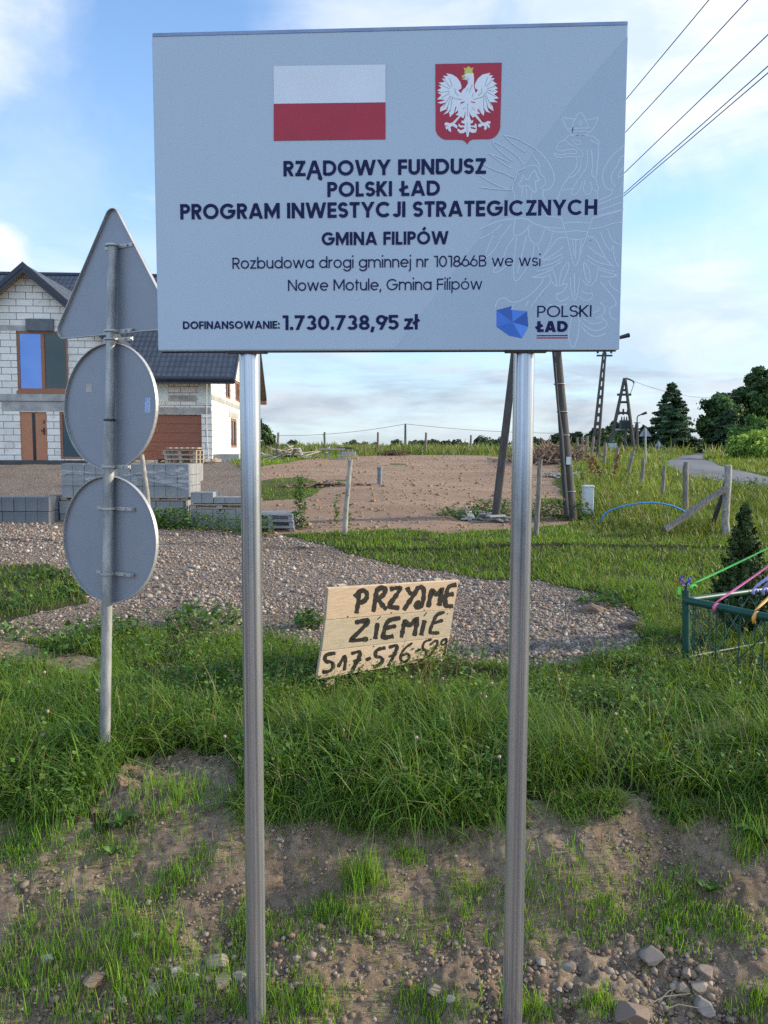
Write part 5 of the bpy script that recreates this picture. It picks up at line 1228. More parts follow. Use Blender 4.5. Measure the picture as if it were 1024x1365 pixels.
a = MB(); z0, z1 = hp(240, 535, 0)[1], hp(240, 527, 0)[1]; hbox(a, hp(226, 530, 0)[0], hp(262, 530, 0)[0], -.015, -.003, z0, z1); a.build('lintel', m_conc, house)
y0_, z0 = hs(290, 538.5)[0], hs(300, 540)[1]
a = MB(); zz0, zz1 = hs(300, 539)[1], hs(300, 533)[1]; a.box(hw_(.007, DEP/2, (zz0+zz1)/2), (.012, DEP, abs(zz1-zz0)), (hX, hY, hZ)); a.build('ring_beam', m_conc, house)
a = MB(); q = w_s[2]; a.box(hw_(.009, (q[0]+q[2])/2, q[3]+.16), (.014, (q[2]-q[0])*1.5, .26), (hX, hY, hZ)); a.build('lintel', m_conc, house)
def window(r, o, ex, nrm, name='window', panes=2, fw=0.085, depth=0.07, label=None):
    x0, z0, x1, z1 = r; a = MB(); ax = (ex, -nrm, hZ)
    def bar(xa, xb, za, zb, dp=0.06): a.box(o+ex*(xa+xb)/2+hZ*(za+zb)/2-nrm*depth, (xb-xa, dp, zb-za), ax)
    bar(x0, x0+fw, z0, z1); bar(x1-fw, x1, z0, z1); bar(x0+fw, x1-fw, z0, z0+fw); bar(x0+fw, x1-fw, z1-fw, z1)
    for k in range(1, panes):
        xm = x0+(x1-x0)*k/panes; bar(xm-fw*.75, xm+fw*.75, z0+fw, z1-fw, .066)
    w = a.build(name, m_wfr, house, bevel=.006)
    for k in range(panes):
        xa, xb = x0+(x1-x0)*k/panes+fw*.7, x0+(x1-x0)*(k+1)/panes-fw*.7
        g = MB(); g.box(o+ex*(xa+xb)/2+hZ*(z0+z1)/2-nrm*(depth+.005+.003*k), (xb-xa, .012, z1-z0-fw*1.4), (ex if k == 0 else ex*math.cos(.004)-nrm*math.sin(.004), -nrm, hZ)); g.build('pane', m_glass if (k == 0 and panes > 1) else m_glass_dark, w)
    return w
window(win_u, HO+hY*WB, hX, -hY); window(win_l, HO+hY*WB, hX, -hY, panes=1)
for r in w_s: window(r, HO, hY, hX, panes=2, fw=.11)
a = MB(); hbox(a, win_u[0]-.02, win_u[2]+.04, WB-.06, WB+.1, win_u[1]-.13, win_u[1]-.003); a.build('window_sill', m_wfr, house)
r = rect((35, 425), (72.5, 441.5), WB); a = MB(); hbox(a, r[0], r[2], WB-.10, WB-.002, r[1], r[3]); a.build('shutter_box', mat('grey_shutter_box', (0.115, 0.125, 0.14), 0.7), house, bevel=.01)
# front door with dark glass strip and handle
a = MB(); x0, z0, x1, z1 = door_r; hbox(a, x0, x1, WB+.05, WB+.11, z0, z1); dr = a.build('front_door', m_door, house)
a = MB(); u = lambda f: x0+(x1-x0)*f
hbox(a, u(.44), u(.555), WB+.04, WB+.052, z0+.03, z1-.03); a.build('glass_strip', mat('black_glass', (0.012, 0.012, 0.014), 0.1), dr)
a = MB(); hbox(a, u(.85), u(.9), WB+.02, WB+.05, z0+.95, z0+1.2); hbox(a, u(.77), u(.9), WB-.02, WB+.02, z0+1.08, z0+1.11); hbox(a, u(.86), u(.905), WB+.03, WB+.05, z0+1.34, z0+1.46); a.build('handle', m_dark, dr)
a = MB()
for k in range(5):
    za = gar[1]+(gar[3]-gar[1])*k/5; zb = gar[1]+(gar[3]-gar[1])*(k+1)/5-.012; hbox(a, gar[0], gar[2], .12, .16, za, zb)
hbox(a, gar[0], gar[2], .15, .17, gar[1], gar[3]); a.build('garage_door', m_gdoor, house, bevel=.006)
for p, q in (((205, 507), (224.5, 536)), ((264, 507), (281.5, 538))):
    r = rect(p, q, 0); a = MB(); hbox(a, r[0], r[2], -.035, -.003, r[1], min(r[3], wallz)); a.build('insulation_panel', m_sty, house)
a = MB(); x_ = hp(285, 560, 0)[0]-.12; a.tube([hw_(x_-.35, -.05, wallz-.02), hw_(x_-.2, -.05, wallz-.05), hw_(x_-.03, -.05, wallz-.25), hw_(x_-.12, -.05, wallz-.6), hw_(x_-.15, -.04, 1.4), hw_(x_-.1, -.04, .1)], .014, 6); a.build('hanging_cable', mat('white_cable', (.6, .6, .58), .6), house)
a = MB(); hbox(a, .02, 1.0, .2, 2.5, -.3, .28); a.build('foundation_edge', m_conc, house)
a = MB(); hbox(a, -2.0, .35, -.35, -.02, -.2, .09); a.build('black_membrane', mat('black_membrane', (.02, .02, .022), .6), house)
a = MB(); hbox(a, bx0, bx1+.1, WB-.12, WB-.01, -.3, .06); a.build('base_strip', mat('dark_base', (.07, .07, .07), .9), house)
# roofs: pressed tile sheets
def tile_roof(name, o, ex, es, nrm, L, S, clipf=None, parent=house):
    """sheet: ex along the eave, es up the slope"""
    cx = int(L/0.03); V = []; F = []; rows_ = int(S/0.35)+1; zr = []
    for k in range(rows_):
        for s_, h_ in ((k*.35, .030), (k*.35+.02, .034), (k*.35+.18, .018), (k*.35+.345, .006)):
            if s_ < S: zr.append((s_, h_))
    xs = np.linspace(0, L, cx+1); SS = np.array(zr)
    X, Sg = np.meshgrid(xs, SS[:, 0]); Hh = SS[:, 1][:, None]+0.016*np.abs(np.sin(np.pi*X/0.20))**0.7
    V = o[None, None]+X[..., None]*ex+Sg[..., None]*es+Hh[..., None]*nrm
    ny, nx = X.shape; i = (np.arange(ny-1)[:, None]*nx+np.arange(nx-1)[None]).ravel(); F = np.stack([i, i+1, i+1+nx, i+nx], 1)
    if clipf is not None:
        cxm = (X[:-1, :-1]+X[1:, 1:]).ravel()/2; cym = (Sg[:-1, :-1]+Sg[1:, 1:]).ravel()/2; F = F[clipf(cxm, cym)]
    return np_mesh(name, V.reshape(-1, 3), [F], m_tile, parent)
ROV = 1.0; LX = 14+ROV
es_ = (hY+hZ*rp); sl_len = np.linalg.norm(es_); es_ = es_/sl_len; rn = np.cross(hX, es_); S_ = (DEP/2+.75)*sl_len
o_ = hw_(-14, -.75, ez0)
tile_roof('roof', o_, hX, es_, rn, LX, S_, clipf=lambda x, s: ~((np.abs(x-14-bax) < 2.9) & (s*es_[2]+ez0 < apz+.06-np.abs(x-14-bax)*pitch_)))
eb = (-hY+hZ*rp); eb /= np.linalg.norm(eb)
tile_roof('roof', hw_(-14+LX, DEP+.75, ez0), -hX, eb, np.cross(-hX, eb), LX, S_)
a = MB(); tk = .16
for (p, q) in (((-.75, ez0), (DEP/2, ez0+(DEP/2+.75)*rp)), ((DEP+.75, ez0), (DEP/2, ez0+(DEP/2+.75)*rp))):
    a.hexa([hw_(x, p[0], p[1]-tk-.01) for x in (-14, ROV-.02)][:2]+[hw_(ROV-.02, q[0], q[1]-tk-.01), hw_(-14, q[0], q[1]-tk-.01)]+[hw_(-14, p[0], p[1]-.012), hw_(ROV-.02, p[0], p[1]-.012), hw_(ROV-.02, q[0], q[1]-.012), hw_(-14, q[0], q[1]-.012)])
a.build('roof_deck', mat('roof_deck', (.10, .07, .05), .9), house)
a = MB()
for (p, q) in (((-.78, ez0), (DEP/2, ez0+(DEP/2+.78)*rp)), ((DEP+.78, ez0), (DEP/2, ez0+(DEP/2+.78)*rp))):
    a.hexa([hw_(ROV-.015, p[0], p[1]-.2), hw_(ROV+.02, p[0], p[1]-.2), hw_(ROV+.02, q[0], q[1]-.2), hw_(ROV-.015, q[0], q[1]-.2), hw_(ROV-.015, p[0], p[1]+.05), hw_(ROV+.02, p[0], p[1]+.05), hw_(ROV+.02, q[0], q[1]+.05), hw_(ROV-.015, q[0], q[1]+.05)])
a.build('verge_board', m_fascia, house)
a = MB(); hbox(a, ROV-.6, ROV+.02, DEP+.6, DEP+.8, ez0-.32, ez0-.12); a.build('rafter_end', m_wfr, house)
a = MB(); ga = [hw_(x, -.86, ez0-.03) for x in (bx1+.5, ROV)]
a.tube(ga, .085, 12); hbox(a, bx1+.4, ROV-.02, -.775, -.74, ez0-.22, ez0-.02); a.build('gutter', m_fascia, house)
# gable roof of the front bay
bov = .45; hwid = 2.62+.38
for sg in (-1, 1):
    e2 = (-hX*sg+hZ*pitch_); n2 = np.linalg.norm(e2); e2 /= n2
    oo = hw_(bax+sg*hwid, WB-bov, apz-hwid*pitch_+.12); ex_ = hY; L_ = 6.5; nr = np.cross(ex_, e2); nr *= np.sign(nr[2])
    lim = lambda x, s: (x < 2.2) | ((ez0+(x-bov+WB+.75)*rp) < (apz+.12-hwid*pitch_+s*e2[2]+.05))
    tile_roof('bay_roof', oo, ex_, e2, nr, L_, hwid*n2, clipf=lim)
    a = MB(); f0, f1 = np.array([bax+sg*(hwid+.02), apz-hwid*pitch_+.10]), np.array([bax, apz+.125])
    def fr2(off, y0, y1, t_, w0):
        a.hexa([hw_(f0[0], y0, f0[1]+off-w0), hw_(f0[0], y1, f0[1]+off-w0), hw_(f1[0], y1, f1[1]+off-w0), hw_(f1[0], y0, f1[1]+off-w0), hw_(f0[0], y0, f0[1]+off), hw_(f0[0], y1, f0[1]+off), hw_(f1[0], y1, f1[1]+off), hw_(f1[0], y0, f1[1]+off)])
    fr2(.075, WB-bov-.035, WB-bov-.002, 0, .20); fr2(-.128, WB-bov-.012, WB-bov+.02, 0, .15); a.build('barge_board', m_fascia, house)
    a = MB(); fr2(-.03, WB-bov+.021, WB-.001+.3, 0, .12); a.build('soffit', m_soffit, house)
a = MB(); a.tube([hw_(-14, DEP/2, ez0+(DEP/2+.75)*rp+.03), hw_(ROV, DEP/2, ez0+(DEP/2+.75)*rp+.03)], .1, 10); a.build('ridge_cap', m_fascia, house)

# ------------------------------------------------------------------ concrete blocks on pallets
m_cb = mat('concrete_block', (0.19, 0.195, 0.20), 0.95, base2=(0.28, 0.28, 0.28), scale=1.3, bump=0.35, bscale=25)
m_cbd = mat('dark_concrete_block', (0.115, 0.125, 0.135), 0.9, base2=(0.17, 0.18, 0.19), scale=1.5, bump=0.35, bscale=25)
m_pal = mat('pallet_wood', (0.30, 0.235, 0.17), 0.85, base2=(0.42, 0.35, 0.27), scale=4, stretch=(1, 6, 6)); m_palg = mat('grey_pallet_wood', (0.20, 0.205, 0.215), 0.85, base2=(0.30, 0.30, 0.31), scale=4, stretch=(1, 6, 6))
def block_row(pxl, pxr, ytop, ybot, Y, rows_, cols_, label, group, m, depth_n=2, name='concrete_block', missing=()):
    """blocks drawn between two image columns at distance Y"""
    A = at_y(pxl, ybot, Y); B = at_y(pxr, ybot, Y+0.0); T = at_y(pxl, ytop, Y)
    w = (B[0]-A[0])/cols_; h = (T[2]-A[2])/rows_; objs = []; src = None
    for r in range(rows_):
        for c in range(cols_):
            if (r, c) in missing: continue
            loc = np.array([A[0]+w*(c+.5), Y+.15, A[2]+h*r])
            if src is None:
                a = MB(); a.box(loc+np.array([0, 0, h/2]), (w*.975, .30, h*.97)); o = a.build(name, m, origin=loc, bevel=min(.006, w*.03)); src = o
            else:
                o = src.copy(); col.objects.link(o); o.location = tuple(loc+np.array([0, random.uniform(-.012, .012), 0]))
            o.rotation_euler = (0, 0, random.gauss(0, .012)); tag(o, label, 'concrete block', group)
    for dpt in range(1, depth_n):       # the rows behind, seen only from the side: one block deep each
        for r in range(rows_):
            loc = np.array([A[0]+(w*(cols_-.5)), Y+.15+.32*dpt, A[2]+h*r]); o = src.copy(); col.objects.link(o); o.location = tuple(loc); tag(o, label, 'concrete block', group)
    return A, w, h
def pallet(c, w, d, h, m, label, group=None, boards=5):
    e = empty('pallet', c, label, 'pallet', group); hb = h*.17
    for k in range(3):
        y = c[1]+d*(k/2-.5)*.9; a = MB()
        for q in (-.46, 0, .46): a.box((c[0]+w*q, y, c[2]+h*.5), (w*.1, d*.1, h*.62))
        a.box((c[0], y, c[2]+hb*.5), (w, d*.11, hb)); a.build('runner', m, e)
    for k in range(boards):
        a = MB(); a.box((c[0], c[1]+d*(k/(boards-1)-.5)*.9, c[2]+h-hb*.5+.002), (w, d*.15, hb)); a.build('deck_board', m, e)
    return e
G1 = 'grey blocks of the low stack at the left edge'
block_row(-75, 66, 662, 701, 13.9, 2, 9, 'dark grey concrete block in the low two row stack at the left edge', G1, m_cbd, depth_n=4)
block_row(80, 245, 668, 702, 14.3, 2, 9, 'concrete block in the bottom rows under the film wrapped stack', 'blocks below the wrapped stack', m_cb, depth_n=3)
pb = at_y(163, 667.5, 14.3)
pallet(np.array([pb[0]-.6, 14.85, pb[2]]), 1.12, 1.0, .062, m_pal, 'wooden pallet carrying the left half of the wrapped block stack'); pallet(np.array([pb[0]+.62, 14.85, pb[2]]), 1.12, 1.0, .062, m_pal, 'wooden pallet carrying the right half of the wrapped block stack')
block_row(82, 252, 618, 662.5, 14.45, 3, 11, 'concrete block in the film wrapped stack between sign post and board', 'blocks of the wrapped stack', m_cb, depth_n=3)
block_row(254, 330, 679, 705, 13.9, 2, 5, 'concrete block in the lower rows behind the left board post', 'blocks of the stack by the board post', m_cb, depth_n=3)
pb = at_y(292, 678.5, 13.9); pallet(np.array([pb[0], 14.4, pb[2]]), 1.05, .9, .085, m_pal, 'wooden pallet between the block rows beside the left board post')
block_row(254, 284.5, 656, 671, 13.95, 1, 2, 'full height concrete block on the pallet beside the left board post', 'full blocks on the pallet by the post', m_cb)
block_row(285, 330, 662.5, 671, 13.95, 1, 3, 'half height concrete block on the pallet beside the left board post', 'half blocks on the pallet by the post', m_cb)
# stretch film over the wrapped stack
m_film = bpy.data.materials.new('stretch_film'); m_film.use_nodes = True; t = NT(m_film.node_tree); b = t.n['Principled BSDF']; out = t.n['Material Output']
b.inputs['Base Color'].default_value = (0.62, 0.64, 0.66, 1); b.inputs['Roughness'].default_value = 0.25; tr = t.add('ShaderNodeBsdfTransparent'); mx = t.add('ShaderNodeMixShader')
tc = t.add('ShaderNodeTexCoord'); n = t.noise(t.mapping(tc.outputs['Object'], (1.5, 2, 9)), 2.5, 5, 0.7, 0.8); t.link(t.smooth(n, 0.38, 0.85), mx.inputs[0])
bb = t.add('ShaderNodeBump'); bb.inputs['Strength'].default_value = .7; t.link(n, bb.inputs['Height']); t.link(bb.outputs[0], b.inputs['Normal'])
t.link(tr.outputs[0], mx.inputs[1]); t.link(b.outputs[0], mx.inputs[2]); t.link(mx.outputs[0], out.inputs[0])
def sheet(top, bot, Y, n=36):
    V = []; W = 6
    for i in range(n+1):
        f = i/n
        for k in range(W+1):
            g = k/W
            p = np.array([np.interp(f, np.linspace(0, 1, len(top)), [q[j] for q in top])*(1-g)+np.interp(f, np.linspace(0, 1, len(bot)), [q[j] for q in bot])*g for j in (0, 1)])
            V.append(at_y(p[0], p[1], Y-.02-.03*abs(math.sin(9*f+3*g))))
    F = [(i*(W+1)+k, i*(W+1)+k+1, (i+1)*(W+1)+k+1, (i+1)*(W+1)+k) for i in range(n) for k in range(W)]; return np.array(V), np.array(F)
V1, F1 = sheet([(82, 626), (130, 630), (176, 632), (205, 626), (243, 622), (253, 634), (262, 650)], [(82, 640), (130, 641), (176, 636), (205, 642), (240, 651), (252, 654), (259, 656)], 14.42)
V2, F2 = sheet([(172, 629), (177, 633), (182, 637)], [(168, 634), (175, 641), (184, 648)], 14.3, 8)
o = np_mesh('plastic_film', np.concatenate([V1, V2]), [F1, F2+len(V1)], m_film, origin=V1[0], smooth=True); tag(o, 'torn clear plastic film stretched round the stack of concrete blocks', 'plastic film')
# bundle of slatted pallets by the garage door
for k, (y0, y1, x0, x1) in enumerate(((612, 618, 221, 262), (606, 612, 220, 262), (600, 606, 218, 262))):
    A = at_y(x0, y1, 21.0); B = at_y(x1, y1, 21.0); T = at_y(x0, y0, 21.0)
    pallet(np.array([(A[0]+B[0])/2, 21.4, A[2]]), B[0]-A[0], .9, T[2]-A[2], m_pal, ['bottom pallet of the slatted pile in front of the garage door', 'middle pallet of the slatted pile in front of the garage door', 'top pallet of the slatted pile in front of the garage door'][k])
A = at_y(218, 598, 21.0); B = at_y(262, 598, 21.0); Gd = gxy((A[0]+B[0])/2, 21.4)
a = MB(); Bz = at_y(240, 618, 21)[2]; a.box((Gd[0], 21.4, (Gd[2]-.1+Bz)/2), (B[0]-A[0]-.05, .85, Bz-Gd[2]+.1)); tag(a.build('block_plinth', m_cb, origin=Gd), 'grey block base under the slatted pallet pile near the garage', 'plinth')
for k in range(6):
    q = A+(B-A)*(k+.5)/6; a = MB(); a.box((q[0]+.03, 21.35, q[2]+.015), (.09, 1.0, .03), (np.array([math.cos(.12), math.sin(.12), 0]), np.array([-math.sin(.12), math.cos(.12), 0]), hZ))
    tag(a.build('timber_slat', m_pal, origin=(q[0], 21.35, q[2])), 'short timber slat laid across the pallet pile by the garage', 'timber slat', 'slats on the pallet pile')
# grey pallets behind the left board post
for k in range(3):
    T = at_y(330, 711-k*8.6-8.6, 13.6); A = at_y(330, 711-k*8.6, 13.6); B = at_y(392-k*1.0, 711, 13.6)
    pallet(np.array([(A[0]+B[0])/2, 14.0, A[2]]), B[0]-A[0], .8, T[2]-A[2]-.003, m_palg, ['lowest grey pallet in the pile beside the left board post', 'middle grey pallet in the pile beside the left board post', 'uppermost grey pallet in the pile beside the left board post'][k])
a = MB()
for k in range(14):
    p = hw_(random.uniform(-2.2, .6), random.uniform(-1.9, -.6), 0); g = float(H(p[0], p[1])); a.blob((p[0], p[1], g+.05), (random.uniform(.08, .22), .15, random.uniform(.04, .12)), 2, .25, k)
tag(a.build('rubble_heap', mat('rubble', (.34, .26, .18), .95, var=.3, scale=12, bump=.3), origin=hw_(-.8, -1.2, 0)), 'low heap of earth and rubble at the garage corner of the house', 'rubble')
# ------------------------------------------------------------------ posts, poles and cables
m_post = mat('grey_wood_post', (0.12, 0.105, 0.09), 0.9, base2=(0.25, 0.22, 0.19), scale=7, stretch=(6, 6, .8), bump=0.5, bscale=20)
m_birch = mat('pale_wood_post', (0.36, 0.34, 0.30), 0.9, base2=(0.20, 0.185, 0.165), scale=9, stretch=(2, 2, .9), bump=0.4, bscale=20)
m_pole = mat('dark_pole', (0.055, 0.050, 0.046), 0.9, base2=(0.095, 0.085, 0.078), scale=4, stretch=(5, 5, .6), bump=0.3)
m_wire = mat('cable', (0.03, 0.032, 0.035), 0.6); m_steel = mat('grey_steel', (0.30, 0.31, 0.32), 0.5, 0.5)
FPG = 'wooden fence posts'
def fence_post(top, bot, Y, r, label, m=m_post, group=FPG):
    p0 = at_y(*bot, Y); p1 = at_y(*top, Y); g = float(H(p0[0], p0[1])); p0b = p0.copy()
    p0b = p0+(p0-p1)/np.linalg.norm(p1-p0)*max(.1, (p0[2]-g)+.15)
    a = MB(); n = 7; pts = [p0b+(p1-p0b)*k/n+np.array([random.gauss(0, r*.12), random.gauss(0, r*.12), 0])*(0 < k < n) for k in range(n+1)]
    a.tube(pts, [r*(1.08-.14*k/n)*random.uniform(.93, 1.07) for k in range(n+1)], 10, jit=.06)
    for _ in range(3):
        k = random.randint(1, n-1); an = random.uniform(0, 6.28); d = np.array([math.cos(an), math.sin(an), .3]); a.tube([pts[k], pts[k]+d*r*1.5], [r*.35, r*.25], 6)
    o = a.build('fence_post', m, origin=(p0b[0], p0b[1], max(g, p0b[2])), smooth=50); return tag(o, label, 'fence post', group)
fence_post((467.5, 613), (459, 712), 13.1, .041, 'leaning grey fence post in front of the bare brown field', m_birch)
fence_post((720.5, 612), (715, 712), 13.0, .042, 'thin fence post just right of the right board post')
fence_post((971, 620), (967, 717), 13.2, .062, 'thick pale corner fence post carrying two diagonal braces', m_birch)
fence_post((915, 616), (914, 680), 15.5, .055, 'dark fence post left of the braced corner post')
fence_post((886, 621), (883, 659), 18.0, .045, 'thin fence post in the tall grass below the road bend')
fence_post((857.5, 611), (856, 644), 20.5, .05, 'dark fence post under the larger far triangle sign')
fence_post((844.5, 601), (837, 633), 23.5, .055, 'fence post leaning right at the foot of the transformer tower')
fence_post((824, 597), (819, 631), 25.0, .06, 'fence post leaning over reddish weeds left of the tower foot')
fence_post((807, 590), (805.5, 626), 27.5, .06, 'straight fence post right of the lattice power pole')
for k, (xt, yt, xb, yb, Y, lb) in enumerate(((791.5, 582, 789, 606, 33, 'fence post right of the brush pile, nearest of the far row'), (783, 581, 782.5, 602, 37, 'far row fence post second from the lattice power pole'), (777, 582, 776.5, 600, 41, 'far row fence post third from the lattice power pole'), (770, 583, 769.5, 599, 45, 'far row fence post beside the top of the brush pile'))):
    fence_post((xt, yt), (xb, yb), Y, .06, lb)
for k, (x_, yt, Y, lb) in enumerate(((371, 576.5, 50, 'far field fence post nearest the house'), (433, 576, 51, 'far field fence post above the plank table'), (504, 576, 52, 'far field fence post in the middle of the crest'), (568, 576.5, 52, 'far field fence post right of the thin power pole'), (628, 580, 53, 'far field fence post in front of the distant wood'))):
    fence_post((x_, yt), (x_+random.uniform(-.6, .6), 597), Y, .075, lb)
def brace(p, q, Y0, Y1, r, label):
    a = MB(); P = at_y(*p, Y0); Q = at_y(*q, Y1); n = 6
    pts = [P+(Q-P)*k/n+np.array([0, 0, random.gauss(0, .008)]) for k in range(n+1)]; a.tube(pts, [r*random.uniform(.85, 1.1) for _ in pts], 10, jit=.07)
    g = Q if Q[2] < P[2] else P; tag(a.build('brace_pole', m_pole if 'dark' in label else m_post, origin=g, smooth=50), label, 'brace')
brace((966, 651), (886, 707), 13.1, 12.9, .058, 'long weathered diagonal brace leaning left from the corner fence post'); brace((968, 644), (950, 702), 13.25, 13.9, .045, 'short dark diagonal brace behind the corner fence post')
a = MB(); A = at_y(189, 606, 13.7); B = at_y(195.5, 662, 13.7); B = B+(B-A)*.75; a.tube([B, (A+B)/2+np.array([.01, 0, 0]), A], [.05, .046, .04], 10, jit=.05); tag(a.build('wooden_stake', m_birch, origin=B, smooth=50), 'round wooden stake leaning on the film wrapped blocks', 'stake')
a = MB(); A = at_y(506, 645.5, 21.0); B = at_y(506.5, 623, 21.0); a.tube([A-np.array([0, 0, .15]), B], .065, 14); a.tube([B-np.array([0, 0, .06]), B+np.array([0, 0, .01])], .078, 14); tag(a.build('pipe_stub', mat('grey_plastic_pipe', (.14, .17, .20), .5), origin=A, smooth=40), 'grey blue plastic pipe standing up in the brown field', 'pipe')
# A shaped power pole
YA = 15.2
apole = empty('power_pole', ground(762, 690), 'dark A shaped power pole half hidden behind the board and its right post', 'power pole')
def leg(p, q, r0, r1, par, name='leg', m=m_pole, Y=YA, n=8):
    a = MB(); A = at_y(*p, Y); B = at_y(*q, Y); B = B+(B-A)/np.linalg.norm(B-A)*.5
    a.tube([B+(A-B)*k/n for k in range(n+1)], [r0+(r1-r0)*k/n for k in range(n+1)], 12, jit=.03); return a.build(name, m, par, smooth=50)
l1_ = leg((719, 221), (763, 691), .105, .075, apole); l2_ = leg((715, 221), (661, 686), .082, .07, apole)
a = MB(); leg_top = at_y(717, 226, YA)
for py in (273, 302, 341, 356): q = at_y(717, py, YA); a.box(q, (.5, .06, .06))
a.build('crossarm', m_steel, apole)
for k, (px, py) in enumerate(((706, 270), (728, 270), (706, 299), (728, 338), (728, 353))):
    a = MB(); q = at_y(px, py, YA); a.tube([q-np.array([0, 0, .02]), q+np.array([0, 0, .04]), q+np.array([0, 0, .09])], [.03, .045, .025], 10); a.build('insulator', mat('porcelain', (.5, .48, .45), .3), apole, smooth=True)
for py, xx in ((512, 746), (580, 752), (549, 750), (655, 760)):
    q = at_y(xx, py, YA); a = MB(); a.tube([q+np.array([.107*math.cos(t_), .107*math.sin(t_), 0]) for t_ in np.linspace(0, 2*math.pi, 13)], .012, 6, cap=False); a.build('metal_band', m_steel, l1_)
a = MB(); q = at_y(756, 614, YA)-np.array([0, .125, 0]); a.box(q, (.09, .01, .15)); a.build('number_plate', mat('pole_plate', (.6, .62, .62), .5), l1_)
a = MB(); pts = [at_y(*p, YA-.12) for p in ((739, 470), (744, 540), (748, 578), (752, 640), (756, 688))]; a.tube(pts, [.022, .02, .045, .05, .05], 8); a.build('cable_riser', m_wire, apole, smooth=40)
a = MB(); a.tube([at_y(740, 462, YA), at_y(800, 454, YA), at_y(828, 449.5, YA), at_y(839, 446.5, YA)], [.035, .03, .035, .045], 8); a.build('lamp_arm', m_wire, apole, smooth=40)
# overhead wires from the A pole over the viewer's right shoulder
WG = None
for k, (ya, xb, yb, lb) in enumerate(((132, 945, 0, 'topmost thin overhead wire right of the board'), (175, 997, 0, 'second overhead wire from the top right of the board'), (228, 1024, 46, 'middle overhead wire of five right of the board'), (255, 1024, 88, 'upper wire of the close lower pair right of the board'), (258.5, 1024, 97, 'lowest overhead wire of the close pair right of the board'))):
    X0 = at_y(717, 300, YA)[0]
    def Yof(px):
        d = ray(px, 200 if px < 1000 else 70); r_ = d[0]/d[1]; return (X0+.0436*YA)/(r_+.0436)
    P = at_y(835, ya, Yof(835)); Q = at_y(xb, yb, Yof(xb)); D = (Q-P)/(Q[1]-P[1])
    E0 = P+D*(YA-P[1]); E1 = P+D*(-16-P[1])
    a = MB(); a.tube([E0+(E1-E0)*t_-np.array([0, 0, .10*4*t_*(1-t_)*0]) for t_ in np.linspace(0, 1, 12)], .0052, 6)
    tag(a.build('overhead_wire', m_wire, origin=E0), lb, 'wire')
# lattice concrete pole with a crossarm
YL = 34.0
lp = empty('power_pole', gxy(*at_y(792, 600, YL)[:2]), 'slim perforated lattice power pole with short crossarm at its top', 'power pole')
for dx in (-1, 1):
    a = MB(); A = at_y(806+dx*1.6, 470, YL); B = at_y(792.5+dx*4.0, 612, YL); a.tube([B, A], [.07, .045], 8); a.build('chord', m_pole, lp)
a = MB()
for k in range(13):
    f = k/12; A = at_y(806+(792.5-806)*f, 470+(612-470)*f, YL); w_ = (1.6+2.4*f)/1025*YL; a.box(A, (2*w_, .08, .16))
a.build('web', m_pole, lp)
a = MB(); A = at_y(806, 474, YL); a.box(A, (.68, .07, .07)); a.build('crossarm', m_wire, lp)
for dx in (-9, 9): a = MB(); A = at_y(806+dx, 471, YL); a.tube([A, A+np.array([0, 0, .12])], .05, 8); a.build('insulator', m_wire, lp)
# transformer tower
YT = 50.0
tw_ = empty('transformer_tower', gxy(*at_y(830, 600, YT)[:2]), 'A frame pole tower carrying a transformer between two legs', 'transformer tower')
def tleg(p, q, r, name): 
    a = MB(); A = at_y(*p, YT); B = at_y(*q, YT); B = B+(B-A)*.06; a.tube([B, A], [r*1.15, r*.8], 8); return a.build(name, m_pole, tw_)
tleg((832.5, 504), (813, 596), .115, 'leg'); tleg((833.5, 504), (846, 606), .115, 'leg'); tleg((835, 560), (833.5, 606), .09, 'rear_leg')
for (p, q) in (((823, 526), (841.5, 526)), ((825.5, 536), (838, 536)), ((822, 550.5), (840, 550.5)), ((818.5, 573), (838, 572)), ((829, 520), (836, 520))):
    a = MB(); a.tube([at_y(*p, YT), at_y(*q, YT)], .075, 6); a.build('crossbeam', m_steel if p[1] > 560 else m_wire, tw_)
a = MB(); A = at_y(832, 566, YT); a.box(A, (.5, .45, .55)); 
for k in range(6): a.box(A+np.array([-.23+.09*k, -.25, -.02]), (.03, .1, .45))
tr_ = a.build('transformer', mat('dark_teal_tank', (.03, .045, .055), .6), tw_)
for dx in (-.16, 0, .16): a = MB(); a.tube([A+np.array([dx, 0, .27]), A+np.array([dx, 0, .52])], [.06, .03], 8); a.build('bushing', m_wire, tr_)
for dx in (-7, -1, 5): a = MB(); B = at_y(832+dx, 553, YT); a.tube([B, B+np.array([0, 0, .18])], [.06, .03], 8); B2 = at_y(832+dx, 549, YT); a.tube([B2, B2+np.array([0, 0, .2])], [.07, .05], 8); a.build('fuse', m_wire, tw_)
a = MB(); a.tube([at_y(834, 504, YT), at_y(840, 506, YT), at_y(844, 508, YT), at_y(845.5, 511, YT)], .05, 6); a.tube([at_y(845.5, 511, YT), at_y(843, 518, YT), at_y(840, 526, YT)], .02, 5); a.build('line_drop', m_wire, tw_)
a = MB(); a.box(at_y(816, 600, YT), (.5, .35, .9)); a.build('switch_cabinet', mat('cabinet_grey_blue', (.35, .40, .44), .6), tw_)
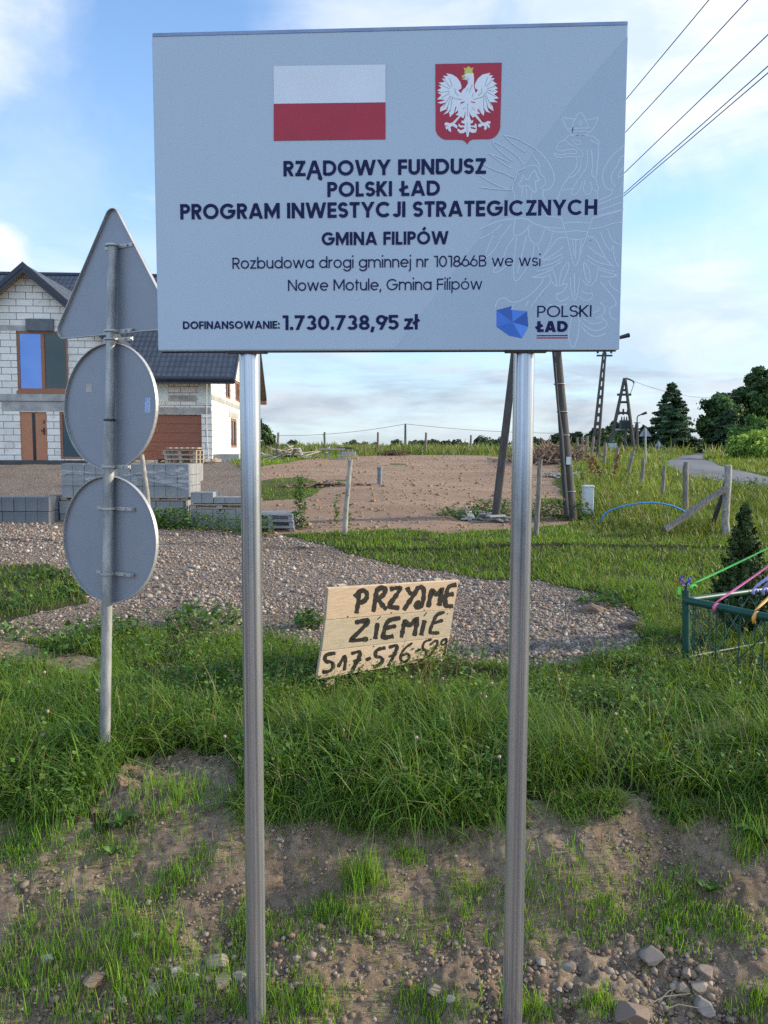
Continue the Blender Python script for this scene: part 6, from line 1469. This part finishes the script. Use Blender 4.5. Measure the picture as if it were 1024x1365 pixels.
# street lamp and far signs
YS = 58.0
sl_ = empty('street_lamp', gxy(*at_y(849, 602, YS)[:2]), 'small street lamp with curved arm on a pole left of the spruce', 'street lamp')
a = MB(); a.tube([at_y(849.5, 604, YS), at_y(849.5, 563, YS)], [.13, .1], 8); a.tube([at_y(844.5, 580, YS), at_y(849, 563, YS)], .08, 6); a.build('pole', m_pole, sl_)
a = MB(); a.tube([at_y(*p, YS) for p in ((849.5, 563), (849.5, 557), (851, 554), (855, 552.5), (859, 551))], .045, 6); a.build('arm', m_wire, sl_)
a = MB(); a.tube([at_y(856, 552.2, YS), at_y(862, 550, YS)], [.08, .1], 8); a.build('lamp_head', m_wire, sl_)
a = MB(); a.box(at_y(849.5, 563.5, YS), (.5, .05, .05)); a.build('crossarm', m_wire, sl_)
def far_sign(xc, yt, yb, w_, ypost, Y, label):
    e = empty('traffic_sign', gxy(*at_y(xc, ypost, Y)[:2]), label, 'traffic sign')
    a = MB(); a.tube([at_y(xc+.3, ypost+3, Y), at_y(xc, yt+2, Y)], .035, 8); a.build('post', m_steel, e)
    a = MB(); a.prism([at_y(xc-w_, yb, Y+.05), at_y(xc-w_*.96, yb+.8, Y+.05), at_y(xc+w_*.96, yb+.8, Y+.05), at_y(xc+w_, yb, Y+.05), at_y(xc+.5, yt, Y+.05), at_y(xc-.5, yt, Y+.05)], (0, .02, 0)); a.build('triangle_plate', m_back, e)
far_sign(860.5, 569.5, 581, 8, 614, 28.0, 'larger far triangular sign back on a thin post by the road'); far_sign(878.3, 587.5, 594.5, 4.8, 611, 46.0, 'smaller far triangular sign back beside the spruce')
# far line of wires across the field
YF = 120.0
fp_ = MB(); A = at_y(540.5, 594, YF); B = at_y(540.5, 565, YF); fp_.tube([A, B], [.2, .14], 8); tag(fp_.build('power_pole', m_pole, origin=A), 'thin lone power pole on the horizon beyond the field', 'power pole')
for x0, y0, lb in ((300, 577, 'distant wire sagging left from the lone horizon pole'), (900, 572, 'distant wire sagging right from the lone horizon pole')):
    C = at_y(x0, y0, YF); a = MB(); n = 24; a.tube([B+(C-B)*k/n-np.array([0, 0, 1.0*4*(k/n)*(1-k/n)]) for k in range(n+1)], .03, 5); tag(a.build('overhead_wire', m_wire, origin=B), lb, 'wire')
C1 = at_y(845, 508, YT); C2 = at_y(985, 528, 60); a = MB(); a.tube([C1+(C2-C1)*k/12-np.array([0, 0, .5*4*(k/12)*(1-k/12)]) for k in range(13)], .012, 5); tag(a.build('overhead_wire', m_wire, origin=C1), 'thin wire running from the transformer tower toward the right trees', 'wire')
# ------------------------------------------------------------------ small things in the field
cab = MB(); A = ground(785, 686); YC = A[1]; w_ = 13.2/1025*YC; T = at_y(785, 650, YC)
a = MB(); a.box((A[0], YC+w_/2, (A[2]-.1+T[2])/2), (w_, w_*.9, T[2]-A[2]+.1)); mb_ = empty('meter_box', A, 'white plastic meter box standing in the grass beside the A pole', 'meter box'); m_mb = mat('white_plastic_box', (.52, .54, .54), .5, var=.05)
a.build('body', m_mb, mb_, bevel=.01); a = MB(); a.box((A[0], YC+w_/2, T[2]+.02), (w_*1.08, w_, .05)); a.build('lid', m_mb, mb_, bevel=.015)
a = MB(); a.box((A[0]+.01, YC+w_*.04, (A[2]+T[2])/2), (w_*.8, .012, (T[2]-A[2])*.7)); a.build('door', m_mb, mb_, bevel=.003)
hz_ = [at_y(*p, 14.6) for p in ((806, 684), (815, 680), (828, 675.5), (841, 672.5), (855, 670.5), (870, 670), (884, 671.5), (897, 674.5), (908, 679), (917, 684))]
a = MB(); a.tube([hz_[0]-np.array([.1, 0, .3])]+hz_+[hz_[-1]+np.array([.1, 0, -.3])], .015, 8); tag(a.build('hose', mat('blue_hose', (.04, .24, .60), .45), origin=gxy(hz_[0][0], 14.6), smooth=True), 'bright blue plastic hose arching over the grass behind the braces', 'hose')
m_brd = mat('weathered_board', (.26, .24, .22), .9, base2=(.42, .39, .35), scale=6, stretch=(2, 2, 2))
def pile(name, c, n, L, spread, hgt, m, label, cat, r=.03, flat=True, steep=.3):
    a = MB()
    for i in range(n):
        an = random.uniform(0, 3.14); l = L*random.uniform(.5, 1); p = np.array([c[0]+random.gauss(0, spread[0]), c[1]+random.gauss(0, spread[1]), 0]); p[2] = float(H(p[0], p[1]))+random.random()*hgt*max(0.05, 1-abs(p[0]-c[0])/(2.2*spread[0]))
        d = np.array([math.cos(an), math.sin(an)*.7, random.gauss(0, steep)]); d /= np.linalg.norm(d)
        if flat: s = np.cross(d, [0, 0, 1]); s /= np.linalg.norm(s); a.box(p, (l, .14, .03), (d, s, np.cross(d, s)))
        else: q = np.cross(d, [0, 0, 1]); a.tube([p-d*l/2, p+q*random.gauss(0, .06)*l, p+d*l/2], [r*1.2, r, r*.4], 5)
    return tag(a.build(name, m, origin=c), label, cat)
pile('board_pile', ground(384, 612), 34, 1.7, (.55, .35), .55, m_brd, 'untidy heap of weathered boards at the back left of the field', 'board pile')
pile('rubble_heap', ground(435, 648), 46, .34, (.55, .12), .10, mat('brown_clods', (.20, .13, .09), .95, var=.3), 'low line of broken earth clods around the field pipe', 'rubble')
pile('branch_heap', ground(525, 607), 50, 1.1, (.45, .3), .3, mat('dark_branches', (.10, .065, .045), .95), 'small heap of dark branches at the far edge of the field', 'branches', .03, False)
pile('brush_pile', ground(741, 618), 260, 1.5, (.85, .8), .75, mat('brown_brush', (.15, .10, .07), .95, base2=(.25, .17, .12), scale=2), 'big brown pile of cut brushwood left of the far fence row', 'brush pile', .028, False, .6)
pile('stone_heap', ground(662, 694), 20, .45, (.35, .2), .16, mat('grey_slab', (.30, .28, .26), .95, var=.25), 'broken grey slabs lying at the foot of the hidden pole leg', 'rubble')
pile('slab_heap', ground(735, 636), 14, .8, (.5, .3), .12, mat('grey_slab', (.3, .28, .26)), 'flat grey rubble in front of the brush pile', 'rubble')
c = ground(444, 612); tb = empty('trestle_table', c, 'rough plank trestle with a dark sheet at the back of the field', 'trestle'); Yt = c[1]
a = MB(); p = at_y(443, 598.5, Yt); a.box(p, (1.1, .6, .06)); a.build('table_top', m_brd, tb)
for x_ in (438, 455): a = MB(); q = at_y(x_, 605, Yt); a.box(q, (.08, .3, .62)); a.build('leg', m_brd, tb)
a = MB(); p = at_y(461, 597.5, Yt); a.box(p, (.62, .5, .08)); tag(a.build('dark_sheet', m_dark, origin=(p[0], p[1], p[2]-.08)), 'black folded sheet beside the plank trestle in the field', 'sheet'); a = MB(); q = at_y(465, 605, Yt); a.box(q, (.6, .4, .2)); tag(a.build('crate', m_brd, origin=(q[0], q[1], q[2]-.2)), 'wooden crate under the black sheet at the field edge', 'crate')
a = MB(); q = at_y(452, 613, Yt-.5); a.box(q, (.6, .3, .12)); tag(a.build('block', m_cb, origin=q), 'pale block lying in front of the plank trestle', 'block')

# ------------------------------------------------------------------ shrine fence with ribbons, thuja
m_grn = mat('green_paint', (.007, .055, .040), .45, base2=(.012, .075, .055), scale=10); fc = ground(915.5, 884); YQ = fc[1]
d1 = np.array([.55, -.835, 0]); d1 /= np.linalg.norm(d1); d2 = np.array([.86, .5, 0]); d2 /= np.linalg.norm(d2)
ptop = at_y(914.5, 776, YQ); rail = at_y(914, 800, YQ)
d1r = at_y(1024, 823, 1); # direction check: the front rail must run through (1024, 823)
dr_ = ray(1024, 823); hgt_ = rail[2]-CAM[2]; Pq = CAM+dr_*(hgt_/dr_[2]); d1 = Pq-rail; d1[2] = 0; d1 /= np.linalg.norm(d1); d2 = np.array([-d1[1], d1[0], 0])
sf = empty('shrine_fence', fc, 'low green metal fence with crossed rods and ribbons around a small plot', 'fence')
a = MB(); a.tube([fc-np.array([0, 0, .1]), rail+np.array([0, 0, .09])], .031, 16); a.build('corner_post', m_grn, sf, smooth=40)
LEN = 1.7
for dirv, nm in ((d1, 'front'), (d2, 'back')):
    a = MB(); a.tube([rail, rail+dirv*LEN], .033 if nm == 'front' else .026, 14); a.build('top_rail', m_grn, sf, smooth=40)
    low = np.array([0, 0, fc[2]+.05-rail[2]]); a = MB(); a.tube([rail+low, rail+low+dirv*LEN], .012, 8); a.build('bottom_rail', m_grn, sf, smooth=40)
    nb = 8
    for k in range(nb):
        q = rail+dirv*LEN*(k+.5)/nb; a = MB(); a.tube([q, q+low], .0055, 6); a.build('bar', m_grn, sf)
    for k in range(nb//2):
        q0, q1 = rail+dirv*LEN*(2*k)/nb, rail+dirv*LEN*(2*k+2)/nb
        for u_, v_ in ((q0, q1), (q1, q0)): a = MB(); a.tube([u_-np.array([0, 0, .04]), v_+low], .0048, 6); a.build('crossed_rod', m_grn, sf)
    for k in range(nb):
        q = rail+dirv*LEN*(k+.5)/nb-np.array([0, 0, .07]); a = MB(); sgn = 1 if k % 2 else -1
        a.tube([q+dirv*sgn*(.012+.0042*i)*math.cos(i*.55)+np.array([0, 0, 1])*(.012+.0042*i)*math.sin(i*.55) for i in range(11)], .0045, 6); a.build('scroll', m_grn, sf)
q = rail+d1*LEN; a = MB(); a.tube([np.array([q[0], q[1], fc[2]-.1]), q+np.array([0, 0, .09])], .031, 14); a.build('end_post', m_grn, sf, smooth=40)
q = rail+d2*LEN; a = MB(); a.tube([np.array([q[0], q[1], fc[2]-.1]), q+np.array([0, 0, .09])], .031, 14); a.build('end_post', m_grn, sf, smooth=40)
# ribbons run up to a cross standing out of the frame
KN = at_y(1150, 664, 7.0)
def ribbon3(p, w, m, label, knot=True, drop=.09):
    q = KN+np.array([0, random.gauss(0, .05), random.gauss(0, .03)]); n = 26; V = []; L_ = q-p
    s = np.cross(L_, [0, 1, 0]); s /= np.linalg.norm(s)
    for k in range(n+1):
        f = k/n; c = p+L_*f-np.array([0, 0, 1])*.02*4*f*(1-f); tw = f*5.0+1.2; e = s*math.cos(tw*.35+.2)+np.array([0, 1, 0])*math.sin(tw*.35+.2); ww = w*(1 if f > .06 else .4+f*10)
        V += [c-e*ww/2, c+e*ww/2]
    F = [(2*k, 2*k+1, 2*k+3, 2*k+2) for k in range(n)]; b = len(V)
    for j, (dx, dz) in enumerate(((-.02, -drop), (.015, -drop*.6))):
        t0 = p+np.array([0, -.036, .01]); V += [t0+np.array([-.012, 0, 0]), t0+np.array([.012, 0, 0]), t0+np.array([dx-.018, -.004, dz*.5]), t0+np.array([dx+.014, -.012, dz*.5]), t0+np.array([dx-.012, -.006, dz]), t0+np.array([dx+.02, 0, dz])]
        F += [(b, b+1, b+3, b+2), (b+2, b+3, b+5, b+4)]; b += 6
    o = np_mesh('ribbon', np.array(V), [np.array(F)], m, origin=p, smooth=True); tag(o, label, 'ribbon')
    sol = o.modifiers.new('thickness', 'SOLIDIFY'); sol.thickness = .0012
def fab(name, c): return mat(name, c, .5, var=.08, scale=30)
def on_rail(px, d, off=.033):
    t_ = None; best = None
    for k in range(400):
        p = rail+d*LEN*k/400; v = p-CAM; u = 512+FOC*np.dot(v, _r)/np.dot(v, _f)
        if best is None or abs(u-px) < best[0]: best = (abs(u-px), p)
    return best[1]+np.array([0, -off*.4, off*.8])
ribbon3(at_y(922, 779, YQ-.02), .02, fab('lime_ribbon', (.16, .62, .10)), 'lime green ribbon running up right from the fence corner post', drop=.05)
ribbon3(on_rail(952, d1), .021, fab('pink_ribbon', (.72, .16, .30)), 'pink ribbon tied to the front rail of the green fence', drop=.07)
ribbon3(on_rail(1004, d1), .026, fab('orange_ribbon', (.78, .38, .09)), 'orange ribbon tied on the front rail near the right edge', drop=.1)
ribbon3(on_rail(1003, d2), .028, fab('lilac_ribbon', (.36, .32, .60)), 'upper lilac ribbon tied to the back rail behind the thuja', drop=.06)
ribbon3(on_rail(1016, d2), .026, fab('violet_ribbon', (.26, .25, .55)), 'lower violet ribbon tied to the back rail at the right edge', drop=.08)
fb = empty('flower_bunch', ptop, 'bunch of violet and blue fabric flowers on the fence corner post', 'flowers')
for k, (px, py, c, nm) in enumerate(((909, 771, (.22, .15, .50), 'violet_petals'), (911, 778, (.45, .33, .58), 'lilac_petals'), (919, 775, (.18, .22, .60), 'blue_petals'), (903, 777, (.55, .33, .03), 'orange_petals'))):
    p = at_y(px, py, YQ-.03); V = []; F = []
    for i in range(26):
        a1 = random.uniform(0, 6.28); e1 = random.uniform(-1.2, 1.2); d = np.array([math.cos(a1)*math.cos(e1), math.sin(a1)*math.cos(e1), math.sin(e1)]); s = np.cross(d, [.3, .2, 1]); s /= np.linalg.norm(s); b = len(V); R_ = .036
        V += [p, p+d*R_*.6+s*R_*.35, p+d*R_, p+d*R_*.6-s*R_*.35]; F.append((b, b+1, b+2, b+3))
    np_mesh('flower', np.array(V), [np.array(F)], fab(nm, c), fb)
a = MB(); p = at_y(906, 787, YQ-.05); a.hexa([p+np.array([x_, y_, z_]) for z_ in (-.035, .03) for x_, y_ in ((-.016, 0), (.012, 0), (.012, .002), (-.016, .002))]); a.build('ribbon_tail', fab('lime_ribbon', (.2, .7, .12)), fb)
a = MB(); a.tube([rail+np.array([0, 0, .05]), ptop], .012, 8); a.build('stem', m_grn, fb)

# ------------------------------------------------------------------ trees and shrubs
m_fol = leaf_mat('tree_leaves', trans=.25, rough=.6); m_bark = mat('bark', (.12, .095, .075), .95, var=.3, scale=8, stretch=(4, 4, 1), bump=.5)
m_ndl = leaf_mat('needles', trans=.12, rough=.7)
def cards(P, N, size, colors, asp=.6):
    n = len(P); a = rng.normal(size=(n, 3)); a -= N*(a*N).sum(1)[:, None]*.5; a /= np.linalg.norm(a, axis=1)[:, None]
    b = np.cross(a, N+rng.normal(0, .5, (n, 3))); b /= np.linalg.norm(b, axis=1)[:, None]+1e-9; s = size[:, None]
    V = np.stack([P-a*s*.5, P+b*s*asp*.5, P+a*s*.5, P-b*s*asp*.5], 1).reshape(-1, 3); F = (np.arange(n)*4)[:, None]+np.array([[0, 1, 2, 3]])
    return V, F, np.repeat(colors, 4, 0)
def broad_tree(name, base, h, w, nclump, nleaf, leaf, color, label, cat='tree', trunk=.3, low=.25, seed=0, group=None, var=.3, sq=1.0):
    r = np.random.default_rng(seed+100); e = empty(name, base, label, cat, group)
    B = np.array(base); C = []
    for i in range(nclump):
        t_ = low+(1-low)*(i+.5)/nclump; prof = math.sin(math.pi*min(1, max(0.0, (t_-low)/(1-low)*.86+.12)))**.7
        a = r.uniform(0, 6.28); rr = w/2*prof*math.sqrt(r.uniform(.05, 1))*.85; C.append((B[0]+rr*math.cos(a), B[1]+rr*math.sin(a)*sq, B[2]+h*t_*.95, w*r.uniform(.085, .17)*(0.6+.5*prof)))
    C = np.array(C)
    a = MB(); a.tube([B-np.array([0, 0, .3]), B+np.array([.02*h*r.normal(), 0, h*.35]), B+np.array([.03*h*r.normal(), 0, h*.85])], [h*.03*trunk*3, h*.022*trunk*3, h*.006], 10)
    for c in C[::max(1, nclump//9)]: p = B+np.array([0, 0, (c[2]-B[2])*.6]); a.tube([p, (p+c[:3])/2+np.array([0, 0, .02*h]), c[:3]], [h*.011, h*.007, h*.003], 6)
    a.build('trunk', m_bark, e, smooth=40)
    k = r.integers(0, nclump, nleaf); d = r.normal(size=(nleaf, 3)); d /= np.linalg.norm(d, axis=1)[:, None]; rad_ = C[k, 3]*(r.uniform(.25, 1, nleaf)**.5)*np.exp(r.normal(0, .18, nleaf))
    P = C[k, :3]+d*rad_[:, None]*np.array([1, 1, .75]); P[:, 2] = np.maximum(P[:, 2], B[2]+.05)
    tone = np.exp(r.normal(0, var, nclump))[k][:, None]*np.exp(r.normal(0, .2, (nleaf, 1))); col_ = np.clip(np.array(color)[None]*tone*np.exp(r.normal(0, .06, (nleaf, 3))), .003, .6)
    V, F, Cc = cards(P, d, leaf*np.exp(r.normal(0, .3, nleaf)), col_, .7); np_mesh('crown', V, [F], m_fol, e, colors=Cc); return e
def conifer(name, base, h, w, n, leaf, color, label, seed=0, cat='tree', full=.92, gap=True, tiers=26, droop=.25, power=.8):
    r = np.random.default_rng(seed+300); e = empty(name, base, label, cat); B = np.array(base)
    a = MB(); a.tube([B-np.array([0, 0, .2]), B+np.array([0, 0, h*.95])], [h*.022, h*.004], 10); a.build('trunk', m_bark, e, smooth=40)
    br = []
    for i in range(tiers):
        t_ = .03+.95*(i+r.uniform(-.3, .3))/tiers; R = w/2*(1-t_)**power*full+.02*w
        nb = max(4, int(11*(1-t_)+4))
        for j in range(nb):
            az = r.uniform(0, 6.28); br.append((t_, az, R*r.uniform(.62, 1.18)))
    br = np.array(br); k = r.integers(0, len(br), n); s = r.uniform(.12, 1, n)**.6
    t_, az, R = br[k, 0], br[k, 1], br[k, 2]; sp = R*s
    P = np.stack([B[0]+np.cos(az)*sp, B[1]+np.sin(az)*sp, B[2]+h*t_-sp*droop+.12*sp*s], 1); wd = .16*R*(1.05-s*.7); P[:, 0] += -np.sin(az)*r.normal(0, 1, n)*wd; P[:, 1] += np.cos(az)*r.normal(0, 1, n)*wd; P[:, 2] += r.normal(0, .1, n)*wd-np.abs(r.normal(0, .22, n))*wd
    P[:, 2] = np.maximum(P[:, 2], B[2]+.03)
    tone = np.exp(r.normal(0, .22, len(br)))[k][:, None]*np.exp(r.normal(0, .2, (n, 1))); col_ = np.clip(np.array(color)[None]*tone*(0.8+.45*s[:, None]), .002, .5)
    d = np.stack([np.cos(az), np.sin(az), np.full(n, .4)], 1)
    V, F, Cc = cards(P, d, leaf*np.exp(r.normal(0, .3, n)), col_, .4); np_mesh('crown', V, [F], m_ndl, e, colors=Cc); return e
def base_at(px, py, Y): p = at_y(px, py, Y); return gxy(p[0], p[1])
def hpx(px, ytop, Y, b): return at_y(px, ytop, Y)[2]-b[2]
def wpx(p, Y): return p/1025*Y
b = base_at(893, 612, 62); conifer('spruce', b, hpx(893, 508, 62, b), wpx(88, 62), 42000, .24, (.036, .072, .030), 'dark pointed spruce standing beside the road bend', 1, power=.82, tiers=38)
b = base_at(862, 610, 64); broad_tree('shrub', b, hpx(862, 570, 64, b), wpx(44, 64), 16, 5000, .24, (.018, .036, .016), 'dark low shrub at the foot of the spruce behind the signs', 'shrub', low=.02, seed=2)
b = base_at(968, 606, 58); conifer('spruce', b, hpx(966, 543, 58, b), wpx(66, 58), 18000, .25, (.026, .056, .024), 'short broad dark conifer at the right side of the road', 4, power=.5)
b = base_at(958, 606, 63); broad_tree('tree', b, hpx(965, 523, 63, b), wpx(66, 63), 40, 9500, .28, (.062, .115, .036), 'dark leafy tree rising behind the broad right conifer', seed=5, low=.2)
b = base_at(1012, 606, 66); broad_tree('tree', b, hpx(1012, 487, 66, b), wpx(72, 66), 46, 11000, .29, (.066, .12, .040), 'tallest tree at the right edge with an open crown', seed=6, low=.3)
b = base_at(1000, 612, 52); broad_tree('tree', b, hpx(1000, 553, 52, b), wpx(62, 52), 36, 10000, .2, (.11, .21, .045), 'mid green lower tree in front of the tallest tree', seed=7, low=.08)
b = base_at(1014, 640, 34); broad_tree('willow_bush', b, hpx(1012, 580, 34, b), wpx(104, 34), 80, 22000, .13, (.22, .34, .055), 'bright light green willow bush on the right verge', 'bush', seed=8, low=.03)
b = base_at(1052, 636, 36); broad_tree('willow_bush', b, hpx(1052, 566, 36, b), wpx(100, 36), 60, 14000, .14, (.21, .33, .055), 'taller bright bush cut by the right picture edge', 'bush', seed=9, low=.03)
for k, (px, w_, yt, Y, c, lb) in enumerate(((795, 44, 571, 84, (.032, .058, .02), 'dark hedge tree behind the lattice pole'), (818, 42, 562, 86, (.042, .075, .024), 'rounded hedge tree behind the left tower leg'), (836, 46, 569, 80, (.05, .09, .028), 'lighter hedge tree seen through the transformer tower'), (772, 36, 577, 92, (.036, .06, .022), 'low hedge tree above the brush pile'), (747, 36, 579, 100, (.034, .058, .023), 'low hedge tree left of the brush pile top'), (802, 60, 582, 74, (.05, .09, .028), 'low bush filling the hedge foot under the tower'), (846, 34, 582, 72, (.022, .04, .018), 'dark bush beside the street lamp pole'))):
    b = base_at(px, 600, Y); broad_tree('hedge_tree', b, hpx(px, yt, Y, b), wpx(w_, Y), 30, 5500, .32, c, lb, 'tree', seed=20+k, low=.02)
b = base_at(344, 600, 56); broad_tree('tree', b, hpx(344, 558, 56, b), wpx(44, 56), 16, 5000, .22, (.05, .085, .028), 'small tree peeping out behind the left board post', seed=31, low=.05)
b = base_at(360, 604, 54); broad_tree('bush', b, hpx(360, 578, 54, b), wpx(26, 54), 10, 2200, .2, (.075, .125, .035), 'green bush right of the left board post at the horizon', 'bush', seed=32, low=.02)
b = base_at(925, 606, 74); broad_tree('bush', b, hpx(925, 595, 74, b), wpx(36, 74), 10, 2500, .24, (.11, .17, .04), 'low green bush in the gap at the end of the road', 'bush', seed=33, low=.02, sq=.5)
b = base_at(985, 606, 70); broad_tree('tree', b, hpx(985, 516, 70, b), wpx(70, 70), 40, 9000, .3, (.058, .105, .036), 'dark tree filling the gap behind the tallest right tree', seed=51, low=.1)
# distant wood: one mass
V_, F_, C_ = [], [], []; nb = 0
for k in range(230):
    px = random.uniform(-60, 1200)
    if px < 540 and random.random() < .8: continue
    Y = random.uniform(240, 330); yt = (584 if px > 640 else 588)+random.uniform(-4, 3); p = at_y(px, yt, Y); g = float(H(p[0], p[1])); hh = p[2]-g; n = 170
    d = rng.normal(size=(n, 3)); d /= np.linalg.norm(d, axis=1)[:, None]; P = np.array([p[0], p[1], g+hh*.5])+d*np.array([hh*.55, hh*.5, hh*.5])*rng.uniform(.4, 1, (n, 1))
    V, F, Cc = cards(P, d, np.full(n, hh*.26), np.clip(np.array([[.030, .052, .030]])*np.exp(rng.normal(0, .3, (n, 1))), .005, .3), .8); V_.append(V); F_.append(F+nb); C_.append(Cc); nb += len(V)
o = np_mesh('distant_wood', np.concatenate(V_), [np.concatenate(F_)], m_fol, colors=np.concatenate(C_)); o['kind'] = 'stuff'
# thuja inside the shrine fence
tb_ = base_at(986, 862, 7.35); conifer('thuja', tb_, hpx(984, 668, 7.35, tb_), wpx(84, 7.35), 34000, .036, (.045, .075, .020), 'dense dark thuja shrub inside the low green fence', 41, 'shrub', power=.95, tiers=46, droop=-.9, full=1.0)
# tall stalks of weeds in the rough grass
for k, (px, py, h_, lb) in enumerate(((806, 634, .75, 'rusty dock plant with two dry stalks beside the far fence posts'), (816, 634, .8, 'rusty dock plant leaning right under the leaning fence post'), (792, 630, .6, 'rusty dock plant nearest the lattice pole'))):
    b = ground(px, py+10); e = empty('dock_plant', b, lb, 'plant'); a = MB(); tp = b+np.array([random.gauss(0, .15), 0, h_]); a.tube([b, (b+tp)/2, tp], [.014, .012, .006], 6); a.build('stalk', mat('dry_stalk', (.26, .15, .07), .9), e)
    P = b+(tp-b)*rng.uniform(.35, 1, (160, 1))+rng.normal(0, .035, (160, 3)); V, F, Cc = cards(P, rng.normal(size=(160, 3)), np.full(160, .06), gcolor(160, (.24, .13, .06), .25), .7); np_mesh('seed_head', V, [F], m_fol, e, colors=Cc)
